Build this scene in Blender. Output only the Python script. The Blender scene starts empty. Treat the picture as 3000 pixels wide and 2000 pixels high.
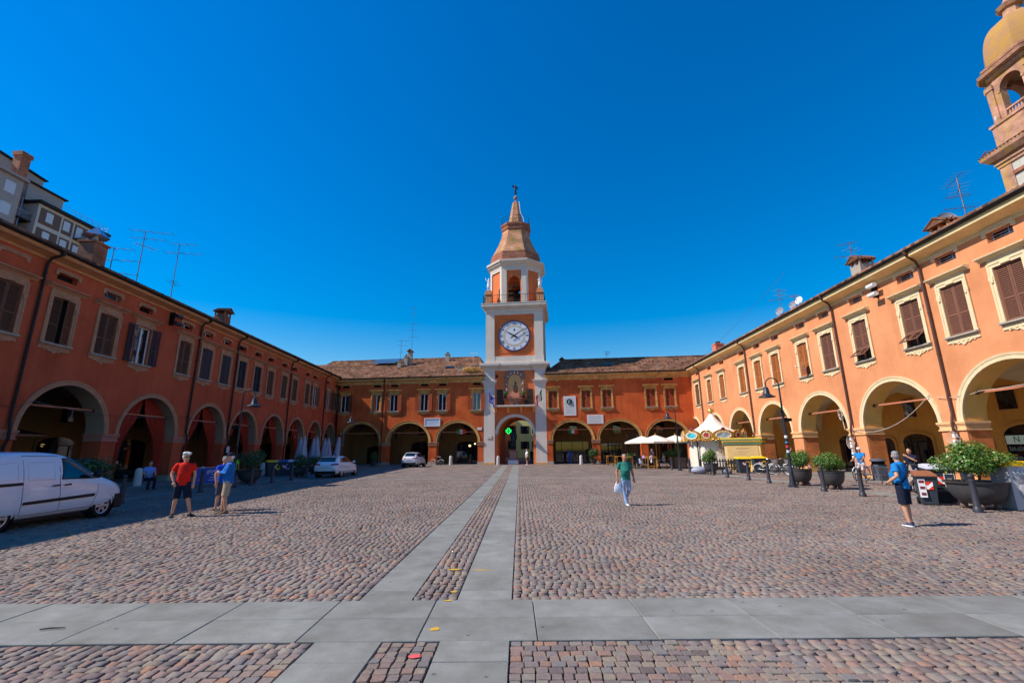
import bpy, math, random
import numpy as np
from mathutils import Vector, Matrix
from mathutils.bvhtree import BVHTree

random.seed(7)
rng = np.random.default_rng(7)
PI = math.pi
SC = bpy.context.scene
COL = SC.collection
R_ = math.radians

# ------------------------------------------------------------------ camera
cam_d = bpy.data.cameras.new('camera')
cam = bpy.data.objects.new('camera', cam_d)
COL.objects.link(cam)
cam_d.lens = 16.0
cam_d.sensor_width = 36.0
cam_d.clip_start = 0.05
cam_d.clip_end = 3000
CAMZ = 1.75
pitch, roll = R_(13.35), R_(-0.51)
_F = Vector((0, math.cos(pitch), math.sin(pitch)))
_R0 = Vector((1, 0, 0)); _U0 = _R0.cross(_F)
_R = _R0 * math.cos(roll) + _U0 * math.sin(roll)
_U = -_R0 * math.sin(roll) + _U0 * math.cos(roll)
cam.matrix_world = Matrix(((_R.x, _U.x, -_F.x, 0), (_R.y, _U.y, -_F.y, 0), (_R.z, _U.z, -_F.z, CAMZ), (0, 0, 0, 1)))
SC.camera = cam

# ------------------------------------------------------------------ sky, sun, exposure
SUN_EL, SUN_AZ = R_(45.0), R_(262.5)      # azimuth clockwise from +Y
w = bpy.data.worlds.new('World'); SC.world = w
w.use_nodes = True
nt = w.node_tree; nt.nodes.clear()
sky = nt.nodes.new('ShaderNodeTexSky'); sky.sky_type = 'NISHITA'
sky.sun_disc = False
sky.sun_elevation = SUN_EL
sky.sun_rotation = SUN_AZ
sky.air_density = 1.5; sky.dust_density = 0.0; sky.ozone_density = 6.0
sky.altitude = 0
hsv = nt.nodes.new('ShaderNodeHueSaturation'); hsv.inputs['Saturation'].default_value = 1.6; hsv.inputs['Hue'].default_value = 0.509
bg = nt.nodes.new('ShaderNodeBackground'); bg.inputs['Strength'].default_value = 0.105
wo = nt.nodes.new('ShaderNodeOutputWorld')
nt.links.new(sky.outputs[0], hsv.inputs['Color']); nt.links.new(hsv.outputs[0], bg.inputs['Color']); nt.links.new(bg.outputs[0], wo.inputs['Surface'])
sd = bpy.data.lights.new('sun', 'SUN'); sd.energy = 4.2; sd.angle = R_(0.53); sd.color = (1.0, 0.93, 0.82)
so = bpy.data.objects.new('sun', sd); COL.objects.link(so)
_to_sun = Vector((math.sin(SUN_AZ) * math.cos(SUN_EL), math.cos(SUN_AZ) * math.cos(SUN_EL), math.sin(SUN_EL)))
so.rotation_euler = _to_sun.to_track_quat('Z', 'Y').to_euler()
so.location = (-30, -5, 60)
SC.view_settings.view_transform = 'Standard'
SC.view_settings.look = 'None'
SC.view_settings.exposure = 0.45
SC.view_settings.gamma = 1.0
SC.view_settings.use_curve_mapping = False
SC.render.engine = 'CYCLES'
SC.cycles.max_bounces = 6
SC.cycles.diffuse_bounces = 3
SC.cycles.glossy_bounces = 3
SC.cycles.sample_clamp_indirect = 8.0
SC.cycles.use_denoising = True

# ------------------------------------------------------------------ helpers
def lin(c):
    c = c / 255.0
    return c / 12.92 if c <= 0.04045 else ((c + 0.055) / 1.055) ** 2.4
def S(r, g, b, k=1.0):
    return (min(1, lin(r) * k), min(1, lin(g) * k), min(1, lin(b) * k), 1.0)

def mat(name, c, rough=0.75, metal=0.0, var=0.12, vs=3.0, bump=0.0, bs=40.0, rand=0.0, c2=None, spec=0.4, emit=None, es=1.0, streak=0.0, coat=0.0):
    """generic procedural material: noise-varied colour between two tones, optional rain streaks, per-object variation and bump"""
    m = bpy.data.materials.new(name); m.use_nodes = True
    n = m.node_tree.nodes; l = m.node_tree.links
    b = n['Principled BSDF']
    b.inputs['Roughness'].default_value = rough
    b.inputs['Metallic'].default_value = metal
    b.inputs['Specular IOR Level'].default_value = spec
    if coat: b.inputs['Coat Weight'].default_value = coat; b.inputs['Coat Roughness'].default_value = 0.05
    tc = n.new('ShaderNodeTexCoord')
    oi = n.new('ShaderNodeObjectInfo')
    mul = n.new('ShaderNodeMath'); mul.operation = 'MULTIPLY'; mul.inputs[1].default_value = 57.0
    l.new(oi.outputs['Random'], mul.inputs[0])
    add = n.new('ShaderNodeVectorMath'); add.operation = 'ADD'
    l.new(tc.outputs['Object'], add.inputs[0]); l.new(mul.outputs[0], add.inputs[1])
    vec = add.outputs[0]
    no = n.new('ShaderNodeTexNoise'); no.inputs['Scale'].default_value = vs; no.inputs['Detail'].default_value = 6; no.inputs['Roughness'].default_value = 0.6
    l.new(vec, no.inputs['Vector'])
    mx = n.new('ShaderNodeMix'); mx.data_type = 'RGBA'
    ca = tuple(max(0, x * (1 - var)) for x in c[:3]) + (1,)
    cb = tuple(min(1, x * (1 + var)) for x in (c2 or c)[:3]) + (1,)
    mx.inputs['A'].default_value = ca; mx.inputs['B'].default_value = cb
    mr = n.new('ShaderNodeMapRange'); mr.inputs['From Min'].default_value = 0.3; mr.inputs['From Max'].default_value = 0.7
    l.new(no.outputs['Fac'], mr.inputs['Value']); l.new(mr.outputs[0], mx.inputs['Factor'])
    col = mx.outputs['Result']
    if streak:
        mp = n.new('ShaderNodeMapping'); mp.inputs['Scale'].default_value = (1.6, 1.6, 0.12)
        l.new(vec, mp.inputs['Vector'])
        n2 = n.new('ShaderNodeTexNoise'); n2.inputs['Scale'].default_value = 1.5; n2.inputs['Detail'].default_value = 8; n2.inputs['Roughness'].default_value = 0.65
        l.new(mp.outputs[0], n2.inputs['Vector'])
        r2 = n.new('ShaderNodeMapRange'); r2.inputs['From Min'].default_value = 0.35; r2.inputs['From Max'].default_value = 0.7
        r2.inputs['To Min'].default_value = 1 - streak; r2.inputs['To Max'].default_value = 1 + streak * 0.6
        l.new(n2.outputs['Fac'], r2.inputs['Value'])
        m2 = n.new('ShaderNodeMix'); m2.data_type = 'RGBA'; m2.blend_type = 'MULTIPLY'; m2.inputs['Factor'].default_value = 1
        l.new(col, m2.inputs['A']); l.new(r2.outputs[0], m2.inputs['B']); col = m2.outputs['Result']
    if rand:
        r3 = n.new('ShaderNodeMapRange'); r3.inputs['To Min'].default_value = 1 - rand; r3.inputs['To Max'].default_value = 1 + rand
        l.new(oi.outputs['Random'], r3.inputs['Value'])
        m3 = n.new('ShaderNodeMix'); m3.data_type = 'RGBA'; m3.blend_type = 'MULTIPLY'; m3.inputs['Factor'].default_value = 1
        l.new(col, m3.inputs['A']); l.new(r3.outputs[0], m3.inputs['B']); col = m3.outputs['Result']
    l.new(col, b.inputs['Base Color'])
    if bump:
        n4 = n.new('ShaderNodeTexNoise'); n4.inputs['Scale'].default_value = bs; n4.inputs['Detail'].default_value = 4
        l.new(vec, n4.inputs['Vector'])
        bp = n.new('ShaderNodeBump'); bp.inputs['Strength'].default_value = bump; bp.inputs['Distance'].default_value = 0.02
        l.new(n4.outputs['Fac'], bp.inputs['Height']); l.new(bp.outputs[0], b.inputs['Normal'])
    if emit:
        b.inputs['Emission Color'].default_value = emit; b.inputs['Emission Strength'].default_value = es
    return m

def brick_mat(name, c1, c2, mortar, bw=0.26, bh=0.075, rough=0.9, bump=0.5, axis='xz', dirt=None):
    m = bpy.data.materials.new(name); m.use_nodes = True
    n = m.node_tree.nodes; l = m.node_tree.links; b = n['Principled BSDF']
    b.inputs['Roughness'].default_value = rough; b.inputs['Specular IOR Level'].default_value = 0.25
    tc = n.new('ShaderNodeTexCoord'); sx = n.new('ShaderNodeSeparateXYZ'); cx = n.new('ShaderNodeCombineXYZ')
    l.new(tc.outputs['Object'], sx.inputs[0])
    if axis == 'xz':
        ad = n.new('ShaderNodeMath'); ad.operation = 'ADD'
        l.new(sx.outputs['X'], ad.inputs[0]); l.new(sx.outputs['Y'], ad.inputs[1])
        l.new(ad.outputs[0], cx.inputs['X']); l.new(sx.outputs['Z'], cx.inputs['Y'])
    else:
        l.new(sx.outputs['X'], cx.inputs['X']); l.new(sx.outputs['Y'], cx.inputs['Y'])
    nz = n.new('ShaderNodeTexNoise'); nz.inputs['Scale'].default_value = 3.0; nz.inputs['Detail'].default_value = 3
    l.new(tc.outputs['Object'], nz.inputs['Vector'])
    vm = n.new('ShaderNodeVectorMath'); vm.operation = 'SCALE'; vm.inputs['Scale'].default_value = bh * 0.5
    l.new(nz.outputs['Color'], vm.inputs[0])
    va = n.new('ShaderNodeVectorMath'); va.operation = 'ADD'; l.new(cx.outputs[0], va.inputs[0]); l.new(vm.outputs[0], va.inputs[1])
    br = n.new('ShaderNodeTexBrick'); br.inputs['Scale'].default_value = 1.0
    br.inputs['Brick Width'].default_value = bw; br.inputs['Row Height'].default_value = bh
    br.inputs['Mortar Size'].default_value = min(bw, bh) * 0.09; br.inputs['Mortar Smooth'].default_value = 0.3
    br.inputs['Color1'].default_value = c1; br.inputs['Color2'].default_value = c2; br.inputs['Mortar'].default_value = mortar
    l.new(va.outputs[0], br.inputs['Vector'])
    n2 = n.new('ShaderNodeTexNoise'); n2.inputs['Scale'].default_value = 0.9; n2.inputs['Detail'].default_value = 7
    l.new(tc.outputs['Object'], n2.inputs['Vector'])
    mr = n.new('ShaderNodeMapRange'); mr.inputs['From Min'].default_value = 0.3; mr.inputs['From Max'].default_value = 0.7; mr.inputs['To Min'].default_value = 0.65; mr.inputs['To Max'].default_value = 1.3
    l.new(n2.outputs['Fac'], mr.inputs['Value'])
    mm = n.new('ShaderNodeMix'); mm.data_type = 'RGBA'; mm.blend_type = 'MULTIPLY'; mm.inputs['Factor'].default_value = 1
    l.new(br.outputs['Color'], mm.inputs['A']); l.new(mr.outputs[0], mm.inputs['B'])
    col = mm.outputs['Result']
    if dirt:
        n3 = n.new('ShaderNodeTexNoise'); n3.inputs['Scale'].default_value = 0.6; n3.inputs['Detail'].default_value = 8
        mp = n.new('ShaderNodeMapping'); mp.inputs['Location'].default_value = (31, 7, 3); l.new(tc.outputs['Object'], mp.inputs['Vector']); l.new(mp.outputs[0], n3.inputs['Vector'])
        m5 = n.new('ShaderNodeMapRange'); m5.inputs['From Min'].default_value = 0.5; m5.inputs['From Max'].default_value = 0.66
        l.new(n3.outputs['Fac'], m5.inputs['Value'])
        m4 = n.new('ShaderNodeMix'); m4.data_type = 'RGBA'; m4.inputs['B'].default_value = dirt
        ml = n.new('ShaderNodeMath'); ml.operation = 'MULTIPLY'; ml.inputs[1].default_value = 0.75; l.new(m5.outputs[0], ml.inputs[0])
        l.new(ml.outputs[0], m4.inputs['Factor']); l.new(col, m4.inputs['A']); col = m4.outputs['Result']
    l.new(col, b.inputs['Base Color'])
    bp = n.new('ShaderNodeBump'); bp.inputs['Strength'].default_value = bump; bp.inputs['Distance'].default_value = 0.012; bp.invert = True
    l.new(br.outputs['Fac'], bp.inputs['Height']); l.new(bp.outputs[0], b.inputs['Normal'])
    return m

class MB:
    """collects simple shapes; build() links them as ONE mesh object"""
    def __init__(s): s.v = []; s.f = []; s.m = []
    def add(s, vs, fs, m=0):
        o = len(s.v); s.v.extend([tuple(p) for p in vs])
        for f in fs: s.f.append(tuple(i + o for i in f)); s.m.append(m)
    def box(s, x0, x1, y0, y1, z0, z1, m=0):
        s.add([(x0, y0, z0), (x1, y0, z0), (x1, y1, z0), (x0, y1, z0), (x0, y0, z1), (x1, y0, z1), (x1, y1, z1), (x0, y1, z1)],
              [(0, 3, 2, 1), (4, 5, 6, 7), (0, 1, 5, 4), (1, 2, 6, 5), (2, 3, 7, 6), (3, 0, 4, 7)], m)
    def quad(s, a, b, c, d, m=0): s.add([a, b, c, d], [(0, 1, 2, 3)], m)
    def prism(s, poly, ax, a, b, m=0):
        """extrude a 2D polygon; ax 'y': (u,v)->(u,.,v); 'x': (u,v)->(.,u,v); 'z': (u,v)->(u,v,.)"""
        def P(u, v, t): return (u, t, v) if ax == 'y' else ((t, u, v) if ax == 'x' else (u, v, t))
        n = len(poly)
        s.add([P(u, v, a) for u, v in poly] + [P(u, v, b) for u, v in poly],
              [tuple(range(n - 1, -1, -1)), tuple(range(n, 2 * n))] + [(i, (i + 1) % n, n + (i + 1) % n, n + i) for i in range(n)], m)
    def strip(s, prof, x0, x1, m=0, cap=True):
        """profile [(y,z)...] extruded along x"""
        n = len(prof)
        vs = [(x0, y, z) for y, z in prof] + [(x1, y, z) for y, z in prof]
        fs = [(i, i + 1, n + i + 1, n + i) for i in range(n - 1)]
        if cap: fs += [tuple(range(n)), tuple(range(2 * n - 1, n - 1, -1)), (n - 1, 0, n, 2 * n - 1)]
        s.add(vs, fs, m)
    def tube(s, pts, r, n=8, m=0, cap=True):
        pts = [Vector(p) for p in pts]
        rs = r if isinstance(r, (list, tuple)) else [r] * len(pts)
        rings = []; up = None
        for i, p in enumerate(pts):
            d = (pts[min(i + 1, len(pts) - 1)] - pts[max(i - 1, 0)])
            if d.length < 1e-9: d = Vector((0, 0, 1))
            d.normalize()
            if up is None: up = Vector((0, 0, 1)) if abs(d.z) < 0.9 else Vector((1, 0, 0))
            a = d.cross(up)
            if a.length < 1e-6: a = d.orthogonal()
            a.normalize(); b = a.cross(d).normalized(); up = b
            rings.append([p + a * math.cos(2 * PI * k / n) * rs[i] + b * math.sin(2 * PI * k / n) * rs[i] for k in range(n)])
        vs = [q for rg in rings for q in rg]; fs = []
        for i in range(len(rings) - 1):
            for k in range(n): fs.append((i * n + k, i * n + (k + 1) % n, (i + 1) * n + (k + 1) % n, (i + 1) * n + k))
        if cap: fs += [tuple(range(n - 1, -1, -1)), tuple((len(rings) - 1) * n + k for k in range(n))]
        s.add(vs, fs, m)
    def loft(s, rings, m=0, cap=True):
        n = len(rings[0]); vs = [q for rg in rings for q in rg]; fs = []
        for i in range(len(rings) - 1):
            for k in range(n): fs.append((i * n + k, i * n + (k + 1) % n, (i + 1) * n + (k + 1) % n, (i + 1) * n + k))
        if cap: fs += [tuple(range(n - 1, -1, -1)), tuple((len(rings) - 1) * n + k for k in range(n))]
        s.add(vs, fs, m)
    def lathe(s, prof, n=16, c=(0, 0, 0), sx=1, sy=1, m=0, a0=0.0):
        s.loft([[(c[0] + r * sx * math.cos(a0 + 2 * PI * k / n), c[1] + r * sy * math.sin(a0 + 2 * PI * k / n), c[2] + z) for k in range(n)] for r, z in prof], m)
    def ball(s, c, r, n=10, m=0):
        rx, ry, rz = (r, r, r) if not isinstance(r, (tuple, list)) else r
        k = max(4, n // 2 + 1)
        prof = [(max(1e-4, math.sin(PI * i / k)), -math.cos(PI * i / k)) for i in range(k + 1)]
        s.loft([[(c[0] + p * rx * math.cos(2 * PI * j / n), c[1] + p * ry * math.sin(2 * PI * j / n), c[2] + q * rz) for j in range(n)] for p, q in prof], m)
    def xf(s, M, i0=0):
        for i in range(i0, len(s.v)): s.v[i] = tuple(M @ Vector(s.v[i]))
    def mesh(s, name, mats, smooth=False):
        me = bpy.data.meshes.new(name); me.from_pydata(s.v, [], s.f)
        for q in (mats if isinstance(mats, (list, tuple)) else [mats]): me.materials.append(q)
        if any(s.m): me.polygons.foreach_set('material_index', s.m)
        if smooth:
            me.polygons.foreach_set('use_smooth', [True] * len(s.f)); me.set_sharp_from_angle(angle=R_(38))
        me.update(); return me
    def build(s, name, mats, parent=None, smooth=False, loc=(0, 0, 0), rz=0.0, **tags):
        return link(name, s.mesh(name, mats, smooth), parent, loc, rz, **tags)

def link(name, me, parent=None, loc=(0, 0, 0), rz=0.0, **tags):
    o = bpy.data.objects.new(name, me); COL.objects.link(o)
    o.location = loc; o.rotation_euler = (0, 0, rz)
    if parent: o.parent = parent
    for k, v in tags.items(): o[k] = v
    return o
def thing(name, label, cat, loc=(0, 0, 0), rz=0.0, group=None):
    o = link(name, None, None, loc, rz); o.empty_display_size = 0.2
    o['label'] = label; o['category'] = cat
    if group: o['group'] = group
    return o
def dup(root, loc, rz=None, label=None, group=None):
    r = root.copy(); COL.objects.link(r); r.location = loc
    if rz is not None: r.rotation_euler = (0, 0, rz)
    if label: r['label'] = label
    if group: r['group'] = group
    for ch in list(root.children):
        c = ch.copy(); COL.objects.link(c); c.parent = r
        for g in list(ch.children):
            d = g.copy(); COL.objects.link(d); d.parent = c
    return r
def bake(o):
    """apply the modifiers of an object into its mesh"""
    dg = bpy.context.evaluated_depsgraph_get(); dg.update()
    me = bpy.data.meshes.new_from_object(o.evaluated_get(dg))
    o.modifiers.clear(); old = o.data; me.name = old.name; o.data = me
    if old.users == 0: bpy.data.meshes.remove(old)
    return o
def text_mesh(txt, size, ext=0.004, align='CENTER'):
    cu = bpy.data.curves.new('txt', 'FONT'); cu.body = txt; cu.size = size; cu.extrude = ext
    cu.align_x = align; cu.align_y = 'CENTER'
    o = bpy.data.objects.new('txt', cu); COL.objects.link(o)
    dg = bpy.context.evaluated_depsgraph_get(); dg.update()
    me = bpy.data.meshes.new_from_object(o.evaluated_get(dg))
    bpy.data.objects.remove(o); bpy.data.curves.remove(cu)
    me.materials.clear()
    return me
def text(txt, size, m, parent, M, name='lettering', ext=0.003):
    me = text_mesh(txt, size, ext); me.materials.append(m); me.transform(M)
    return link(name, me, parent)
VERT = Matrix.Rotation(PI / 2, 4, 'X')     # text lying in XY -> standing in XZ facing -Y
# ------------------------------------------------------------------ materials
M = {}
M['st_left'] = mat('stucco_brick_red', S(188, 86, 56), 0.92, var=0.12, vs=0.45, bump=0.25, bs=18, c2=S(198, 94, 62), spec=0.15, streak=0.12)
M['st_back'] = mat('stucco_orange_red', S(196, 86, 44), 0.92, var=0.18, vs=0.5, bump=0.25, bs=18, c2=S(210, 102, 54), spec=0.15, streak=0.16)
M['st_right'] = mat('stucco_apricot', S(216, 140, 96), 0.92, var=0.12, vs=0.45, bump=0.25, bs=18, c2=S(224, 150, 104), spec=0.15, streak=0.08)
M['st_tower'] = mat('stucco_salmon', S(224, 122, 72), 0.9, var=0.08, vs=0.7, bump=0.15, bs=18, spec=0.15, streak=0.05)
M['tower_white'] = mat('pale_grey_render', S(222, 208, 194), 0.9, var=0.06, vs=0.8, bump=0.12, bs=20, spec=0.15, streak=0.06)
M['plinth_ochre'] = mat('ochre_plinth', S(216, 160, 96), 0.9, var=0.12, vs=2, bump=0.2)
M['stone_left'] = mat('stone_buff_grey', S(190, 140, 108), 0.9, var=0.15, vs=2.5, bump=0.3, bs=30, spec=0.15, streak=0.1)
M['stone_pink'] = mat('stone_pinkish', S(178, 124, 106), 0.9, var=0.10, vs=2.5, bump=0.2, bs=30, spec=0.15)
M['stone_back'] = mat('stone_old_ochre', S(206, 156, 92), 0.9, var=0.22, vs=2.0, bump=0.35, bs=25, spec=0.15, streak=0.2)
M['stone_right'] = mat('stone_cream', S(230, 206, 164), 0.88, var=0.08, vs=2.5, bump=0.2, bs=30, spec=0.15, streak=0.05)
M['sill'] = mat('grey_sill_stone', S(170, 158, 142), 0.85, var=0.15, vs=4, bump=0.2)
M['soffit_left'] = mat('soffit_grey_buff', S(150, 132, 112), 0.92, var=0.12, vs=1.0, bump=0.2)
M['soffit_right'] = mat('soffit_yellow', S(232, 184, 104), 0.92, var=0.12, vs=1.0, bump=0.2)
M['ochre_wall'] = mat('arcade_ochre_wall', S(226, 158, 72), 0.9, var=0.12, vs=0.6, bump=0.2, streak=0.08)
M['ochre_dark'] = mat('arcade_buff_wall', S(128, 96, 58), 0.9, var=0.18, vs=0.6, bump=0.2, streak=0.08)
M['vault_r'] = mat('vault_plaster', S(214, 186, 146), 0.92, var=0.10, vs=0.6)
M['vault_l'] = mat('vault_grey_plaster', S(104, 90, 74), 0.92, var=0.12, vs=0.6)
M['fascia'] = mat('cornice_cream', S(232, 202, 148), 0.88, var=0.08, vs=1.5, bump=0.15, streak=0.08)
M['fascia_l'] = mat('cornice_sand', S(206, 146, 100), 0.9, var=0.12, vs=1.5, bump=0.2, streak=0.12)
M['fascia_b'] = mat('cornice_weathered', S(214, 164, 100), 0.9, var=0.25, vs=1.2, bump=0.3, streak=0.25)
M['gutter'] = mat('gutter_dark_metal', S(44, 42, 44), 0.45, 0.6, var=0.2, vs=3)
M['pipe_brown'] = mat('downpipe_brown', S(92, 64, 54), 0.5, 0.3, var=0.12)
M['pipe_black'] = mat('downpipe_black', S(34, 32, 34), 0.5, 0.3, var=0.12)
M['tie'] = mat('painted_tie_iron', S(190, 118, 88), 0.7, 0.1, var=0.12)
M['sh_brown'] = mat('shutter_brown', S(124, 80, 62), 0.7, var=0.10, vs=4, rand=0.12)
M['sh_tan'] = mat('shutter_tan_brown', S(172, 98, 46), 0.7, var=0.12, vs=4, rand=0.12)
M['sh_umber'] = mat('shutter_umber', S(112, 72, 50), 0.75, var=0.15, vs=4, rand=0.15)
M['sh_dark'] = mat('shutter_near_black', S(54, 42, 48), 0.6, var=0.10, vs=4, rand=0.1)
M['sh_rust'] = mat('shutter_rust_red', S(168, 74, 34), 0.75, var=0.15, vs=4, rand=0.12)
M['glass'] = mat('dark_window_glass', S(16, 20, 26), 0.04, var=0.02, spec=0.9)
M['pvc'] = mat('white_window_frame', S(226, 228, 232), 0.4, var=0.03)
M['void'] = mat('dark_interior', S(22, 19, 18), 0.95, var=0.3, vs=2)
M['curtain_in'] = mat('net_curtain', S(200, 196, 186), 0.9, var=0.1, vs=8)
M['wood_door'] = mat('dark_wood_door', S(66, 44, 32), 0.6, var=0.2, vs=5)
M['iron'] = mat('dark_iron', S(30, 30, 33), 0.5, 0.6, var=0.15)
M['lamp_iron'] = mat('lamp_grey_iron', S(58, 60, 68), 0.45, 0.5, var=0.12, vs=6)
M['bollard'] = mat('bollard_grey_iron', S(70, 68, 76), 0.5, 0.4, var=0.15, vs=8, rand=0.08)
M['galv'] = mat('galvanised_tube', S(176, 176, 180), 0.4, 0.8, var=0.1)
M['ant'] = mat('aerial_weathered', S(120, 108, 108), 0.5, 0.5, var=0.15)
M['white_paint'] = mat('white_paint', S(232, 232, 232), 0.5, var=0.04)
M['marble'] = mat('white_marble', S(226, 222, 220), 0.5, var=0.05, vs=2)
M['ink'] = mat('engraved_ink', S(120, 116, 116), 0.8, var=0.1)
M['tile'] = None
M['brick_tower'] = brick_mat('tower_cap_brick', S(206, 150, 112), S(184, 112, 78), S(196, 168, 140), 0.28, 0.085, dirt=S(140, 120, 60))
M['brick_tower_dark'] = brick_mat('tower_drum_brick', S(176, 104, 76), S(140, 74, 54), S(176, 150, 130), 0.28, 0.085)
M['brick_pier'] = brick_mat('pier_brick', S(222, 128, 70), S(206, 108, 56), S(206, 138, 84), 0.27, 0.08, bump=0.25)
M['brick_church'] = brick_mat('church_brick', S(196, 146, 120), S(172, 118, 94), S(186, 156, 136), 0.28, 0.08, bump=0.3, dirt=S(190, 150, 70))
M['brick_chim'] = brick_mat('chimney_brick', S(184, 108, 76), S(150, 82, 60), S(176, 156, 138), 0.25, 0.07)
def tile_mat():
    m = bpy.data.materials.new('terracotta_roof_tile'); m.use_nodes = True
    n = m.node_tree.nodes; l = m.node_tree.links; b = n['Principled BSDF']
    b.inputs['Roughness'].default_value = 0.92; b.inputs['Specular IOR Level'].default_value = 0.15
    tc = n.new('ShaderNodeTexCoord')
    mp = n.new('ShaderNodeMapping'); mp.inputs['Scale'].default_value = (1 / 0.24, 1 / 0.42, 0.0)
    l.new(tc.outputs['Object'], mp.inputs['Vector'])
    fl = n.new('ShaderNodeVectorMath'); fl.operation = 'FLOOR'; l.new(mp.outputs[0], fl.inputs[0])
    wn = n.new('ShaderNodeTexWhiteNoise'); wn.noise_dimensions = '3D'; l.new(fl.outputs[0], wn.inputs['Vector'])
    cr = n.new('ShaderNodeValToRGB'); e = cr.color_ramp.elements
    e[0].position = 0; e[0].color = S(84, 62, 52); e[1].position = 1; e[1].color = S(172, 124, 96)
    for p, c in ((0.3, S(138, 90, 68)), (0.6, S(152, 110, 86)), (0.8, S(116, 94, 80))):
        k = cr.color_ramp.elements.new(p); k.color = c
    l.new(wn.outputs['Value'], cr.inputs[0])
    no = n.new('ShaderNodeTexNoise'); no.inputs['Scale'].default_value = 0.7; no.inputs['Detail'].default_value = 7; l.new(tc.outputs['Object'], no.inputs['Vector'])
    mr = n.new('ShaderNodeMapRange'); mr.inputs['From Min'].default_value = 0.35; mr.inputs['From Max'].default_value = 0.7; mr.inputs['To Min'].default_value = 0.55; mr.inputs['To Max'].default_value = 1.15
    l.new(no.outputs['Fac'], mr.inputs['Value'])
    mm = n.new('ShaderNodeMix'); mm.data_type = 'RGBA'; mm.blend_type = 'MULTIPLY'; mm.inputs['Factor'].default_value = 1
    l.new(cr.outputs[0], mm.inputs['A']); l.new(mr.outputs[0], mm.inputs['B']); l.new(mm.outputs['Result'], b.inputs['Base Color'])
    return m
M['tile'] = tile_mat()
def cobble_mat(name, use_attr):
    m = bpy.data.materials.new(name); m.use_nodes = True
    n = m.node_tree.nodes; l = m.node_tree.links; b = n['Principled BSDF']
    b.inputs['Roughness'].default_value = 0.85; b.inputs['Specular IOR Level'].default_value = 0.12
    tc = n.new('ShaderNodeTexCoord'); geo = n.new('ShaderNodeNewGeometry')
    if use_attr:
        at = n.new('ShaderNodeAttribute'); at.attribute_name = 'tone'; src = at.outputs['Fac']
    else:
        oi = n.new('ShaderNodeObjectInfo'); src = oi.outputs['Random']
    cr = n.new('ShaderNodeValToRGB'); cr.color_ramp.elements[0].position = 0; cr.color_ramp.elements[0].color = S(108, 94, 90)
    cr.color_ramp.elements[1].position = 1; cr.color_ramp.elements[1].color = S(160, 122, 100)
    for p, c in ((0.15, S(126, 119, 115)), (0.3, S(134, 113, 106)), (0.45, S(138, 128, 117)), (0.6, S(125, 108, 104)), (0.75, S(144, 129, 113)), (0.88, S(140, 117, 108)), (0.975, S(148, 116, 100))):
        k = cr.color_ramp.elements.new(p); k.color = c
    l.new(src, cr.inputs[0])
    no = n.new('ShaderNodeTexNoise'); no.inputs['Scale'].default_value = 28; no.inputs['Detail'].default_value = 5; l.new(geo.outputs['Position'], no.inputs['Vector'])
    mr = n.new('ShaderNodeMapRange'); mr.inputs['From Min'].default_value = 0.3; mr.inputs['From Max'].default_value = 0.7; mr.inputs['To Min'].default_value = 0.85; mr.inputs['To Max'].default_value = 1.15
    l.new(no.outputs['Fac'], mr.inputs['Value'])
    n2 = n.new('ShaderNodeTexNoise'); n2.inputs['Scale'].default_value = 0.5; n2.inputs['Detail'].default_value = 5; l.new(geo.outputs['Position'], n2.inputs['Vector'])
    m2 = n.new('ShaderNodeMapRange'); m2.inputs['From Min'].default_value = 0.35; m2.inputs['From Max'].default_value = 0.65; m2.inputs['To Min'].default_value = 0.88; m2.inputs['To Max'].default_value = 1.1
    l.new(n2.outputs['Fac'], m2.inputs['Value'])
    mu = n.new('ShaderNodeMath'); mu.operation = 'MULTIPLY'; l.new(mr.outputs[0], mu.inputs[0]); l.new(m2.outputs[0], mu.inputs[1])
    mm = n.new('ShaderNodeMix'); mm.data_type = 'RGBA'; mm.blend_type = 'MULTIPLY'; mm.inputs['Factor'].default_value = 1
    l.new(cr.outputs[0], mm.inputs['A']); l.new(mu.outputs[0], mm.inputs['B']); l.new(mm.outputs['Result'], b.inputs['Base Color'])
    n3 = n.new('ShaderNodeTexNoise'); n3.inputs['Scale'].default_value = 60; n3.inputs['Detail'].default_value = 4; l.new(geo.outputs['Position'], n3.inputs['Vector'])
    bp = n.new('ShaderNodeBump'); bp.inputs['Strength'].default_value = 0.35; bp.inputs['Distance'].default_value = 0.008
    l.new(n3.outputs['Fac'], bp.inputs['Height']); l.new(bp.outputs[0], b.inputs['Normal'])
    return m
M['cobble'] = cobble_mat('porphyry_cobbles', True)
M['cobble1'] = cobble_mat('porphyry_cobble_single', False)
M['cobble_far'] = brick_mat('porphyry_paving_distant', S(130, 114, 106), S(142, 126, 114), S(84, 72, 66), 0.115, 0.105, 0.85, 0.4, axis='xy')
M['joint'] = mat('joint_sand', S(48, 39, 34), 0.95, var=0.3, vs=20)
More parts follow.
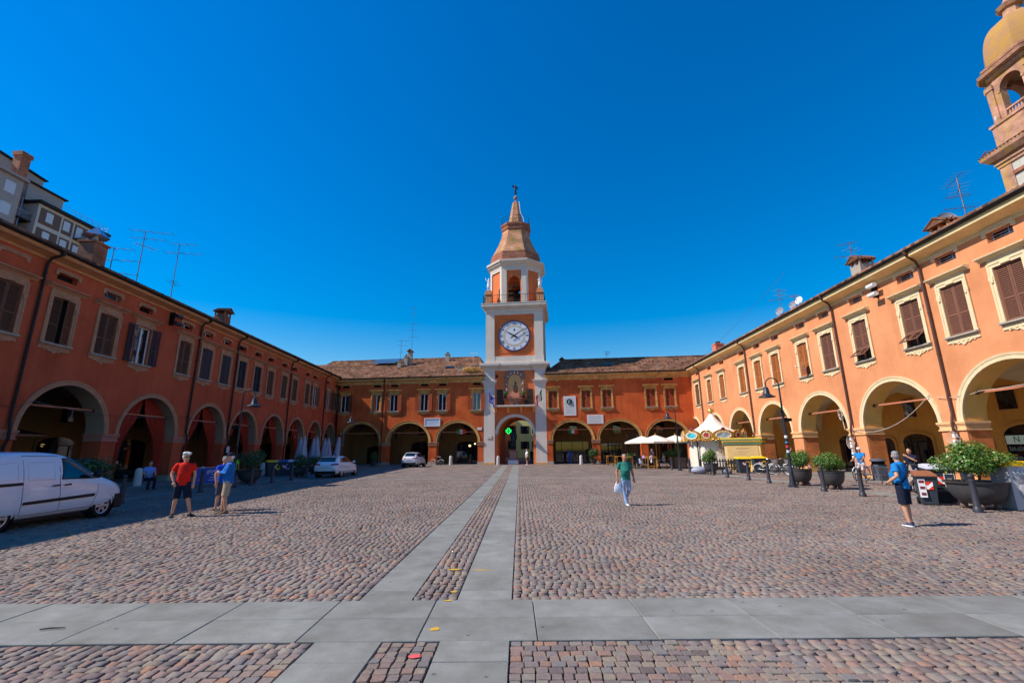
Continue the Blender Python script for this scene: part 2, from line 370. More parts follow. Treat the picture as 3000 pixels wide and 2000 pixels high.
def slab_mat():
    m = mat('grey_paving_stone', S(128, 125, 117), 0.85, var=0.14, vs=1.6, bump=0.15, bs=50, rand=0.08, c2=S(134, 133, 128), spec=0.15)
    n = m.node_tree.nodes; l = m.node_tree.links; b = n['Principled BSDF']
    src = b.inputs['Base Color'].links[0].from_socket
    geo = n.new('ShaderNodeNewGeometry')
    vo = n.new('ShaderNodeTexVoronoi'); vo.inputs['Scale'].default_value = 3.0; l.new(geo.outputs['Position'], vo.inputs['Vector'])
    mr = n.new('ShaderNodeMapRange'); mr.inputs['From Min'].default_value = 0.05; mr.inputs['From Max'].default_value = 0.075; mr.inputs['To Min'].default_value = 0.55; mr.inputs['To Max'].default_value = 1
    l.new(vo.outputs['Distance'], mr.inputs['Value'])
    n2 = n.new('ShaderNodeTexNoise'); n2.inputs['Scale'].default_value = 5; n2.inputs['Detail'].default_value = 9; n2.inputs['Roughness'].default_value = 0.7; l.new(geo.outputs['Position'], n2.inputs['Vector'])
    m3 = n.new('ShaderNodeMapRange'); m3.inputs['From Min'].default_value = 0.3; m3.inputs['From Max'].default_value = 0.7; m3.inputs['To Min'].default_value = 0.88; m3.inputs['To Max'].default_value = 1.1
    l.new(n2.outputs['Fac'], m3.inputs['Value'])
    mu = n.new('ShaderNodeMath'); mu.operation = 'MULTIPLY'; l.new(mr.outputs[0], mu.inputs[0]); l.new(m3.outputs[0], mu.inputs[1])
    mm = n.new('ShaderNodeMix'); mm.data_type = 'RGBA'; mm.blend_type = 'MULTIPLY'; mm.inputs['Factor'].default_value = 1
    l.new(src, mm.inputs['A']); l.new(mu.outputs[0], mm.inputs['B']); l.new(mm.outputs['Result'], b.inputs['Base Color'])
    return m
M['slab'] = slab_mat()
# ------------------------------------------------------------------ the square: bed, slabs, cobbles
STRIP_SLOPE = 0.0145
def strip_x(x, y): return x + STRIP_SLOPE * (y - 6)
square = link('ground', None, None, (0, 0, 0), kind='structure'); square.empty_display_size = 0.2
g = MB(); g.quad((-900, -900, -0.04), (900, -900, -0.04), (900, 1500, -0.04), (-900, 1500, -0.04))
g.build('joint_bed', M['joint'], square)
g = MB()
YF = 31.0
g.quad((-26, YF, -0.006), (24, YF, -0.006), (26, 62, -0.006), (-28, 62, -0.006))
g.quad((-60, 62, -0.006), (60, 62, -0.006), (60, 200, -0.006), (-60, 200, -0.006))
g.quad((-26, -40, -0.006), (24, -40, -0.006), (24, 2.6, -0.006), (-26, 2.6, -0.006))
g.build('distant_cobbles', M['cobble_far'], square)

def slab(x0, x1, y0, y1, sl=0.0, z=0.0, ch=0.006):
    q = 0.004
    b = MB()
    def X(x, y): return x + sl * (y - 6)
    c = [(x0 + q, y0 + q), (x1 - q, y0 + q), (x1 - q, y1 - q), (x0 + q, y1 - q)]
    t = [(x0 + q + ch, y0 + q + ch), (x1 - q - ch, y0 + q + ch), (x1 - q - ch, y1 - q - ch), (x0 + q + ch, y1 - q - ch)]
    b.loft([[(X(x, y), y, -0.05 + z) for x, y in c], [(X(x, y), y, z - ch) for x, y in c], [(X(x, y), y, z) for x, y in t]])
    return b
BY = (4.84, 5.44, 6.04)
dz = lambda: random.uniform(-0.002, 0.002)
for r in range(2):
    for i in range(-6, 7):
        slab(0.22 + 1.15 * i, 0.22 + 1.15 * (i + 1), BY[r], BY[r + 1], 0, dz()).build('paving_slab', M['slab'], square)
strips = [(-1.875, -1.23), (-0.69, -0.025)]
for (a, b_) in strips:
    ys = [6.04, 6.42] + [6.42 + 1.125 * k for k in range(1, 43)]
    for y0, y1 in zip(ys[:-1], ys[1:]):
        slab(a, b_, y0, y1, STRIP_SLOPE, dz()).build('paving_slab', M['slab'], square)
    for y0, y1 in ((3.25, 4.40), (4.40, 4.84), (2.1, 3.25)):
        slab(a, b_, y0, y1, STRIP_SLOPE, dz()).build('paving_slab', M['slab'], square)
TY = (29.45, 29.95)
for i in range(-12, 12):
    slab(1.15 * i, 1.15 * (i + 1), TY[0], TY[1], 0, dz()).build('paving_slab', M['slab'], square)
EDGE = [(13.75, 14.5, 14.0, 38.0, 0.0), (17.9, 18.75, 12.0, 50.0, 0.04), (-15.6, -14.85, 12.0, 40.0, 0.0), (-19.9, -19.0, 12.0, 50.0, -0.033)]
for x0, x1, ya, yb, sl in EDGE:
    y = ya
    while y < yb - 0.1:
        slab(x0, x1, y, min(yb, y + 1.2), sl, dz()).build('paving_slab', M['slab'], square); y += 1.2

def covered(x, y, hx, hy):
    m = (y + hy > BY[0] - .002) & (y - hy < BY[2] + .002) & (np.abs(x - 0.22) < 8.2)
    for a, b_ in strips:
        xx = x - STRIP_SLOPE * (y - 6)
        m |= (xx + hx > a - .004) & (xx - hx < b_ + .004)
    m |= (y + hy > TY[0]) & (y - hy < TY[1]) & (np.abs(x) < 13.8)
    for x0, x1, ya, yb, sl in EDGE:
        xx = x - sl * (y - 6)
        m |= (xx + hx > x0) & (xx - hx < x1) & (y > ya) & (y < yb)
    return m
cx, cy, hx_, hy_ = [], [], [], []
y = 2.7
while y < YF:
    rh = 0.104 + rng.uniform(-0.006, 0.008)
    xm = min(24.0, 1.16 * y + 1.6)
    n = int(2 * xm / 0.100) + 6
    wd = rng.uniform(0.092, 0.132, n)
    # rows break at the slab strips, so that the stones meet them cleanly
    segs = [(-xm, strip_x(-1.875, y) - .004), (strip_x(-1.23, y) + .004, strip_x(-0.69, y) - .004), (strip_x(-0.025, y) + .004, xm)]
    for a, b_ in segs:
        k = max(1, int(round((b_ - a) / 0.112)))
        ww = rng.uniform(0.82, 1.18, k); ww *= (b_ - a) / ww.sum()
        e = np.concatenate([[0], np.cumsum(ww)]) + a
        xs = (e[:-1] + e[1:]) / 2
        wav = 0.022 * np.sin(xs * 0.9 + y * 0.37) + 0.02 * np.sin(xs * 0.31 - y * 0.8)
        wav *= np.clip(np.minimum(np.abs(y - BY[0]), np.abs(y - BY[2])) / 0.6, 0, 1)
        cx.append(xs); cy.append(y + rh / 2 + wav); hx_.append(ww / 2); hy_.append(np.full(k, rh / 2))
    y += rh
    if BY[0] - 0.12 < y < BY[2]: y = BY[2] + 0.003
    elif TY[0] - 0.1 < y < TY[1]: y = TY[1] + 0.003
cx, cy, hx_, hy_ = map(np.concatenate, (cx, cy, hx_, hy_))
keep = ~covered(cx, cy, hx_ - 0.03, hy_ - 0.03)
cx, cy, hx_, hy_ = cx[keep], cy[keep], hx_[keep], hy_[keep]
# the 300 that show largest
px = cx / cy
vis = (np.abs(px) < 1.12) & (cy > 3.85)
order = np.argsort(np.where(vis, cx ** 2 + cy ** 2, 1e9))
single = np.zeros(len(cx), bool); single[order[:300]] = True
def stones(cx, cy, hx, hy):
    n = len(cx); gx = rng.uniform(0.0035, 0.010, (n, 1)); gy = rng.uniform(0.0015, 0.006, (n, 1)); jit = 0.0055
    sx = np.array([-1, 1, 1, -1.]); sy = np.array([-1, -1, 1, 1.])
    J = rng.uniform(-jit, jit, (n, 4, 2))
    rot = rng.normal(0, 0.04, (n, 1))
    bx = sx * (hx[:, None] - gx); by = sy * (hy[:, None] - gy)
    def place(fx, z):
        x = bx * fx + J[:, :, 0]; yv = by * fx + J[:, :, 1]
        xr = x - yv * rot; yr = yv + x * rot
        return np.stack([xr + cx[:, None], yr + cy[:, None], z], -1)
    hz = rng.normal(0, 0.0035, (n, 1)); tilt = rng.normal(0, 0.0035, (n, 2))
    zt = hz + sx * tilt[:, :1] + sy * tilt[:, 1:]
    V = np.concatenate([place(1.0, np.full((n, 4), -0.04)), place(0.985, zt - 0.006), place(0.91, zt)], 1)  # n,12,3
    q = [(8, 9, 10, 11)] + [(i, (i + 1) % 4, 4 + (i + 1) % 4, 4 + i) for i in range(4)] + [(4 + i, 4 + (i + 1) % 4, 8 + (i + 1) % 4, 8 + i) for i in range(4)]
    Fq = (np.array(q)[None] + (np.arange(n) * 12)[:, None, None]).reshape(-1, 4)
    return V.reshape(-1, 3), Fq
def np_mesh(name, V, Fq, m):
    me = bpy.data.meshes.new(name); me.vertices.add(len(V)); me.vertices.foreach_set('co', V.astype(np.float32).ravel())
    k = Fq.shape[1]
    me.loops.add(Fq.size); me.loops.foreach_set('vertex_index', Fq.astype(np.int32).ravel())
    me.polygons.add(len(Fq)); me.polygons.foreach_set('loop_start', np.arange(0, Fq.size, k, dtype=np.int32))
    me.update(calc_edges=True); me.validate(); me.materials.append(m); return me
s_ = ~single
V, Fq = stones(cx[s_], cy[s_], hx_[s_], hy_[s_])
me = np_mesh('cobbles', V, Fq, M['cobble'])
tone = np.repeat(rng.random(s_.sum()), 12).astype(np.float32)
at = me.attributes.new('tone', 'FLOAT', 'POINT'); at.data.foreach_set('value', tone)
link('cobbles', me, square, kind='stuff')
# single cobbles: twelve carved shapes shared between them
def cobble_shape():
    b = MB(); q = 0.13
    q = random.uniform(.06, .22); base = [(-.5 + q * .5, -.5), (.5 - q * .5, -.5), (.5, -.5 + q * .5), (.5, .5 - q * .5), (.5 - q * .5, .5), (-.5 + q * .5, .5), (-.5, .5 - q * .5), (-.5, -.5 + q * .5)]
    j = [(random.uniform(-.05, .05), random.uniform(-.05, .05)) for _ in base]
    def ring(f, z, jz=0): return [((x + a) * f, (y + b_) * f, z + random.uniform(-jz, jz)) for (x, y), (a, b_) in zip(base, j)]
    b.loft([ring(1.0, -0.04), ring(0.985, -0.008, 0.002), ring(0.92, -0.001, 0.0015)], cap=True)
    return b.mesh('cobblestone', M['cobble1'])
shapes = [cobble_shape() for _ in range(14)]
for i in np.nonzero(single)[0]:
    o = link('cobblestone', random.choice(shapes), square, (cx[i], cy[i], random.gauss(0.0, 0.003)), random.gauss(0, 0.035) + random.choice((0, PI)))
    o.scale = (2 * hx_[i] - 0.013, 2 * hy_[i] - 0.007, 1)
# survey paint left on the paving, litter
def paint(name, pts, r, c, z=0.0045):
    b = MB()
    for (x, y, sx, sy) in pts:
        n = 12; b.add([(x, y, z)] + [(x + sx * math.cos(2 * PI * k / n) * random.uniform(.7, 1.1), y + sy * math.sin(2 * PI * k / n) * random.uniform(.7, 1.1), z) for k in range(n)], [(0, 1 + k, 1 + (k + 1) % n) for k in range(n)])
    return b.build(name, c, square)
M['yellow_paint'] = mat('yellow_survey_paint', S(206, 160, 50), 0.8, var=0.15, vs=30)
M['red_paint'] = mat('red_survey_paint', S(220, 90, 90), 0.8, var=0.15, vs=30)
paint('paint_mark', [(-0.80, 5.12, .055, .05)], 1, M['yellow_paint'])
paint('paint_mark', [(-0.79, 6.0, .05, .03), (-0.77, 6.35, .05, .04)], 1, M['yellow_paint'], 0.006)
paint('paint_mark', [(-0.50, 7.42, .17, .025)], 1, M['yellow_paint'])
paint('paint_mark', [(-0.88, 4.50, .07, .045)], 1, M['red_paint'], 0.007)
paint('paint_mark', [(-0.90, 7.45, .10, .05)], 1, M['yellow_paint'], 0.008)
b = MB(); b.tube([(-4.83, 5.17, 0.014), (-4.75, 5.2, 0.016), (-4.62, 5.22, 0.013)], [.006, .008, .005], 6)
b.build('stick', mat('dark_twig', S(60, 46, 50), 0.9), None, label='short dark twig lying on the grey slab band at left', category='twig')
# ------------------------------------------------------------------ arcaded buildings
def shutter_mesh(wd, ht, m, slats=True, rails=(0.0, 0.40, 1.0), name='shutter'):
    """one louvred leaf: x 0..wd, y 0..0.04 (front at 0), z 0..ht"""
    b = MB(); st = 0.07
    b.box(0, st, 0, .04, 0, ht); b.box(wd - st, wd, 0, .04, 0, ht)
    zs = []
    for r in rails:
        z0 = r * (ht - st * 1.2); b.box(st, wd - st, 0.002, .038, z0, z0 + st * 1.2); zs.append((z0, z0 + st * 1.2))
    for (a0, a1), (b0, b1) in zip(zs[:-1], zs[1:]):
        if slats:
            n = max(1, int((b0 - a1) / 0.078)); p = (b0 - a1) / n
            for k in range(n):
                z = a1 + k * p
                b.add([(st, -.002, z + .006), (wd - st, -.002, z + .006), (wd - st, .036, z + p * .70), (st, .036, z + p * .70), (st, -.002, z - .008), (wd - st, -.002, z - .008), (wd - st, .036, z + p * .55), (st, .036, z + p * .55)],
                      [(0, 1, 2, 3), (4, 7, 6, 5), (0, 4, 5, 1)])
        else:
            b.box(st, wd - st, .012, .03, a1, b0)
            b.box(st + .05, wd - st - .05, .006, .013, a1 + .06, b0 - .06)
    return b.mesh(name, m)

def surround_mesh(wd, zs, zh, zl, m, proud=0.055, lw=1.02, keystone=True):
    b = MB(); fw = 0.19; h = wd / 2
    for s in (-1, 1):
        xa, xb = sorted((s * h, s * (h + fw)))
        b.box(xa, xb, -proud, 0.02, zs - .02, zh + fw)
        xa, xb = sorted((s * (h + fw * .62), s * (h + fw + .012)))
        b.box(xa, xb, -proud - .022, -proud + .002, zs, zh + fw)                      # outer fillet
        xa, xb = sorted((s * (h + .03), s * (h + fw + .03)))
        b.box(xa, xb, -proud - .035, -proud + .004, zh - .52, zh - .34)               # little console
        b.ball((s * (h + fw * .5), -proud - .03, zh - .58), (.06, .035, .06), 8)
        b.box(xa, xb, -proud - .02, -proud + .003, zs - .02, zs + .10)
    b.box(-h, h, -proud, 0.02, zh, zh + fw)
    b.box(-h - fw - .01, h + fw + .01, -proud - .024, -proud + .003, zh + fw * .66, zh + fw + .004)
    f0 = zh + fw; c0 = zl - 0.20
    if c0 > f0 + .02: b.box(-h - fw * .8, h + fw * .8, -proud + .012, 0.02, f0, c0)
    prof = [(0.02, c0), (-.08, c0), (-.10, c0 + .05), (-.17, c0 + .08), (-.20, c0 + .11), (-.29, c0 + .13), (-.30, zl - .02), (-.25, zl), (0.02, zl + .03)]
    b.strip(prof, -lw, lw)
    if keystone:
        b.box(-.20, .20, -proud - .03, -proud + .003, zh + .03, zh + fw - .02)
        for k in (-1, 0, 1): b.ball((k * .11, -proud - .03, zh + .05), (.05, .03, .045), 6)
    return b.mesh('surround', m)
def sill_mesh(wd, zs, m, hw=0.80):
    b = MB(); b.box(-hw, hw, -.17, .22, zs - .075, zs); b.box(-hw + .03, hw - .03, -.13, .01, zs - .10, zs - .075)
    return b.mesh('sill', m)
def apron_mesh(zs, m, hw=0.78):
    b = MB(); pts = [(-hw, zs - .10)]
    low = [(-hw, zs - .30), (-hw * .72, zs - .30), (-hw * .66, zs - .37), (-hw * .56, zs - .33), (-hw * .45, zs - .335), (-hw * .33, zs - .40), (-hw * .2, zs - .37), (-hw * .1, zs - .43), (0, zs - .49)]
    pts += low + [(-x, z) for x, z in reversed(low[:-1])] + [(hw, zs - .10)]
    b.prism(pts, 'y', -.045, .01)
    b.box(-hw + .02, hw - .02, -.065, -.043, zs - .17, zs - .11)
    for k in (-.45, -.22, 0, .22, .45): b.ball((k * hw * 1.3, -.05, zs - .27), (.07, .03, .05), 6)
    return b.mesh('apron', m)

class Wing:
    def __init__(s, name, label, P0, rotz, cfg):
        s.root = thing(name, label, 'building', (P0[0], P0[1], 0), rotz); s.c = cfg; s.meshes = {}
    def part(s, name, b, m, smooth=False, parent=None, **k): return b.build(name, m, parent or s.root, smooth, **k)
    def wall(s, x0, x1, arches, holes, zb, zt, m):
        """street wall: arches cut from below, rectangular holes above, with reveals"""
        c = s.c; T = c['T']; N = 22
        b = MB()
        xs = sorted(set([x0, x1] + [a['c'] - a['rx'] for a in arches] + [a['c'] + a['rx'] for a in arches]))
        cur = x0
        for a in sorted(arches, key=lambda q: q['c']):
            l, r = a['c'] - a['rx'], a['c'] + a['rx']
            if l > cur: b.quad((cur, 0, 0), (l, 0, 0), (l, 0, zb), (cur, 0, zb)); b.quad((cur, T, 0), (cur, T, zb), (l, T, zb), (l, T, 0))
            P = [(a['c'] - a['rx'] * math.cos(PI * k / N), a['z0'] + a['rz'] * math.sin(PI * k / N)) for k in range(N + 1)]
            for (xa, za), (xb, zc) in zip(P[:-1], P[1:]):
                b.quad((xa, 0, za), (xb, 0, zc), (xb, 0, zb), (xa, 0, zb)); b.quad((xa, T, za), (xa, T, zb), (xb, T, zb), (xb, T, zc))
            for q in (l, r): b.quad((q, 0, 0), (q, 0, a['z0']), (q, T, a['z0']), (q, T, 0))
            cur = r
        if cur < x1: b.quad((cur, 0, 0), (x1, 0, 0), (x1, 0, zb), (cur, 0, zb)); b.quad((cur, T, 0), (cur, T, zb), (x1, T, zb), (x1, T, 0))
        # upper storey: grid minus holes
        gx = sorted(set([x0, x1] + [h[0] for h in holes] + [h[1] for h in holes])); gz = sorted(set([zb, zt] + [h[2] for h in holes] + [h[3] for h in holes]))
        for i in range(len(gx) - 1):
            for j in range(len(gz) - 1):
                mx, mz = (gx[i] + gx[i + 1]) / 2, (gz[j] + gz[j + 1]) / 2
                if any(h[0] < mx < h[1] and h[2] < mz < h[3] for h in holes): continue
                b.quad((gx[i], 0, gz[j]), (gx[i + 1], 0, gz[j]), (gx[i + 1], 0, gz[j + 1]), (gx[i], 0, gz[j + 1]))
        for h in holes:
            d = h[4]
            b.quad((h[0], 0, h[2]), (h[0], 0, h[3]), (h[0], d, h[3]), (h[0], d, h[2])); b.quad((h[1], 0, h[2]), (h[1], d, h[2]), (h[1], d, h[3]), (h[1], 0, h[3]))
            b.quad((h[0], 0, h[3]), (h[1], 0, h[3]), (h[1], d, h[3]), (h[0], d, h[3])); b.quad((h[0], 0, h[2]), (h[0], d, h[2]), (h[1], d, h[2]), (h[1], 0, h[2]))
        # the body behind: ends, back and a dark core so that no light leaks through
        b.quad((x0, 0, 0), (x0, T, 0), (x0, T, zt), (x0, 0, zt)); b.quad((x1, 0, 0), (x1, 0, zt), (x1, T, zt), (x1, T, 0))
        s.part('wall', b, m)
        b = MB(); D = c['D']
        b.box(x0 + .01, x1 - .01, .42, D + 5.5, 5.75, zt)
        s.part('upper_core', b, M['void'])
        b = MB(); b.box(x0 + .01, x1 - .01, D + .02, D + 5.5, 0, 5.74); s.part('back_rooms', b, c['back'])
        for a in arches:
            P = [(a['c'] - a['rx'] * math.cos(PI * k / N), a['z0'] + a['rz'] * math.sin(PI * k / N)) for k in range(N + 1)]
            q = MB()
            for (xa, za), (xb, zc) in zip(P[:-1], P[1:]): q.quad((xa, 0.004, za), (xb, 0.004, zc), (xb, T, zc), (xa, T, za))
            s.part('arch_soffit', q, c['soffit'], True)
            q = MB(); wv = c['ring']; zb0 = a['z0'] - .0
            def ring(o, y): return [(a['c'] - (a['rx'] + o) * math.cos(PI * k / N), y, zb0 + (a['rz'] + o) * math.sin(PI * k / N)) for k in range(N + 1)]
            prof = [(-.012, .03), (-.012, -.05), (wv * .55, -.05), (wv * .6, -.065), (wv * .9, -.085), (wv, -.085), (wv, .01)]
            R = [ring(o, y) for o, y in prof]
            for u, v in zip(R[:-1], R[1:]):
                for k in range(N): q.quad(u[k], u[k + 1], v[k + 1], v[k])
            for k in (0, N): q.add([r[k] for r in R], [tuple(range(len(R)))])
            s.part('archivolt', q, c['trim'], True)
            if c.get('tie', True):
                q = MB(); q.box(a['c'] - a['rx'] * .86, a['c'] + a['rx'] * .86, T * .45, T * .45 + .06, a['z0'] + 1.17, a['z0'] + 1.26)
                for k in (-1, 1): q.box(a['c'] + k * a['rx'] * .86 - .10, a['c'] + k * a['rx'] * .86 + .10, T * .45 - .03, T * .45 + .09, a['z0'] + 1.14, a['z0'] + 1.29, 1)
                s.part('tie_rod', q, [M['tie'], M['iron']])
    def piers(s, x0, x1, arches, brick_side=None):
        c = s.c; T = c['T']; A = sorted(arches, key=lambda q: q['c']); edges = [x0]
        for a in A: edges += [a['c'] - a['rx'], a['c'] + a['rx']]
        edges.append(x1)
        for l, r in zip(edges[0::2], edges[1::2]):
            if r - l < .15: continue
            z = 2.75 if not A else A[0]['z0']
            b = MB(); lo = l - .13 if l > x0 else l; hi = r + .13 if r < x1 else r
            prof = [(.06, z - .10), (.06, z - .40 + .0)]
            for (o, za, zc) in ((.10, z - .09, z + .01), (.065, z - .155, z - .09), (.03, z - .33, z - .155), (.07, z - .39, z - .33)):
                b.box((l - o) if l > x0 else l, (r + o) if r < x1 else r, -o, T + .02, za, zc)
            s.part('impost', b, c['trim2'])
            b = MB(); o = .04; b.box((l - o) if l > x0 else l, (r + o) if r < x1 else r, -o, T + .01, 0, .35); s.part('plinth', b, c['plinth'])
            if c.get('brick_pier'):
                b = MB(); o = .008; b.box((l - o) if l > x0 else l, (r + o) if r < x1 else r, .10, T + .006, .36, z - .40); s.part('brick_facing', b, c['brick_pier'])
    def arcade(s, x0, x1, arches):
        c = s.c; T, D = c['T'], c['D']; A = sorted(arches, key=lambda q: q['c'])
        bs = [x0] + [(p['c'] + p['rx'] + q['c'] - q['rx']) / 2 for p, q in zip(A[:-1], A[1:])] + [x1]
        b = MB(); b.box(x0, x1, .15, D + .05, -.02, .03); s.part('arcade_floor', b, M['slab'])
        b = MB(); NU, NV = 14, 10
        for l, r, a in zip(bs[:-1], bs[1:], A):
            def P(i, j):
                u = -1 + 2 * i / NU; v = -1 + 2 * j / NV
                h = max(math.sqrt(max(0, 1 - u * u)), math.sqrt(max(0, 1 - v * v)))
                return (l + (r - l) * (u + 1) / 2, T + (D - T) * (v + 1) / 2, a['z0'] + .05 + (a['rz'] + .12) * h)
            vs = [P(i, j) for i in range(NU + 1) for j in range(NV + 1)]
            b.add(vs, [(i * (NV + 1) + j, (i + 1) * (NV + 1) + j, (i + 1) * (NV + 1) + j + 1, i * (NV + 1) + j + 1) for i in range(NU) for j in range(NV)])
        s.part('vault', b, c['vault'], True)
        b = MB()
        for x in (x0, x1):
            b = MB(); b.box(x - .1, x + .1, T, D, 0, 5.8); s.part('end_wall', b, c['back'])
    def shop(s, x, wd, h, kind='door', arch=True, m=None):
        """recessed opening in the arcade's back wall"""
        D = s.c['D']; b = MB(); n = 10; y = D - .015
        def pro(w_, hh, rise): return [(x - w_ / 2, .05)] + [(x - w_ / 2 * math.cos(PI * k / n), hh - rise + rise * math.sin(PI * k / n)) for k in range(n + 1)] + [(x + w_ / 2, .05)]
        rise = .45 if arch else .01
        b.prism(pro(wd + .3, h + .15, rise), 'y', y - .06, y + .03, 0)
        b.prism(pro(wd, h, rise), 'y', y - .075, y - .058, 1)
        if kind == 'shop':
            for k in (-1, 0, 1): b.box(x + k * wd * .33 - .03, x + k * wd * .33 + .03, y - .10, y - .07, .05, h - rise, 2)
            b.box(x - wd / 2, x + wd / 2, y - .10, y - .07, h - rise - .06, h - rise, 2)
        else: b.box(x - .025, x + .025, y - .09, y - .07, .05, h - rise, 2)
        return s.part('shopfront' if kind == 'shop' else 'doorway', b, [s.c['back'], m or M['glass'], M['iron']])
    def high_window(s, x, z0=3.6, wd=.8, ht=1.0):
        D = s.c['D']; b = MB(); b.box(x - wd / 2, x + wd / 2, D - .04, D + .01, z0, z0 + ht); b.box(x - .02, x + .02, D - .06, D - .03, z0, z0 + ht)
        s.part('mezzanine_window', b, M['glass'])
    def window(s, x, kind, shm, label=None, parts=True):
        c = s.c; wd, zs, zh, zl = c['wd'], c['zs'], c['zh'], c['zl']
        def get(key, f):
            if key not in s.meshes: s.meshes[key] = f()
            return s.meshes[key]
        wn = link('window', get('surr', lambda: surround_mesh(wd, zs, zh, zl, c['trim'], lw=c['lw'])), s.root, (x, 0, 0))
        wn.data.name = 'window'
        if label: wn['label'] = label
        link('sill', get('sill', lambda: sill_mesh(wd, zs, M['sill'])), wn)
        link('apron', get('apron', lambda: apron_mesh(zs, c['trim'])), wn)
        hw = wd / 2; ht = zh - zs
        def pane():
            b = MB(); b.box(-hw, hw, .17, .19, zs, zh, 0)
            b.box(-hw, hw, .30, .31, zs, zh, 1)
            for k in (-1, 0, 1): b.box(k * (hw - .035) - .035 - (.02 if k == 0 else 0), k * (hw - .035) + .035 + (.02 if k == 0 else 0), .13, .18, zs, zh, 2)
            b.box(-hw, hw, .13, .18, zs, zs + .06, 2); b.box(-hw, hw, .13, .18, zh - .06, zh, 2)
            return b.mesh('casement', [M['glass'], M['void'], M['pvc']])
        if kind in ('closed', 'flat', 'ajar', 'flap'):
            def back(): b = MB(); b.box(-hw, hw, .16, .2, zs, zh); return b.mesh('dark_pane', M['void'])
            link('dark_pane', get('back', back), wn)
        if kind == 'closed':
            me = get(('leaf', shm.name), lambda: shutter_mesh(hw - .01, ht - .03, shm))
            link('shutter', me, wn, (-hw + .005, .035, zs + .02)); link('shutter', me, wn, (.005, .035, zs + .02))
        elif kind == 'flat':
            me = get(('flat', shm.name), lambda: shutter_mesh(hw - .01, ht - .03, shm, False))
            link('shutter', me, wn, (-hw + .005, .035, zs + .02)); link('shutter', me, wn, (.005, .035, zs + .02), -.12)
        elif kind == 'ajar':
            me = get(('leaf', shm.name), lambda: shutter_mesh(hw - .01, ht - .03, shm))
            link('shutter', me, wn, (-hw + .005, .035, zs + .02)); link('shutter', me, wn, (hw - .005, .05, zs + .02), PI - .28).rotation_euler = (0, 0, PI + .35)
        elif kind == 'flap':
            f = .30
            me = get(('leafu', shm.name), lambda: shutter_mesh(hw - .01, (ht - .03) * (1 - f), shm, rails=(0, .45, 1)))
            ml = get(('leafl', shm.name), lambda: shutter_mesh(hw - .06, (ht - .03) * f * .95, shm, rails=(0, 1)))
            for q in (0, 1):
                xx = -hw + .005 + q * hw
                link('shutter', me, wn, (xx, .035, zs + .02 + ht * f))
                fl = link('shutter_flap', ml, wn, (xx + .02, -.46, zs + ht * f - .42)); fl.rotation_euler = (-R_(48), 0, 0)
                fl.location = (xx + .02, .02 - math.sin(R_(48)) * ht * f * .95, zs + .02 + ht * f - math.cos(R_(48)) * ht * f * .95)
            jb = MB(); jb.box(-.035, .035, .02, .08, zs, zs + ht * f); jb.box(-hw, -hw + .05, .02, .08, zs, zs + ht * f); jb.box(hw - .05, hw, .02, .08, zs, zs + ht * f)
            link('jamb', get(('jamb', shm.name), lambda: jb.mesh('jamb', shm)), wn)
        elif kind == 'open':
            link('casement', get('pane', pane), wn)
            me = get(('leaf', shm.name), lambda: shutter_mesh(hw - .01, ht - .03, shm))
            link('shutter', me, wn, (-hw * 2 - .03, -.13, zs + .02), R_(5)); link('shutter', me, wn, (hw + .03, -.13, zs + .02), -R_(5))
        elif kind == 'inner':
            link('casement', get('pane', pane), wn)
            me = get(('leaf', shm.name), lambda: shutter_mesh(hw - .01, ht - .03, shm, False))
            link('shutter', me, wn, (-hw + .01, .06, zs + .02), R_(10)); link('shutter', me, wn, (hw - .01, .10, zs + .02), PI - R_(25))
        return wn
    def vent(s, x, kind='dark', wd=1.05):
        c = s.c; z0, z1 = c['v0'], c['v1']; h = wd / 2
        def get(key, f):
            if key not in s.meshes: s.meshes[key] = f()
            return s.meshes[key]
        def fr():
            b = MB()
            b.box(-h - .15, h + .15, -.06, .01, z1, z1 + .15)
            for q in (-1, 1):
                xa, xb = sorted((q * h, q * (h + .15))); b.box(xa, xb, -.06, .01, z1 - .13, z1)
            b.box(-h - .10, h + .10, -.085, -.058, z1 + .10, z1 + .16)
            for k in range(-3, 4): b.ball((k * .11, -.065, z1 + .06 + .02 * math.cos(k * 2.1)), (.06, .03, .03), 6)
            return b.mesh('attic_vent', c['trim'])
        def bars():
            b = MB(); b.box(-h, h, .26, .3, z0, z1, 0)
            if kind == 'bars':
                for k in range(3): b.tube([(-h, .05, z0 + (k + .7) * (z1 - z0) / 3.4), (h, .05, z0 + (k + .7) * (z1 - z0) / 3.4)], .012, 5, 1)
                for k in (-.3, .3): b.tube([(k * wd, .06, z0), (k * wd, .06, z1)], .012, 5, 1)
            if kind == 'glass':
                b.box(-h, h, .20, .25, z0, z0 + .04, 1); b.box(-h, h, .20, .25, z1 - .04, z1, 1); b.box(-.02, .02, .20, .25, z0, z1, 1)
            return b.mesh('opening', [M['glass'] if kind != 'dark' else M['void'], M['galv'] if kind == 'bars' else M['white_paint'], ])
        v = link('attic_vent', get('vent', fr), s.root, (x, 0, 0))
        if kind != 'blind': link('opening', get(('bars', kind), bars), v)
        return v
    def cornice(s, x0, x1, prof, m, gut_y, gut_z):
        b = MB(); b.strip(prof, x0, x1); s.part('cornice', b, m)
        b = MB(); n = 8
        pr = [(gut_y + .085 * math.cos(PI + PI * k / n), gut_z + .09 * math.sin(PI + PI * k / n)) for k in range(n + 1)]
        pr += [(gut_y + .075, gut_z + .02), (gut_y - .095, gut_z + .02)]
        b.strip(pr, x0, x1); s.part('gutter', b, M['gutter'], True)
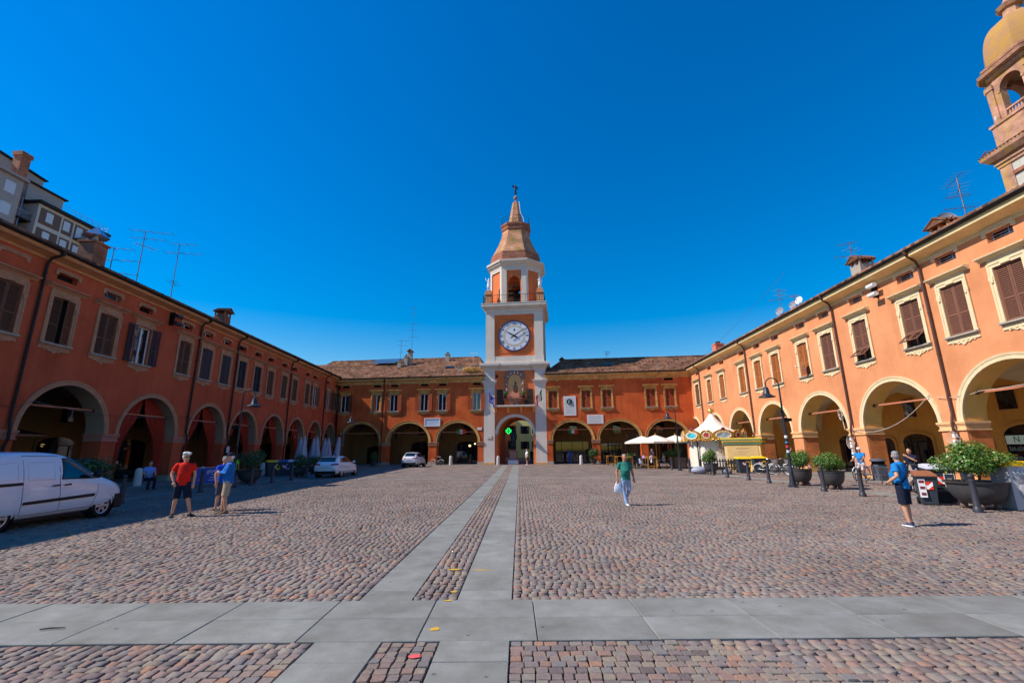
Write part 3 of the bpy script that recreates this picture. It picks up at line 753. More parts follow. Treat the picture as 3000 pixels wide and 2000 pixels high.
    def downpipe(s, x, m, ztop, yo, zc, zbot=0.1, r=.058):
        b = MB()
        b.tube([(x + .12, yo, ztop), (x + .10, yo + .04, ztop - .18), (x + .03, -.22, zc + .04), (x, -.12, zc - .18), (x, -.10, zc - .5), (x, -.10, 3.6), (x, -.10, 3.15), (x, -.20, 2.75), (x, -.20, 2.35), (x, -.10, 2.05), (x, -.10, zbot)], r, 8)
        b.lathe([(.11, ztop + .02), (.09, ztop - .12), (.06, ztop - .2)], 8, (x + .12, yo, 0))
        z = 3.9
        while z < zc - .6:
            b.lathe([(r + .012, z), (r + .012, z + .05)], 8, (x, -.10, 0)); b.box(x - .015, x + .015, -.10, .01, z + .01, z + .04); z += 2.0
        s.part('downpipe', b, m, True)
    def roof(s, x0, x1, ze, ye, slope, run, hip0=0.0, hip1=0.0, lam=.24, row=.42, m=None, cols=4):
        """tiled slope: corrugated courses from eave (ye) up to ridge, plus the far slope"""
        nx = int((x1 - x0) / lam) * cols; nr = int(run / row)
        xs = np.linspace(x0, x1, nx + 1); wave = .035 * np.abs(np.sin(PI * (xs - x0) / lam)) * 1.6
        V = []; F = []
        for r in range(nr):
            for e in (0, 1):
                t = (r + e) * row; lift = (.045 if e == 0 else 0.0)
                jit = rng.normal(0, .006, nx + 1)
                z = ze + t * slope + wave + lift + jit
                xx = np.clip(xs, x0 + hip0 * t, x1 - hip1 * t)
                V.append(np.stack([xx, np.full(nx + 1, ye + t), z], 1))
        n1 = nx + 1
        for r in range(2 * nr - 1):
            i = np.arange(nx); F.append(np.stack([r * n1 + i, r * n1 + i + 1, (r + 1) * n1 + i + 1, (r + 1) * n1 + i], 1))
        # eave underside lip
        V.append(np.stack([xs, np.full(n1, ye + .01), np.full(n1, ze - .02)], 1)); k = 2 * nr
        i = np.arange(nx); F.append(np.stack([k * n1 + i, k * n1 + i + 1, i + 1, i], 1))
        me = np_mesh('roof_tiles', np.concatenate(V), np.concatenate(F), m or M['tile'])
        rt = link('roof', me, s.root)
        rt['kind'] = 'stuff'
        b = MB(); T = run
        b.add([(x0, ye, ze - .03), (x1, ye, ze - .03), (x1 - hip1 * T, ye + T, ze + T * slope - .03), (x0 + hip0 * T, ye + T, ze + T * slope - .03), (x0, ye + 2 * T, ze - .03), (x1, ye + 2 * T, ze - .03)],
              [(0, 1, 2, 3), (3, 2, 5, 4), (0, 3, 4), (1, 5, 2), (0, 4, 5, 1)])
        s.part('roof_deck', b, M['tile'])
        rz = MB(); n = int((x1 - x0 - (hip0 + hip1) * T) / .38)
        for k in range(n):
            x = x0 + hip0 * T + k * .38; rz.tube([(x, ye + T, ze + T * slope + .03), (x + .40, ye + T, ze + T * slope + .05)], [.12, .10], 6)
        s.part('ridge_tiles', rz, m or M['tile'], True)
        return rt
def holes_for(wx, vx, c, blind=()):
    H = [(x - c['wd'] / 2, x + c['wd'] / 2, c['zs'], c['zh'], .33) for x in wx]
    H += [(x - .525, x + .525, c['v0'], c['v1'], .32) for x in vx if x not in blind]
    return H
def A(c, r_out, ring=.23, z0=2.75, apex=5.27): return dict(c=c, rx=r_out - ring, z0=z0, rz=apex - ring - z0)

# ---- left building (in shade)
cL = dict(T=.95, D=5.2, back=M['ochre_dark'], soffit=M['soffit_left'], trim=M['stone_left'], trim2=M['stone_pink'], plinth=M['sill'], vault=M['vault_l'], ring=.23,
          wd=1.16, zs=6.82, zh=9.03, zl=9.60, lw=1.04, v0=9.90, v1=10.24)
PL, RL = (-21.061, -.699), R_(91.9)
L = Wing('arcade_building', 'long brick-red two-storey arcaded building in the shade, with red curtains in its arches', PL, RL, cL)
aL = [A(12.0, 2.45), A(17.55, 2.48), A(23.2, 2.5), A(28.68, 2.5), A(34.3, 2.33), A(39.1, 2.3), A(44.2, 2.32), A(49.17, 2.22), A(54.1, 2.2), A(58.95, 2.15)]
wL = [(12.6, 'closed', 'sh_umber'), (15.5, 'closed', 'sh_umber'), (19.22, 'closed', 'sh_umber'), (21.78, 'ajar', 'sh_umber'), (24.42, 'closed', 'sh_umber'), (26.96, 'open', 'sh_dark'), (30.65, 'closed', 'sh_umber'), (33.03, 'flat', 'sh_dark'), (35.42, 'flat', 'sh_dark'), (37.78, 'closed', 'sh_dark'), (40.25, 'closed', 'sh_dark'), (42.6, 'closed', 'sh_umber'), (45.4, 'closed', 'sh_umber'), (47.8, 'closed', 'sh_umber'), (51.0, 'closed', 'sh_umber'), (53.1, 'open', 'sh_umber'), (57.5, 'open', 'sh_umber'), (60.35, 'open', 'sh_umber')]
vL = [(12.6, 'dark'), (15.5, 'dark'), (19.1, 'blind'), (21.7, 'dark'), (24.4, 'bars'), (26.85, 'dark'), (30.57, 'glass'), (32.9, 'glass'), (35.3, 'glass'), (37.5, 'dark'), (40.05, 'dark'), (42.4, 'dark'), (45.2, 'dark'), (47.5, 'dark'), (50.85, 'dark'), (52.9, 'dark'), (57.05, 'dark'), (60.3, 'dark')]
X0, X1 = 8.0, 62.3
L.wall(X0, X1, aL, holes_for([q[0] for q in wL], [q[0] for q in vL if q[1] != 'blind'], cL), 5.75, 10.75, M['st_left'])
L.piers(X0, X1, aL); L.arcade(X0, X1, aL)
for x, k, m in wL: L.window(x, k, M[m])
for x, k in vL: L.vent(x, k)
prof = [(.02, 10.58), (-.05, 10.58), (-.05, 10.66), (-.10, 10.70), (-.20, 10.73), (-.34, 10.78), (-.46, 10.80), (-.50, 10.84), (-.52, 10.97), (.02, 11.0)]
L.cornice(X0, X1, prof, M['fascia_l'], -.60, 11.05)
for x in (20.5, 31.92, 36.75, 46.6, 56.15, 61.2): L.downpipe(x, M['pipe_black'], 11.0, -.60, 10.62)
L.roof(X0, X1, 11.10, -.66, .42, 7.5)
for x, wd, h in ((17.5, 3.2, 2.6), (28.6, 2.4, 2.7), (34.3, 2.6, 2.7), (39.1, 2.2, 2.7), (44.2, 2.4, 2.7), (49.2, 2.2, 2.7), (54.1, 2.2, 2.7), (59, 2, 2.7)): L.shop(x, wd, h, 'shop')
for a in aL[1:]: L.high_window(a['c'] + .3)

# ---- right building (sunlit)
cR = dict(T=1.0, D=5.3, back=M['ochre_wall'], soffit=M['soffit_right'], trim=M['stone_right'], trim2=mat('impost_apricot', S(240, 184, 130), .9, var=.08, bump=.15), plinth=M['plinth_ochre'], vault=M['vault_r'], ring=.24, brick_pier=M['brick_pier'],
          wd=1.15, zs=6.55, zh=8.86, zl=9.42, lw=1.02, v0=9.92, v1=10.34)
PR, RR = (19.111, -.801), R_(-92.4)
Rw = Wing('arcade_building', 'long apricot two-storey arcaded building in full sun, with brown shutters', PR, RR, cR)
aR = [A(-s, r, .24, 2.8, 5.36) for s, r in ((12.6, 2.7), (18.85, 2.66), (25.03, 2.72), (31.3, 2.7), (37.35, 2.62), (43.25, 2.52), (49.1, 2.4), (55.1, 2.2))]
wR = [(12.6, 'closed', 'sh_brown'), (15.2, 'closed', 'sh_brown'), (17.87, 'closed', 'sh_brown'), (20.38, 'closed', 'sh_brown'), (22.78, 'flap', 'sh_brown'), (26.42, 'flap', 'sh_brown'), (29.48, 'closed', 'sh_brown'), (32.2, 'closed', 'sh_tan'), (35.9, 'closed', 'sh_tan'), (38.75, 'closed', 'sh_tan'), (41.75, 'closed', 'sh_tan'), (46.25, 'closed', 'sh_tan'), (49.6, 'closed', 'sh_tan'), (53.25, 'closed', 'sh_umber'), (56.75, 'closed', 'sh_umber')]
vR = [(15.2, 'bars'), (17.85, 'bars'), (20.36, 'bars'), (22.7, 'bars'), (26.35, 'bars'), (29.4, 'bars'), (32.05, 'bars'), (35.58, 'bars'), (38.57, 'bars'), (41.45, 'glass'), (45.95, 'glass'), (49.25, 'glass'), (52.8, 'glass'), (56.3, 'glass')]
X0, X1 = -59.2, -8.0
Rw.wall(X0, X1, aR, holes_for([-q[0] for q in wR], [-q[0] for q in vR], cR), 5.75, 10.7, M['st_right'])
Rw.piers(X0, X1, aR); Rw.arcade(X0, X1, aR)
for x, k, m in wR: Rw.window(-x, k, M[m])
for x, k in vR: Rw.vent(-x, k)
prof = [(.02, 10.40), (-.04, 10.40), (-.04, 10.58), (-.10, 10.62), (-.20, 10.66), (-.36, 10.70), (-.50, 10.72), (-.58, 10.73), (-.61, 10.76), (-.63, 10.96), (.02, 11.0)]
Rw.cornice(X0, X1, prof, M['fascia'], -.70, 11.05)
for x in (21.68, 28.4, 40.6, 52.1, 58.0): Rw.downpipe(-x, M['pipe_brown'], 11.0, -.70, 10.5)
Rw.roof(X0, X1, 11.12, -.74, .40, 7.0)

# ---- back wings, left and right of the clock tower
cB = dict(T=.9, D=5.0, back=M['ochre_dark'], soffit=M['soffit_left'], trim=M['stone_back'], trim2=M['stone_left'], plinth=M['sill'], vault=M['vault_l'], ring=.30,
          wd=1.05, zs=6.62, zh=8.75, zl=9.34, lw=.95, v0=9.74, v1=10.04, brick_pier=None)
PB, RB = (.279, 56.753), R_(-6.6)
Bl = Wing('arcade_building', 'red arcaded building between the shaded building and the clock tower, with open rust shutters', PB, RB, cB)
aBl = [A(-19.85, 2.9, .3, 2.72, 5.42), A(-13.5, 2.95, .3, 2.72, 5.42), A(-7.23, 2.9, .3, 2.72, 5.40)]
wBl = [(-22.2, 'open', 'sh_umber'), (-17.95, 'inner', 'sh_tan'), (-15.62, 'open', 'sh_rust'), (-11.62, 'open', 'sh_rust'), (-9.25, 'open', 'sh_rust'), (-4.82, 'open', 'sh_rust')]
X0, X1 = -23.0, -3.9
Bl.wall(X0, X1, aBl, holes_for([q[0] for q in wBl], [q[0] for q in wBl], cB), 5.75, 10.3, M['st_back'])
Bl.piers(X0, X1, aBl); Bl.arcade(X0, X1, aBl)
for x, k, m in wBl: Bl.window(x, k, M[m]); Bl.vent(x, 'dark')
prof = [(.02, 10.12), (-.05, 10.12), (-.06, 10.34), (-.12, 10.40), (-.22, 10.46), (-.36, 10.52), (-.44, 10.55), (-.46, 10.78), (.02, 10.8)]
Bl.cornice(X0 - .3, X1, prof, M['fascia_b'], -.52, 10.86)
Bl.downpipe(-16.95, M['pipe_black'], 10.8, -.52, 10.3)
Bl.roof(X0 - 6, X1 + .2, 10.92, -.58, .455, 9.0, 0.0, 0.25)
cB2 = dict(cB); cB2['zl'] = 9.28
Br = Wing('arcade_building', 'red arcaded building right of the clock tower, with closed rust shutters and marble plaques', PB, RB, cB2)
aBr = [A(6.93, 2.66, .3, 2.85, 5.28), A(12.55, 2.68, .3, 2.85, 5.28), A(18.05, 2.6, .3, 2.85, 5.26)]
wBr = [(4.73, 'closed', 'sh_rust'), (8.77, 'closed', 'sh_rust'), (11.28, 'closed', 'sh_rust'), (16.48, 'closed', 'sh_rust'), (18.7, 'closed', 'sh_rust')]
X0, X1 = 3.85, 21.6
Br.wall(X0, X1, aBr, holes_for([q[0] for q in wBr], [18.7], cB2), 5.75, 10.25, M['st_back'])
Br.piers(X0, X1, aBr); Br.arcade(X0, X1, aBr)
for x, k, m in wBr: Br.window(x, k, M[m]); Br.vent(x, 'dark' if x == 18.7 else 'blind')
Br.cornice(X0, X1 + .3, [(y, z - .03) for y, z in prof], M['fascia_b'], -.52, 10.82)
Br.roof(X0 - .2, X1 + 6, 10.88, -.58, .43, 6.6, .35, 0.0)
# ------------------------------------------------------------------ clock tower
T_ = thing('clock_tower', 'tall salmon and pale grey clock tower with brick cap over the central gateway arch', 'tower', (PB[0], PB[1], 0), RB)
def tp(name, b, m, smooth=False, parent=None): return b.build(name, m, parent or T_, smooth)
W0 = 3.86; DP = 7.6
# gateway storey: salmon wall with an arch through it
b = MB(); N = 24; rx, rz, z0 = 2.20, 2.10, 3.60
for (l, r) in ((-W0 + .05, -rx), (rx, W0 - .05)): b.box(l, r, .30, DP, 0, 6.9)
P = [(-rx * math.cos(PI * k / N), z0 + rz * math.sin(PI * k / N)) for k in range(N + 1)]
for (xa, za), (xb, zb) in zip(P[:-1], P[1:]):
    b.quad((xa, .30, za), (xb, .30, zb), (xb, .30, 6.9), (xa, .30, 6.9)); b.quad((xa, .30, za), (xa, DP, za), (xb, DP, zb), (xb, .30, zb))
    b.quad((xa, DP, za), (xa, DP, 6.9), (xb, DP, 6.9), (xb, DP, zb))
tp('gateway_wall', b, M['st_tower'])
b = MB()
def ringp(o, y): return [(-(rx + o) * math.cos(PI * k / N), y, z0 + (rz + o) * math.sin(PI * k / N)) for k in range(N + 1)]
Rg = [ringp(o, y) for o, y in ((0.0, 1.2), (-.01, .24), (.22, .22), (.24, .18), (.33, .18), (.35, .31))]
for u, v in zip(Rg[:-1], Rg[1:]):
    for k in range(N): b.quad(u[k], u[k + 1], v[k + 1], v[k])
for k in (0, N): b.add([r[k] for r in Rg], [tuple(range(len(Rg)))])
tp('archivolt', b, M['tower_white'], True)
spr = mat('springer_salmon', S(206, 140, 104), .9, var=.08)
for s in (-1, 1):
    b = MB(); xa, xb = sorted((s * (rx - .01), s * (rx + .34))); b.box(xa, xb, .20, .31, 3.30, 3.60); tp('arch_springer', b, spr)
    b = MB(); b.box(xa - .0, xb, .22, .31, 0, .5); tp('jamb_base', b, spr)
# storey above: wall behind the balcony, niche
b = MB()
b.box(-W0 + .05, -.90, .30, DP, 6.9, 11.6); b.box(.90, W0 - .05, .30, DP, 6.9, 11.6)
b.box(-.9, .9, .95, DP, 6.9, 11.6); b.box(-.9, .9, .30, .96, 6.9, 8.1)
n = 14; P = [(-.87 * math.cos(PI * k / n), 10.15 + .88 * math.sin(PI * k / n)) for k in range(n + 1)]
for (xa, za), (xb, zb) in zip(P[:-1], P[1:]): b.quad((xa, .30, za), (xb, .30, zb), (xb, .30, 11.6), (xa, .30, 11.6))
b.quad((-.9, .3, 8.1), (-.87, .3, 8.1), (-.87, .3, 11.6), (-.9, .3, 11.6)); b.quad((.87, .3, 8.1), (.9, .3, 8.1), (.9, .3, 11.6), (.87, .3, 11.6))
tp('balcony_wall', b, M['st_tower'])
b = MB()
prof = [(.87 * math.cos(PI * k / 10), .31 + .6 * math.sin(PI * k / 10)) for k in range(11)]
b.loft([[(x, y, 8.1) for x, y in prof], [(x, y, 10.15) for x, y in prof], [(x * .75, .31 + (y - .31) * .8, 10.75) for x, y in prof], [(x * .3, .31 + (y - .31) * .4, 11.0) for x, y in prof], [(x * .02, .31, 11.05) for x, y in prof]], cap=False)
tp('niche', b, mat('niche_ochre', S(226, 170, 110), .9, var=.1), True)
b = MB(); st = mat('niche_stone_brown', S(150, 112, 100), .9, var=.2, vs=4, bump=.2)
for s in (-1, 1):
    xa, xb = sorted((s * .90, s * 1.18)); b.box(xa, xb, .18, .31, 7.95, 11.38)
    xa, xb = sorted((s * 1.175, s * 1.32)); b.box(xa, xb, .20, .31, 10.35, 11.08)
for (xa, za), (xb, zb) in zip(P[:-1], P[1:]): b.quad((xa, .22, za), (xb, .22, zb), (xb * 1.02, .22, 11.38), (xa * 1.02, .22, 11.38)); b.quad((xa, .22, za), (xa, .31, za), (xb, .31, zb), (xb, .22, zb))
b.box(-.9, .9, .19, .31, 11.34, 11.44)
ns = tp('niche_surround', b, st)
b = MB(); b.box(-.06, .06, -.02, .03, -.10, .10); b.ball((0, -.03, 0), (.07, .03, .1), 6); me = b.mesh('cherub_medallion', M['marble'])
for x, z in ((-1.04, 9.0), (-1.03, 9.75), (-.86, 10.75), (-.5, 11.12), (-.06, 11.25), (.36, 11.18), (.76, 10.95), (1.03, 9.85), (.99, 9.05)): link('medallion', me, ns, (x, .17, z))
b = MB(); b.box(-.80, .80, -.35, .6, 7.5, 7.96); b.box(-.98, .98, -.45, .55, 7.88, 7.97); b.box(-.60, .60, -.15, .7, 7.97, 8.62); tp('niche_pedestal', b, mat('pedestal_salmon', S(208, 140, 110), .9, var=.12))
for x in (-1.9, 1.9):
    b = MB(); b.box(x - .37, x + .37, .24, .34, 7.1, 9.13); b.box(x - .02, x + .02, .22, .25, 7.1, 9.1)
    for k in range(4): b.box(x - .30 + .32 * (k % 2), x - .05 + .32 * (k % 2), .215, .245, 7.3 + .9 * (k // 2), 8.0 + .9 * (k // 2))
    tp('balcony_door', b, M['wood_door'])
b = MB(); b.box(-2.56, 2.56, -.75, .3, 6.93, 7.08); b.box(-2.5, 2.5, -.68, .3, 6.86, 6.93); tp('balcony_slab', b, M['tower_white'])
for x in (-2.37, -.82, .82, 2.37):
    b = MB(); b.prism([(.3, 6.86), (-.62, 6.86), (-.60, 6.70), (-.25, 6.5), (-.12, 6.2), (.3, 6.16)], 'x', x - .13, x + .13); tp('corbel', b, M['plinth_ochre'])
b = MB()
for k in range(44): x = -2.5 + 5.0 * k / 43; b.tube([(x, -.70, 7.08), (x, -.70, 7.98)], .011, 4)
b.tube([(-2.5, .25, 7.98), (-2.5, -.70, 7.98), (2.5, -.70, 7.98), (2.5, .25, 7.98)], .022, 5); b.tube([(-2.5, -.70, 7.16), (2.5, -.70, 7.16)], .014, 4)
tp('balcony_railing', b, M['iron'])
# giant pilasters with caps
for s in (-1, 1):
    b = MB(); xa, xb = sorted((s * 2.53, s * 3.88)); b.box(xa, xb, 0, DP, .22, 11.5)
    for o, za, zb in ((.04, 9.55, 9.72), (.08, 9.72, 9.86), (.14, 9.86, 10.0), (.22, 10.0, 10.14), (.25, 10.14, 10.24)): b.box(xa - o, xb + o, -o, .5, za, zb)
    tp('pilaster', b, M['tower_white'])
    b = MB(); b.box(xa - .05, xb + .05, -.05, DP, 0, .22); tp('plinth', b, M['plinth_ochre'])
b = MB()
for (o, za, zb) in ((.06, 11.5, 11.75), (.14, 11.75, 11.88), (.30, 11.88, 12.0), (.42, 12.0, 12.14), (.50, 12.14, 12.40), (.46, 12.40, 12.45)):
    for s in (-1, 1):
        xa, xb = sorted((s * 2.35, s * 3.90)); b.box(xa - o * (1 if s > 0 else 1), xb + o, -o, DP + .3, za, zb)
    b.box(-2.36, 2.36, .24 - o, DP, za, zb - .004)
tp('lower_cornice', b, M['tower_white'])
# clock storey
b = MB(); b.box(-3.80, 3.80, .02, DP, 12.45, 12.62); b.box(-3.74, 3.74, .06, DP, 12.62, 13.05); b.box(-3.72, 3.72, .08, DP, 13.05, 13.34)
for s in (-1, 1): xa, xb = sorted((s * 2.58, s * 3.70)); b.box(xa, xb, .10, DP, 13.34, 18.86); b.box(xa - .03, xb + .06, .03, .2, 12.45, 13.34)
b.box(-3.70, 3.70, .10, DP, 18.86, 19.2)
b.box(-3.70, -2.6, .3, DP, 13.3, 19.2); b.box(2.6, 3.70, .3, DP, 13.3, 19.2); b.box(-2.6, 2.6, DP - .3, DP, 13.3, 19.2)
tp('clock_storey', b, M['tower_white'])
b = MB(); b.box(-2.6, 2.6, .30, .8, 13.34, 18.86)
e, c_ = 2.28, .42
pts = [(-e + c_, -e), (e - c_, -e), (e - c_, -e + c_), (e, -e + c_), (e, e - c_), (e - c_, e - c_), (e - c_, e), (-e + c_, e), (-e + c_, e - c_), (-e, e - c_), (-e, -e + c_), (-e + c_, -e + c_)]
pin = [(x * .965, z * .965) for x, z in pts]; k = len(pts)
b.add([(x, .255, z + 16.05) for x, z in pts] + [(x, .255, z + 16.05) for x, z in pin] + [(x, .305, z + 16.05) for x, z in pts] + [(x, .305, z + 16.05) for x, z in pin],
      [(i, (i + 1) % k, k + (i + 1) % k, k + i) for i in range(k)] + [(i, (i + 1) % k, 2 * k + (i + 1) % k, 2 * k + i) for i in range(k)] + [(k + i, k + (i + 1) % k, 3 * k + (i + 1) % k, 3 * k + i) for i in range(k)])
tp('clock_panel', b, M['st_tower'])
# clock
navy = mat('clock_navy', S(28, 38, 110), .5, var=.1); cw = mat('clock_white', S(222, 224, 232), .5, var=.04); gold = mat('clock_ochre', S(206, 170, 100), .6, var=.1)
CZ = 16.02
def disc(r0, r1, y0, y1, n=48):
    q = MB(); q.loft([[(r * math.cos(2 * PI * k / n), y, CZ + r * math.sin(2 * PI * k / n)) for k in range(n)] for r, y in ((r0, y1), (r0, y0), (r1, y0), (r1, y1))], cap=(r1 < .01)); return q
clock = tp('clock_face', disc(1.96, .001, .17, .30), cw, True)
b = MB(); n = 48
b.loft([[(r * math.cos(2 * PI * k / n), y, CZ + r * math.sin(2 * PI * k / n)) for k in range(n)] for r, y in ((2.03, .30), (2.03, .12), (1.91, .12), (1.91, .20))], cap=False)
b.build('clock_rim', navy, clock, True)
b = MB()
for r in (1.42, 1.22):
    b.loft([[(rr * math.cos(2 * PI * k / n), y, CZ + rr * math.sin(2 * PI * k / n)) for k in range(n)] for rr, y in ((r + .022, .17), (r + .022, .162), (r - .022, .162), (r - .022, .17))], cap=False)
for k in range(60):
    a = 2 * PI * k / 60; d = Vector((math.cos(a), 0, math.sin(a))); t = Vector((-math.sin(a), 0, math.cos(a))) * (.03 if k % 5 == 0 else .016)
    p0, p1 = d * 1.24, d * 1.40; q = Vector((0, .163, CZ)); b.quad(p0 - t + q, p0 + t + q, p1 + t + q, p1 - t + q)
b.build('minute_ring', gold, clock)
for i, num in enumerate(('XII', 'I', 'II', 'III', 'IV', 'V', 'VI', 'VII', 'VIII', 'IX', 'X', 'XI')):
    a = -2 * PI * i / 12
    me = text_mesh(num, .42, .006); me.materials.append(navy)
    me.transform(Matrix.Translation((0, .16, CZ)) @ Matrix.Rotation(-a, 4, 'Y') @ Matrix.Translation((0, 0, 1.66)) @ VERT @ Matrix.Diagonal((.95, 1.05, 1, 1)))
    link('numeral', me, clock)
black = mat('clock_hand_black', S(20, 20, 24), .5)
def hand(ang, ln, wd, tail, y):
    b = MB(); d = Vector((math.sin(ang), 0, math.cos(ang))); t = Vector((math.cos(ang), 0, -math.sin(ang))); o = Vector((0, y, CZ))
    pr = [(-tail, wd * .9), (-tail * .6, wd), (0, wd * .9), (ln * .7, wd * .6), (ln, wd * .3)]
    up = [o + d * s + t * w_ for s, w_ in pr] + [o + d * s - t * w_ for s, w_ in reversed(pr)]
    dn = [p + Vector((0, .03, 0)) for p in up]; k = len(up)
    b.add(up + dn, [tuple(range(k)), tuple(range(2 * k - 1, k - 1, -1))] + [(i, (i + 1) % k, k + (i + 1) % k, k + i) for i in range(k)])
    b.build('clock_hand', black, clock)
hand(R_(-59), 1.22, .085, .55, .10); hand(R_(56), 1.65, .075, .55, .06)
b = MB(); b.prism([(x * .14, CZ + .78 + z * .2) for x, z in ((0, 1), (.5, .5), (1, .1), (.4, -.5), (0, -1), (-.4, -.5), (-1, .1), (-.5, .5))], 'y', .16, .175); b.build('clock_crest', navy, clock)
# upper cornice + terrace
b = MB()
for (o, za, zb) in ((.05, 19.2, 19.55), (.12, 19.55, 19.68), (.28, 19.68, 19.80), (.40, 19.80, 19.96), (.50, 19.96, 20.28), (.54, 20.28, 20.36)): b.box(-3.72 - o, 3.72 + o, .08 - o, DP - .08 + o, za, zb)
tp('upper_cornice', b, M['tower_white'])
CY = 3.8
ped = mat('pedestal_tan', S(214, 150, 104), .9, var=.08)
for s in (-1, 1):
    for cy_ in (.10, 6.6):
        xa, xb = sorted((s * 2.98, s * 3.86)); b = MB(); b.box(xa, xb, cy_, cy_ + .9, 20.36, 21.75); b.box(xa - .08, xb + .08, cy_ - .08, cy_ + .98, 21.75, 21.85); b.box(xa + .05, xb - .05, cy_ + .05, cy_ + .85, 21.85, 22.35)
        tp('pedestal', b, ped)
b = MB()
lo, hi = -.28, DP + .25
loop = [(-4.0, -.25), (4.0, -.25), (4.0, 7.8), (-4.0, 7.8), (-4.0, -.25)]
for z in (21.5, 20.55): b.tube([(x, y, z) for x, y in loop], .025, 5)
for (x0, y0), (x1, y1) in zip(loop[:-1], loop[1:]):
    for k in range(26): t = k / 26; b.tube([(x0 + (x1 - x0) * t, y0 + (y1 - y0) * t, 20.36), (x0 + (x1 - x0) * t, y0 + (y1 - y0) * t, 21.5)], .014 if k % 6 else .028, 4)
tp('terrace_railing', b, M['iron'])
# belfry: chamfered square
def octo(a, h, z): return [(x, CY + y, z) for x, y in ((-h, -a), (h, -a), (a, -h), (a, h), (h, a), (-h, a), (-a, h), (-a, -h))]
aB, hB = 3.45, 1.66
b = MB(); ow, zt_, zs_ = .83, 24.05, 23.2
Z0, Z1 = 20.36, 25.55
def face_wall(p, q, opening):
    """one face from p to q (2D), panel recessed, optional arched opening through it"""
    p = Vector((p[0], p[1], 0)); q = Vector((q[0], q[1], 0)); L_ = (q - p).length; u = (q - p) / L_; nrm = Vector((u.y, -u.x, 0))
    def X(s, d, z): v = p + u * s - nrm * d; return (v.x, v.y, z)
    m = L_ / 2; pw = min(.98, L_ / 2 - .35); pz0, pz1 = 20.36, 25.15
    for (s0, s1, z0_, z1_) in ((0, m - pw, Z0, Z1), (m + pw, L_, Z0, Z1), (m - pw, m + pw, pz1, Z1)): b.quad(X(s0, 0, z0_), X(s1, 0, z0_), X(s1, 0, z1_), X(s0, 0, z1_), 0)
    rd = .14
    b.quad(X(m - pw, 0, pz0), X(m - pw, 0, pz1), X(m - pw, rd, pz1), X(m - pw, rd, pz0), 0); b.quad(X(m + pw, 0, pz0), X(m + pw, rd, pz0), X(m + pw, rd, pz1), X(m + pw, 0, pz1), 0)
    b.quad(X(m - pw, 0, pz1), X(m + pw, 0, pz1), X(m + pw, rd, pz1), X(m - pw, rd, pz1), 0)
    if not opening: b.quad(X(m - pw, rd, pz0), X(m + pw, rd, pz0), X(m + pw, rd, pz1), X(m - pw, rd, pz1), 1); return
    n = 14; P = [(m - ow * math.cos(PI * k / n), zs_ + 1.45 * .85 * math.sin(PI * k / n)) for k in range(n + 1)]
    b.quad(X(m - pw, rd, pz0), X(m - ow, rd, pz0), X(m - ow, rd, pz1), X(m - pw, rd, pz1), 1); b.quad(X(m + ow, rd, pz0), X(m + pw, rd, pz0), X(m + pw, rd, pz1), X(m + ow, rd, pz1), 1)
    for (sa, za), (sb, zb) in zip(P[:-1], P[1:]): b.quad(X(sa, rd, za), X(sb, rd, zb), X(sb, rd, pz1), X(sa, rd, pz1), 1); b.quad(X(sa, rd, za), X(sa, rd + .5, za), X(sb, rd + .5, zb), X(sb, rd, zb), 1)
    for s in (m - ow, m + ow): b.quad(X(s, rd, pz0), X(s, rd + .5, pz0), X(s, rd + .5, zs_), X(s, rd, zs_), 1)
oc = [(x, y) for x, y, z in octo(aB, hB, 0)]
for k in range(8): face_wall(oc[k], oc[(k + 1) % 8], k % 2 == 0)
b.add(octo(aB - .7, hB - .4, 25.3), [tuple(range(8))], 1)
tp('belfry', b, [M['tower_white'], M['st_tower']])
b = MB()
for y in (-aB + .35, aB - .35):
    for z in (20.9, 21.35, 21.8, 22.35, 22.9, 23.5, 24.0): b.tube([(-ow, CY + y, z), (ow, CY + y, z)], .02 if y < 0 else .12, 5)
    b.tube([(0, CY + y, 20.4), (0, CY + y, 24.4)], .03, 5)
tp('belfry_grille', b, M['iron'])['kind'] = 'stuff'
for z in (22.6, 23.3): b = MB(); b.box(-2, 2, CY - .15, CY + .15, z, z + .2); tp('bell_beam', b, M['iron'])
b = MB(); b.lathe([(.02, 23.3), (.25, 23.25), (.35, 22.9), (.42, 22.5), (.55, 22.15), (.50, 22.1), (.02, 22.2)], 14, (0, CY, 0)); tp('bell', b, mat('bronze_bell', S(60, 52, 44), .4, .8), True)
b = MB()
rings = [octo(aB + o, hB + o * .41, z) for o, z in ((0.03, 25.5), (.03, 25.75), (.12, 25.8), (.16, 25.95), (.30, 26.02), (.34, 26.2), (.50, 26.3), (.52, 26.55), (.44, 26.6), (0, 26.62))]
b.loft(rings); tp('belfry_cornice', b, M['tower_white'])
b = MB(); b.loft([octo(a, h, z) for a, h, z in ((3.42, 1.58, 26.6), (3.42, 1.58, 27.55), (3.36, 1.55, 27.6))]); b.loft([octo(a, h, z) for a, h, z in ((3.30, 1.53, 27.6), (3.30, 1.53, 28.05), (3.2, 1.5, 28.1))]); tp('brick_drum', b, M['brick_tower_dark'])
b = MB(); fl = []
for t in np.linspace(0, 1, 9):
    a = 1.86 + (3.2 - 1.86) * (1 - t) ** 1.45; fl.append(octo(a, a * (.465 + .04 * t), 28.1 + 3.7 * t))
fl += [octo(1.84, .93, 31.85), octo(1.84, .93, 32.2)]
b.loft(fl); tp('flared_cap', b, M['brick_tower'])
b = MB(); b.loft([octo(a, a * .5, z) for a, z in ((1.86, 31.95), (1.95, 32.1), (1.95, 32.55), (2.06, 32.7), (2.08, 32.95), (1.9, 33.0))]); tp('lantern_platform', b, M['brick_tower_dark'])
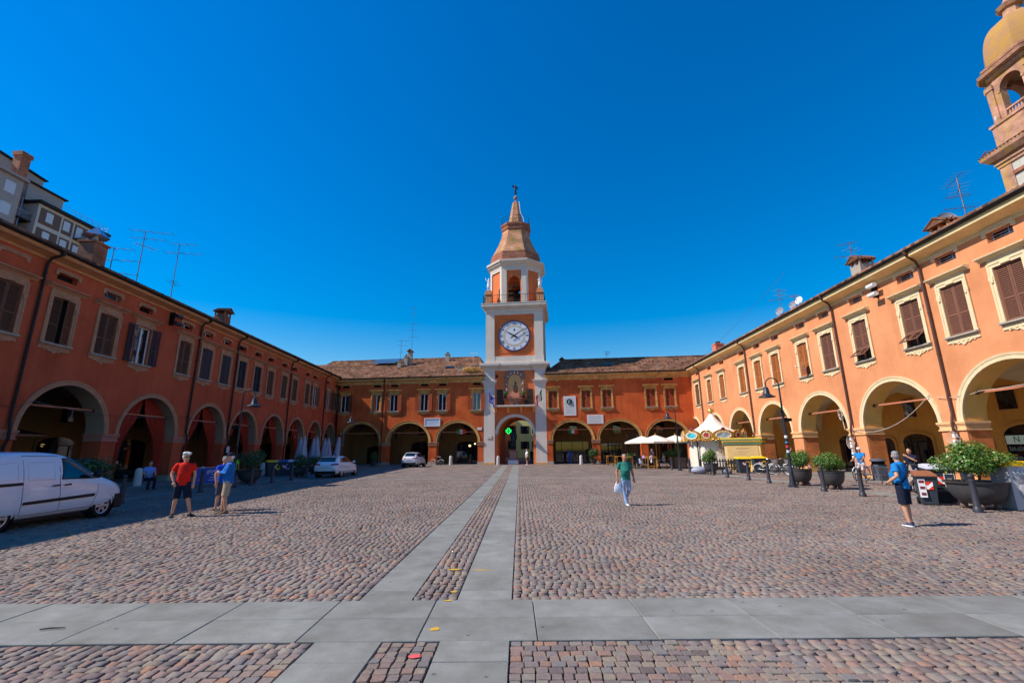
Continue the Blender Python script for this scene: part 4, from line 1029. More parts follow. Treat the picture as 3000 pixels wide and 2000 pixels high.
b = MB(); b.loft([octo(a, a * .5, z) for a, z in ((1.10, 33.0), (.42, 37.0), (.30, 37.05))]); tp('brick_cone', b, M['brick_tower'])
b = MB(); b.lathe([(.28, 37.0), (.12, 37.35), (.10, 37.5)], 10, (0, CY, 0)); b.ball((0, CY, 37.85), .30, 14); b.lathe([(.05, 38.1), (.03, 38.6)], 8, (0, CY, 0)); tp('ball_finial', b, mat('finial_stone', S(170, 130, 104), .8, var=.2), True)
b = MB(); oc8 = octo(1.92, .96, 34.05)
for z in (34.05, 33.55): b.tube([(x, y, z) for x, y, _ in oc8] + [(oc8[0][0], oc8[0][1], z)], .02, 4)
for x, y, _ in oc8: b.tube([(x, y, 32.95), (x, y, 34.05)], .03, 4)
tp('platform_railing', b, M['iron'])
b = MB(); b.tube([(.55, CY - .45, 37.0), (.75, CY - .7, 35), (1.15, CY - .9, 34.1), (1.3, CY - 1.0, 33)], .035, 5); tp('lightning_wire', b, M['white_paint'])

# ------------------------------------------------------------------ backdrop: apartment block and church belfry
apt = thing('apartment_block', 'grey-brown modern apartment block rising behind the shaded roof, with balconies and white shutters', 'building', (-67, 58.3, 0), R_(88.1))
# local x runs away from the camera along the facade, outward = -y (towards the square)
am = mat('apartment_brown_panel', S(112, 92, 84), .9, var=.06); aw = mat('apartment_pale_band', S(206, 196, 186), .9, var=.06); ag = mat('apartment_grey_render', S(168, 160, 158), .9, var=.08); ab = mat('apartment_roof_edge', S(40, 36, 40), .7)
rail = mat('balcony_rail_grey', S(150, 156, 166), .5, .3); wsh = mat('white_roller_shutter', S(206, 212, 226), .6, var=.03)
ZT = 36.4
b = MB(); b.box(0, 10.4, 0, 14, 0, ZT); b.box(-9, 0, 3.2, 14, 0, ZT); ap_wall = b.build('wall', aw, apt)
b = MB(); b.box(-.3, 10.8, -.5, 14, ZT, ZT + .4); b.box(-9.5, -.3, 2.7, 14, ZT, ZT + .4); b.build('roof_edge', ab, apt)
for r in range(4):
    zt = ZT - .45 - r * 2.98
    for i, (x0, x1, wx) in enumerate(((.35, 3.25, 1.65), (3.6, 5.05, 4.15), (5.4, 7.35, 6.1), (7.7, 8.6, None), (8.9, 10.2, 9.6))):
        b = MB(); b.box(x0, x1, -.06, .01, zt - 2.35, zt); pn = b.build('facade_panel', am, apt)
        if wx:
            b = MB(); b.box(wx - .48, wx + .48, -.09, -.055, zt - 1.78 - (.5 if i == 2 else 0), zt - .32, 0); b.box(wx - .52, wx + .52, -.16, -.05, zt - 1.84 - (.5 if i == 2 else 0), zt - 1.78 - (.5 if i == 2 else 0), 1); b.build('window', [wsh, aw], apt)
    if r > 0 or True:
        b = MB(); b.box(5.4, 8.7, -1.2, 0, zt - 2.45, zt - 2.3)
        bl = b.build('balcony', ab, apt)
        b = MB()
        for k in range(28): x = 5.45 + 3.2 * k / 27; b.box(x - .012, x + .012, -1.17, -1.14, zt - 2.3, zt - 1.35)
        b.box(5.42, 8.68, -1.19, -1.12, zt - 1.38, zt - 1.32); b.build('railing', rail, bl)
    b = MB(); b.box(-3.4, -.05, .6, 3.3, zt - 2.55, zt - 2.35); bl = b.build('balcony', ab, apt)
    b = MB()
    for k in range(20): x = -3.38 + 3.3 * k / 19; b.box(x - .02, x + .02, .62, .66, zt - 2.35, zt - 1.35)
    for k in range(12): y = .62 + 2.6 * k / 11; b.box(-.10, -.06, y - .02, y + .02, zt - 2.35, zt - 1.35)
    b.box(-3.42, -.02, .60, .68, zt - 1.4, zt - 1.32); b.box(-.12, -.04, .6, 3.2, zt - 1.4, zt - 1.32); b.build('railing', rail, bl)
    b = MB(); b.box(-9, -.01, 3.12, 3.2, zt - 2.35, zt); b.build('facade_panel', am, apt)
b = MB(); b.box(-.6, 4.4, 1.6, 12, ZT + .4, ZT + 3.0); b.build('penthouse', ag, apt)
b = MB(); b.box(-.9, 4.75, 1.2, 12.3, ZT + 3.0, ZT + 3.18); b.build('penthouse_roof', ab, apt)
b = MB(); b.box(-3.2, 3.6, 4.6, 13, ZT + .4, ZT + 5.9); b.prism([(-3.2, ZT + 5.9), (3.6, ZT + 5.9), (-3.2, ZT + 6.5)], 'y', 4.6, 13); b.build('stair_tower', ag, apt)
b = MB(); b.prism([(-3.5, ZT + 6.6), (3.9, ZT + 5.95), (3.9, ZT + 6.1), (-3.5, ZT + 6.75)], 'y', 4.2, 13.2); b.build('stair_roof', ab, apt)
b = MB()
for z in (ZT + .9, ZT + 1.4): b.tube([(4.8, -.2, z), (10.5, -.2, z), (10.5, 8, z)], .03, 4)
for k in range(7): b.tube([(4.8 + .95 * k, -.2, ZT + .4), (4.8 + .95 * k, -.2, ZT + 1.4)], .03, 4)
for z in (ZT + .9, ZT + 1.4): b.tube([(-3, -.2, z), (4.7, -.2, z)], .025, 4)
b.build('roof_railing', rail, apt)
b = MB(); b.box(-2.7, -1.5, 1.0, 2.2, 20, ZT + 5.9); b.box(-2.85, -1.35, .85, 2.35, ZT + 5.9, ZT + 6.5); b.build('brick_stack', M['brick_chim'], apt)
b = MB(); b.tube([(-1.3, 1.0, 20), (-1.3, 1.0, ZT + .2)], .09, 6); b.build('drain_pipe', mat('blue_grey_pipe', S(110, 150, 190), .5), apt)
b = MB(); b.box(-1.6, -.8, 2.5, 3.1, ZT - 4.9, ZT - 4.2); b.build('air_conditioner', M['white_paint'], apt)
b = MB(); b.box(-14, -3.6, -1.5, 10, 0, ZT + 1.0); b.box(-14.4, -3.3, -2.0, 10, ZT + 1.0, ZT + 1.3); b.build('near_block', ag, apt)
for k in range(3):
    b = MB(); b.box(-5.6, -4.4, -1.55, -1.49, ZT - 1.4 - 3 * k, ZT + .2 - 3 * k); b.build('window', wsh, apt)

ch = thing('bell_tower', 'old pinkish brick bell tower with a lichen-stained ribbed dome, rising behind the sunlit roof', 'tower', (58.2, 42.6, 0), R_(-92.4))
BR = M['brick_church']
def sq(h, z, c=0.0): return [(-h, -h, z), (h, -h, z), (h, h, z), (-h, h, z)]
def oct2(a, z, k=.62): h = a * k; return [(x, y, z) for x, y in ((-h, -a), (h, -a), (a, -h), (a, h), (h, a), (-h, a), (-a, h), (-a, -h))]
b = MB(); b.loft([sq(2.85, 0), sq(2.85, 33.6)])
for x in (-2.35, 2.35): b.box(x - .62, x + .62, -3.0, -2.7, 0, 33.4); b.box(-3.0, -2.7, x - .62, x + .62, 0, 33.4)
b.build('shaft', BR, ch)
b = MB(); gp = mat('church_grey_plaster', S(190, 184, 172), .9, var=.1); b.box(-1.7, 1.7, -2.95, -2.8, 20, 32.0); b.build('plaster_panel', gp, ch)
b = MB(); b.box(-1.7, 1.7, -3.15, -2.8, 30.6, 31.0); b.build('panel_ledge', M['brick_tower_dark'], ch)
b = MB(); b.loft([sq(h, z) for h, z in ((3.0, 32.0), (3.1, 32.1), (3.1, 32.4), (3.25, 32.5), (3.2, 32.9), (3.5, 33.0), (3.9, 33.5), (4.0, 33.9), (3.2, 34.5), (2.9, 34.6))]); b.build('main_cornice', BR, ch)
b = MB()
for k in range(20):
    for s in (0, 1):
        x = -3.8 + .4 * k
        if s == 0: b.tube([(x, -4.05, 33.92), (x, -3.1, 34.5)], .09, 5)
        else: b.tube([(-4.05, x, 33.92), (-3.1, x, 34.5)], .09, 5)
b.build('cornice_tiles', M['tile'], ch)
b = MB(); b.loft([sq(2.8, 34.5), sq(2.8, 37.0), sq(2.95, 37.1), sq(2.95, 37.4), sq(2.7, 37.5)]); b.build('pedestal_stage', BR, ch)
# bell stage with four arched openings
b = MB(); hb, ow2 = 2.55, 1.15
for rot in range(4):
    i0 = len(b.v); n = 12
    P = [(-ow2 * math.cos(PI * k / n), 41.0 + 1.15 * math.sin(PI * k / n)) for k in range(n + 1)]
    b.box(-hb, -ow2, -hb, -hb + .8, 37.4, 42.8); b.box(ow2, hb, -hb, -hb + .8, 37.4, 42.8)
    for (xa, za), (xb, zb) in zip(P[:-1], P[1:]): b.quad((xa, -hb, za), (xb, -hb, zb), (xb, -hb, 42.8), (xa, -hb, 42.8)); b.quad((xa, -hb, za), (xa, -hb + .8, za), (xb, -hb + .8, zb), (xb, -hb, zb)); b.quad((xa, -hb + .8, za), (xb, -hb + .8, zb), (xb, -hb + .8, 42.8), (xa, -hb + .8, 42.8))
    for x in (-2.1, 2.1): b.box(x - .35, x + .35, -hb - .15, -hb + .1, 37.4, 41.6); b.box(x - .45, x + .45, -hb - .25, -hb + .1, 41.6, 42.1)
    b.box(-ow2 - .25, -ow2, -hb - .08, -hb + .1, 40.7, 41.0); b.box(ow2, ow2 + .25, -hb - .08, -hb + .1, 40.7, 41.0)
    b.xf(Matrix.Rotation(rot * PI / 2, 4, 'Z'), i0)
b.build('bell_stage', BR, ch)
for rot in range(4):
    b = MB(); i0 = 0
    for k in range(7): b.lathe([(.07, 37.5), (.13, 37.75), (.06, 38.1), (.08, 38.3)], 6, (-.95 + .316 * k, -hb + .2, 0))
    b.box(-ow2, ow2, -hb + .05, -hb + .35, 38.3, 38.48); b.xf(Matrix.Rotation(rot * PI / 2, 4, 'Z'), i0); b.build('balustrade', BR, ch)
b = MB(); wst = mat('volute_white_stone', S(206, 204, 204), .8, var=.1)
pv = [(0, 0), (.9, 0), (1.15, .25), (1.2, .7), (.95, 1.05), (.6, 1.15), (.55, 1.6), (.25, 2.2), (0, 2.3)]
for ax in range(4):
    i0 = len(b.v); b.prism([(2.4 + x, 37.6 + z) for x, z in pv], 'y', -.35, .35); b.lathe([(.45, -.42), (.45, .42)], 14, (0, 0, 0)); 
    for q in range(len(b.v) - 28, len(b.v)): v = b.v[q]; b.v[q] = (3.0 + v[0], v[2], 38.2 + v[1])
    b.xf(Matrix.Rotation(ax * PI / 2 + PI / 4, 4, 'Z'), i0)
b.build('volute', wst, ch, True)
b = MB(); b.loft([oct2(h, z, .7) for h, z in ((2.75, 42.7), (2.85, 42.8), (2.85, 43.1), (3.3, 43.25), (3.4, 43.6), (2.9, 43.65), (2.85, 44.0), (3.0, 44.05), (3.05, 44.3), (2.8, 44.35))]); b.build('upper_cornice', BR, ch)
dome_m = mat('lichen_dome', S(186, 140, 104), .9, var=.2, vs=.6, c2=S(172, 128, 52), bump=.3)
b = MB(); dz_ = [oct2(2.8 * math.cos(t) ** .85 + .55 * (t / 1.5), 44.3 + 5.4 * math.sin(t) ** 1.0, .55) for t in np.linspace(0, 1.42, 12)]; b.loft(dz_); b.build('dome', dome_m, ch)
b = MB(); b.loft([oct2(a, z, .42) for a, z in ((.95, 49.3), (.75, 49.9), (.7, 50.9), (.95, 51.0), (1.15, 51.4), (.6, 51.8), (.35, 52.4), (.3, 52.9), (.45, 53.1), (.1, 53.9))]); b.build('lantern', BR, ch)
# houses seen through the gateway, and one behind the left wing's roof
def house(name, label, loc, rz, w_, d, h, wall, rf=M['tile'], wins=(), shm=None):
    t = thing(name, label, 'house', loc, rz)
    b = MB(); b.box(-w_ / 2, w_ / 2, 0, d, 0, h); b.build('wall', wall, t)
    b = MB(); b.add([(-w_ / 2 - .4, -.4, h), (w_ / 2 + .4, -.4, h), (w_ / 2 + .4, d / 2, h + d * .2), (-w_ / 2 - .4, d / 2, h + d * .2), (-w_ / 2 - .4, d + .4, h), (w_ / 2 + .4, d + .4, h)], [(0, 1, 2, 3), (3, 2, 5, 4), (0, 3, 4), (1, 5, 2), (0, 4, 5, 1)]); b.build('roof', rf, t)
    for (x, z, ww, hh) in wins:
        b = MB(); b.box(x - ww / 2, x + ww / 2, -.05, .01, z, z + hh, 0); b.box(x - ww / 2 - .45, x - ww / 2, -.08, .01, z, z + hh, 1); b.box(x + ww / 2, x + ww / 2 + .45, -.08, .01, z, z + hh, 1); b.build('window', [M['glass'], shm or M['sh_dark']], t)
    return t
yel = mat('house_yellow', S(228, 190, 112), .9, var=.08, streak=.08); pal = mat('house_pale_yellow', S(226, 214, 140), .9, var=.08, streak=.08); pnk = mat('house_pink', S(226, 164, 146), .9, var=.08, streak=.08)
house('street_house', 'yellow street house on the left side of the lane seen through the gateway', (-2.6, 90, 0), R_(88), 44, 8, 11.0, yel, wins=[(x, z, 1.0, 1.7) for x in (-18, -15, -12, -9, -6, -3, 0, 3, 6) for z in (1.6, 5.2)])
house('street_house', 'reddish house in shadow on the right side of the lane seen through the gateway', (5.2, 80, 0), R_(-90), 20, 8, 8.0, mat('house_rose', S(208, 130, 104), .9, var=.1), wins=[(x, z, 1.0, 1.7) for x in (-6, -3, 0, 3, 6) for z in (1.6, 5.0)])
house('street_house', 'pale yellow-green house closing the lane behind the bronze statue', (5.2, 104, 0), R_(-4), 9, 8, 13, pal, wins=[(x, z, 1.0, 1.7) for x in (-2.5, 0, 2.5) for z in (1.8, 5.2, 8.6)])
house('street_house', 'pink house at the far end of the lane with dark green shutters', (-1.6, 112, 0), R_(2), 7, 8, 14, pnk, wins=[(x, z, 1.0, 1.8) for x in (-1.8, 1.4) for z in (2, 5.6, 9.2)], shm=mat('green_shutter', S(36, 60, 52), .7))
house('distant_house', 'long brick-red house wall showing above the far corner roof', (-31, 74, 0), R_(-4), 16, 10, 14.6, M['st_left'])
house('distant_house', 'flat pale gable roof peeping over the right wing beside the tower', (9.5, 84, 0), R_(-6), 9, 8, 15.8, aw)
# ------------------------------------------------------------------ people
def limb(b, pts, rs, n=10, flat=1.0):
    """tapered round limb as a chain of rings with rounded ends"""
    P = [Vector(p) for p in pts]; r0, r1 = rs[0], rs[-1]
    d0 = (P[0] - P[1]).normalized(); d1 = (P[-1] - P[-2]).normalized()
    pp = [P[0] + d0 * r0 * .95, P[0] + d0 * r0 * .6] + P + [P[-1] + d1 * r1 * .6, P[-1] + d1 * r1 * .95]
    rr = [r0 * .3, r0 * .8] + list(rs) + [r1 * .8, r1 * .3]
    b.tube(pp, rr, n)
def sleeve(b, pts, rs, n=10): b.tube(pts, list(rs), n)
def remesh(b, name, m, parent, vox=.011, smooth=4):
    o = b.build(name, m, parent)
    md = o.modifiers.new('r', 'REMESH'); md.mode = 'VOXEL'; md.voxel_size = vox; md.use_smooth_shade = True
    if smooth:
        ms = o.modifiers.new('s', 'SMOOTH'); ms.iterations = smooth; ms.factor = .5
    return bake(o)
SKIN = mat('skin', S(206, 150, 120), .55, var=.06, vs=12, spec=.35)
SKIN2 = mat('skin_tanned', S(186, 124, 92), .55, var=.06, vs=12, spec=.35)
def cloth(name, *c, var=.08): return mat(name, S(*c), .85, var=var, vs=9, bump=.25, bs=14, spec=.2)
def person(label, loc, rz, h=1.75, top=None, bottom=None, hair=None, shoe=None, legs='trousers', sleeves='short', belly=.0, skin=None, la=None, ra=None, ll=None, rl=None, lean=0.0, vox=.011, cap=None, sunglasses=False, headturn=0.0, group=None, hairstyle='short', straps=None, extra=None):
    """a standing or walking figure; local front = -Y, its left = +X. la/ra: (elbow, wrist); ll/rl: (knee, ankle, toe direction)"""
    s = h / 1.75; skin = skin or SKIN
    t = thing('person', label, 'person', loc, rz, group); t.scale = (s, s, s)
    la = la or ((.255, .02, 1.16), (.27, -.06, .90)); ra = ra or ((-.255, .02, 1.16), (-.27, -.06, .90))
    ll = ll or ((.105, -.02, .50), (.11, .03, .09), (0, -1)); rl = rl or ((-.105, -.02, .50), (-.11, .03, .09), (0, -1))
    def ly(z): return -lean * max(0, z - .95)
    def ell(z, rx, ry, y=0, n=18): return [(rx * math.cos(2 * PI * k / n), y + ly(z) + ry * math.sin(2 * PI * k / n), z) for k in range(n)]
    tor = [(.80, .15, .105, 0), (.90, .165, .118, .01), (.98, .160, .115, 0), (1.08, .152, .112 + belly * .7, -belly * .6), (1.18, .158, .115 + belly, -belly * .8), (1.28, .172, .118 + belly * .4, -belly * .3), (1.36, .178, .112, 0), (1.42, .165, .095, .005), (1.455, .12, .08, .01), (1.48, .065, .065, .01)]
    hd = Vector((0, ly(1.62) - .025, 1.625))
    def arm(b, A, sgn, r, upto=1.0, hand=True):
        sh = Vector((sgn * .185, ly(1.41) + .005, 1.405)); e = Vector(A[0]); w_ = Vector(A[1]); e = e + Vector((0, ly(e.z), 0)); w_ = w_ + Vector((0, ly(w_.z), 0))
        if hand:
            limb(b, [sh, sh.lerp(e, .5), e, e.lerp(w_, .35), w_], [.056, .050, .042, .043, .029])
            d = (w_ - e).normalized(); side = d.cross(Vector((0, 1, 0)) if abs(d.y) < .8 else Vector((0, 0, 1))).normalized(); nrm = side.cross(d).normalized()
            pc = w_ + d * .055
            i0 = len(b.v); b.ball((0, 0, 0), (.040, .020, .055), 10)
            Mx = Matrix((side, nrm, d)).transposed().to_4x4(); Mx.translation = pc; b.xf(Mx, i0)
            for k, (o, ln) in enumerate(((-.030, .060), (-.011, .074), (.010, .072), (.029, .055))):
                p0 = pc + side * o + d * .035; p1 = p0 + d * ln * .5 - nrm * sgn * 0.004; p2 = p1 + d * ln * .4 + nrm * .018
                limb(b, [p0, p1, p2], [.0105, .0098, .008], 6)
            p0 = pc - side * .034 * 1 - d * .02; limb(b, [p0, p0 - side * .025 + d * .025, p0 - side * .022 + d * .055 + nrm * .012], [.012, .011, .009], 6)
        else:
            q = sh.lerp(e, upto * 1.0) if upto <= 1 else None
            inner = sh + Vector((-sgn * .06, 0, .01))
            if upto <= 1: sleeve(b, [inner, sh, sh.lerp(e, .5 * upto), q], [r * .9, r + .012, r + .008, r + .012])
            else: sleeve(b, [inner, sh, sh.lerp(e, .5), e, e.lerp(w_, .5), w_], [r * .9, r + .008, r + .002, r - .006, r - .012, r - .02])
    def leg(b, A, sgn, r, upto=2.0, foot=True, off=0.0):
        hp = Vector((sgn * .088, .0, .90)); k = Vector(A[0]); a = Vector(A[1])
        if foot:
            limb(b, [hp, hp.lerp(k, .5), k, k.lerp(a, .3), k.lerp(a, .7), a], [.085, .075, .054, .056, .042, .036])
        elif upto <= 1.0:
            q = hp.lerp(k, upto); sleeve(b, [hp + Vector((0, 0, .06)), hp, hp.lerp(k, .5 * upto), q], [.085 + off, .098 + off, .092 + off, .088 + off])
        else:
            z = a + Vector((0, 0, -.03)); sleeve(b, [hp + Vector((0, 0, .06)), hp, hp.lerp(k, .5), k, k.lerp(a, .5), z], [.085 + off, .096 + off, .084 + off, .070 + off, .064 + off, .062 + off])
    # body: one continuous surface
    b = MB()
    b.loft([ell(z, rx * .96, ry * .95, y) for z, rx, ry, y in tor])
    limb(b, [(0, ly(1.44) + .01, 1.44), (0, ly(1.56) - .01, 1.56)], [.060, .056])
    i0 = len(b.v)
    b.ball((0, 0, .02), (.074, .092, .105), 14); b.ball((0, -.028, -.055), (.055, .060, .062), 12); b.ball((0, -.090, -.012), (.014, .022, .024), 8); limb(b, [(0, -.078, .03), (0, -.092, -.01)], [.012, .013], 6)
    for q in (-1, 1): b.ball((q * .075, .01, 0), (.012, .024, .034), 8); b.ball((q * .03, -.072, -.025), (.028, .02, .02), 8)
    b.ball((0, -.078, -.062), (.026, .014, .012), 8)
    b.xf(Matrix.Translation(hd) @ Matrix.Rotation(headturn, 4, 'Z'), i0)
    arm(b, la, 1, .05); arm(b, ra, -1, .05); leg(b, ll, 1, .08); leg(b, rl, -1, .08)
    remesh(b, 'body', skin, t, vox * .72, 3)
    b = MB(); Mh = Matrix.Translation(hd) @ Matrix.Rotation(headturn, 4, 'Z')
    if not sunglasses:
        for q in (-1, 1): b.ball((q * .030, -.084, .012), (.011, .007, .007), 8)
        b.xf(Mh); b.build('eyes', M['glass'], t)
    else:
        for q in (-1, 1): b.ball((q * .034, -.088, .010), (.026, .010, .015), 8)
        b.tube([(-.078, .0, .018), (-.066, -.075, .02), (0, -.100, .02), (.066, -.075, .02), (.078, .0, .018)], .006, 5); b.xf(Mh); b.build('sunglasses', M['iron'], t)
    if hair:
        b = MB()
        if hairstyle == 'short': b.ball((0, .012, .055), (.078, .090, .066), 14); b.ball((0, .042, .0), (.074, .062, .085), 12)
        else: b.ball((0, .02, .068), (.092, .104, .080), 14); b.ball((0, .06, -.01), (.085, .066, .10), 12); b.ball((.05, -.06, .095), (.055, .05, .035), 10); b.ball((-.05, .0, .10), (.06, .08, .045), 10); b.ball((-.02, .10, .03), (.06, .05, .06), 8)
        i = 0
        keepv = []
        b.xf(Matrix.Translation((0, .012, .012)))
        b.xf(Mh); remesh(b, 'hair', hair, t, vox * .8, 2)
    if cap:
        b = MB(); b.lathe([(.090, .045), (.094, .07), (.085, .11), (.055, .135), (.01, .143)], 16, (0, .01, 0), 1, 1.1); b.prism([(-.075, -.06), (.075, -.06), (.06, -.17), (.02, -.195), (-.02, -.195), (-.06, -.17)], 'z', .045, .055); b.xf(Mh); b.build('cap', cap, t, True)
    # clothes
    b = MB(); k = .016 if sleeves == 'short' else .026
    hem = .86 if sleeves != 'polo_in' else .95
    tt = [(hem, .168, .122, .005)] + [q for q in tor if .89 < q[0] < 1.47]
    b.loft([ell(z, rx + k, ry + k, y) for z, rx, ry, y in tt] + [ell(1.475, .082, .078, .01)])
    arm(b, la, 1, .066 if sleeves != 'long' else .060, .62 if sleeves != 'long' else 2, False); arm(b, ra, -1, .066 if sleeves != 'long' else .060, .62 if sleeves != 'long' else 2, False)
    remesh(b, 'shirt' if sleeves != 'long' else 'jacket', top, t, vox, 3)
    b = MB(); b.ball((0, ly(1.47) + .008, 1.478), (.078, .074, .026), 12); b.build('collar', top, t, True)
    b = MB(); b.loft([ell(z, rx, ry) for z, rx, ry in ((.80, .170, .120), (.88, .166, .118), (.97, .158, .113))])
    if legs == 'shorts': leg(b, ll, 1, 0, 1.0, False, .012); leg(b, rl, -1, 0, 1.0, False, .012)
    else: leg(b, ll, 1, 0, 2, False); leg(b, rl, -1, 0, 2, False)
    remesh(b, 'shorts' if legs == 'shorts' else 'trousers', bottom, t, vox, 3)
    for A, sgn in ((ll, 1), (rl, -1)):
        a = Vector(A[1]); d = Vector((A[2][0], A[2][1], A[2][2] if len(A[2]) > 2 else 0)).normalized(); sd = Vector((-d.y, d.x, 0)); up = sd.cross(d) * -1
        if up.z < 0: up = -up
        b = MB(); z0 = -.085
        def ring(f, wd, zt): c = a + d * f; return [c + sd * wd * math.cos(q) + up * (z0 + (zt - z0) * (.5 + .5 * math.sin(q))) for q in [2 * PI * j / 10 for j in range(10)]]
        b.loft([ring(-.075, .025, -.01), ring(-.055, .042, .01), ring(0, .044, .015), ring(.06, .046, -.02), ring(.12, .050, -.035), ring(.165, .042, -.05), ring(.185, .02, -.06)])
        so_ = b.build('shoe', shoe[0] if isinstance(shoe, tuple) else shoe, t, True)
        if isinstance(shoe, tuple):
            b = MB(); b.loft([[a + d * f + sd * wd * q + up * z for q, z in ((-1, -.090), (1, -.090), (1, -.060), (-1, -.060))] for f, wd in ((-.08, .03), (-.06, .046), (0, .046), (.06, .049), (.12, .053), (.17, .044), (.192, .02))]); b.build('sole', shoe[1], so_)
    return t
C = cloth
blk = C('cloth_black', 26, 26, 32); navy_c = C('cloth_navy', 26, 32, 52); red_c = C('cloth_scarlet', 226, 38, 24); blue_c = C('cloth_azure', 28, 124, 190); jack = C('jacket_blue', 24, 102, 178); royal = C('cloth_royal_blue', 24, 74, 190)
khaki = C('shorts_khaki', 178, 156, 132); green_c = C('tee_green', 46, 118, 104); jean = C('pale_jeans', 150, 170, 204, var=.16); white_c = C('cloth_white', 232, 232, 236); olive = C('shorts_olive', 96, 84, 52); greyp = C('cloth_grey', 150, 154, 164); hivis = C('hi_vis_green', 110, 226, 40); plaid = C('check_shorts', 196, 176, 172, var=.3)
h_white = mat('hair_white', S(226, 222, 216), .7, var=.1, vs=30, bump=.6, bs=60); h_grey = mat('hair_grey', S(142, 138, 138), .7, var=.15, vs=30, bump=.6, bs=60); h_dark = mat('hair_dark', S(46, 36, 32), .7, var=.15, vs=30)
leather = mat('sandal_leather_dark', S(46, 36, 34), .6, var=.1); tan_l = mat('sandal_tan', S(120, 92, 76), .6, var=.1); trainer = mat('trainer_navy', S(52, 60, 84), .6, var=.1); solew = mat('sole_white', S(236, 232, 236), .6); trainer_w = mat('trainer_white', S(214, 222, 232), .6)
FR = 0.0   # rotation 0 = facing the camera
person('white-haired man in a red polo, sunglasses and dark shorts standing legs apart', (-9.40, 13.52, 0), R_(28), 1.74, red_c, navy_c, h_white, leather, 'shorts', 'short', .02, hairstyle='full', sunglasses=True, headturn=R_(25),
       ra=((-.31, .06, 1.17), (-.22, -.06, .96)), la=((.25, .03, 1.16), (.25, -.02, .91)), ll=((.17, -.08, .50), (.27, -.02, .09), (.75, -.65)), rl=((-.12, -.0, .50), (-.16, .06, .09), (-.1, -1)), vox=.010)
person('man in a blue jacket, navy cap and khaki shorts, arms folded, half turned away', (-8.50, 14.15, 0), R_(-62), 1.72, jack, khaki, h_white, tan_l, 'shorts', 'long', .05, cap=navy_c,
       la=((.26, -.06, 1.16), (-.02, -.26, 1.19)), ra=((-.26, -.06, 1.16), (.04, -.23, 1.14)), ll=((.11, -.03, .5), (.10, .03, .09), (.1, -1)), rl=((-.11, -.05, .5), (-.16, -.08, .09), (-.2, -1)), vox=.010)
person('man in royal blue half hidden behind the man in the blue jacket', (-9.10, 14.85, 0), R_(70), 1.62, royal, C('shorts_two_tone', 70, 74, 90), h_grey, leather, 'shorts', 'short', .03, la=((.24, -.06, 1.17), (.08, -.22, 1.16)), vox=.012)
grn = person('grey-haired man in a green T-shirt and pale jeans walking towards the camera', (3.60, 15.22, 0), R_(4), 1.58, green_c, jean, h_grey, trainer_w, 'trousers', 'short', .05, skin=SKIN2,
       ra=((-.29, .05, 1.15), (-.30, -.03, .90)), la=((.28, .08, 1.15), (.31, .04, .91)), rl=((-.10, .0, .50), (-.02, -.06, .09), (0, -1)), ll=((.11, -.02, .53), (.06, .33, .22), (0, -.75, -.66)), vox=.010)
bag = thing('shopping_bag', 'white plastic shopping bag hanging from the hand of the man in green', 'bag', (3.60 - .27, 15.2, .48)); b = MB()
b.loft([[(x * .10 * w_ + .01 * math.sin(9 * z), y * .035 * w_, z) for x, y in ((-1, -.6), (-.4, -1), (.4, -1), (1, -.6), (1, .6), (.4, 1), (-.4, 1), (-1, .6))] for z, w_ in ((-.10, .6), (-.06, 1.1), (.06, 1.2), (.16, .85), (.24, .4), (.31, .25))]); b.build('bag', mat('bag_white_plastic', S(236, 236, 244), .35, var=.06, vs=10, bump=.6, bs=18), bag, True)
polo = person('grey-haired man in a blue polo and navy shorts, dark strap across his back', (8.93, 10.95, 0), R_(205), 1.64, blue_c, navy_c, h_grey, (trainer, solew), 'shorts', 'short', .06, headturn=R_(-55),
       la=((.27, .06, 1.16), (.27, -.14, 1.02)), ra=((-.27, .02, 1.16), (-.20, -.24, 1.02)), ll=((.10, -.0, .5), (.09, .05, .09), (-.3, -1)), rl=((-.09, -.02, .5), (-.07, .0, .09), (-.55, -.8)), vox=.010)
b = MB(); b.tube([(-.165, .13, 1.44), (-.05, .150, 1.30), (.08, .150, 1.12), (.185, .06, .98), (.17, -.10, .97), (0, -.20, 1.15), (-.13, -.14, 1.38), (-.165, 0, 1.47), (-.165, .13, 1.44)], .019, 6); b.build('shoulder_strap', blk, polo)
person('man in a white T-shirt and olive shorts by the bronze statue', (1.62, 54.6, 0), R_(-75), 1.80, white_c, olive, h_grey, trainer_w, 'shorts', 'short', .04, vox=.014)
person('dark-clothed person standing behind the man in the white T-shirt under the gateway', (2.45, 61.5, 0), R_(150), 1.74, blk, blk, h_dark, leather, vox=.016)
person('dark-clothed person standing inside the right wing arcade beside a man in blue', (6.35, 57.6, 0), R_(20), 1.74, blk, navy_c, h_grey, leather, vox=.016)
person('person in blue overalls seen from behind inside the right wing arcade', (6.95, 57.3, 0), R_(200), 1.70, C('overall_blue', 40, 84, 170), C('overall_blue_legs', 40, 84, 170), h_dark, leather, vox=.016)
person('person in a hi-vis green vest standing in the shade', (-15.6, 26.3, 0), R_(200), 1.58, hivis, navy_c, h_dark, leather, cap=C('cap_green', 60, 110, 60), vox=.013)
person('dark figure standing inside the sunlit arcade near the bicycles', (20.85, 35.2, 0), R_(60), 1.74, blk, blk, h_dark, leather, vox=.015)
drk = person('person in a navy top drinking, half hidden by the man in the polo', (16.3, 19.3, 0), R_(-70), 1.66, navy_c, greyp, h_dark, leather, la=((.26, -.12, 1.22), (.05, -.28, 1.40)), vox=.012)
waiter = person('waiter in a white shirt and red apron standing under the cafe umbrellas', (14.05, 47.5, 0), R_(30), 1.72, C('shirt_pale', 200, 206, 226), C('apron_red', 150, 40, 44), h_dark, leather, vox=.016)
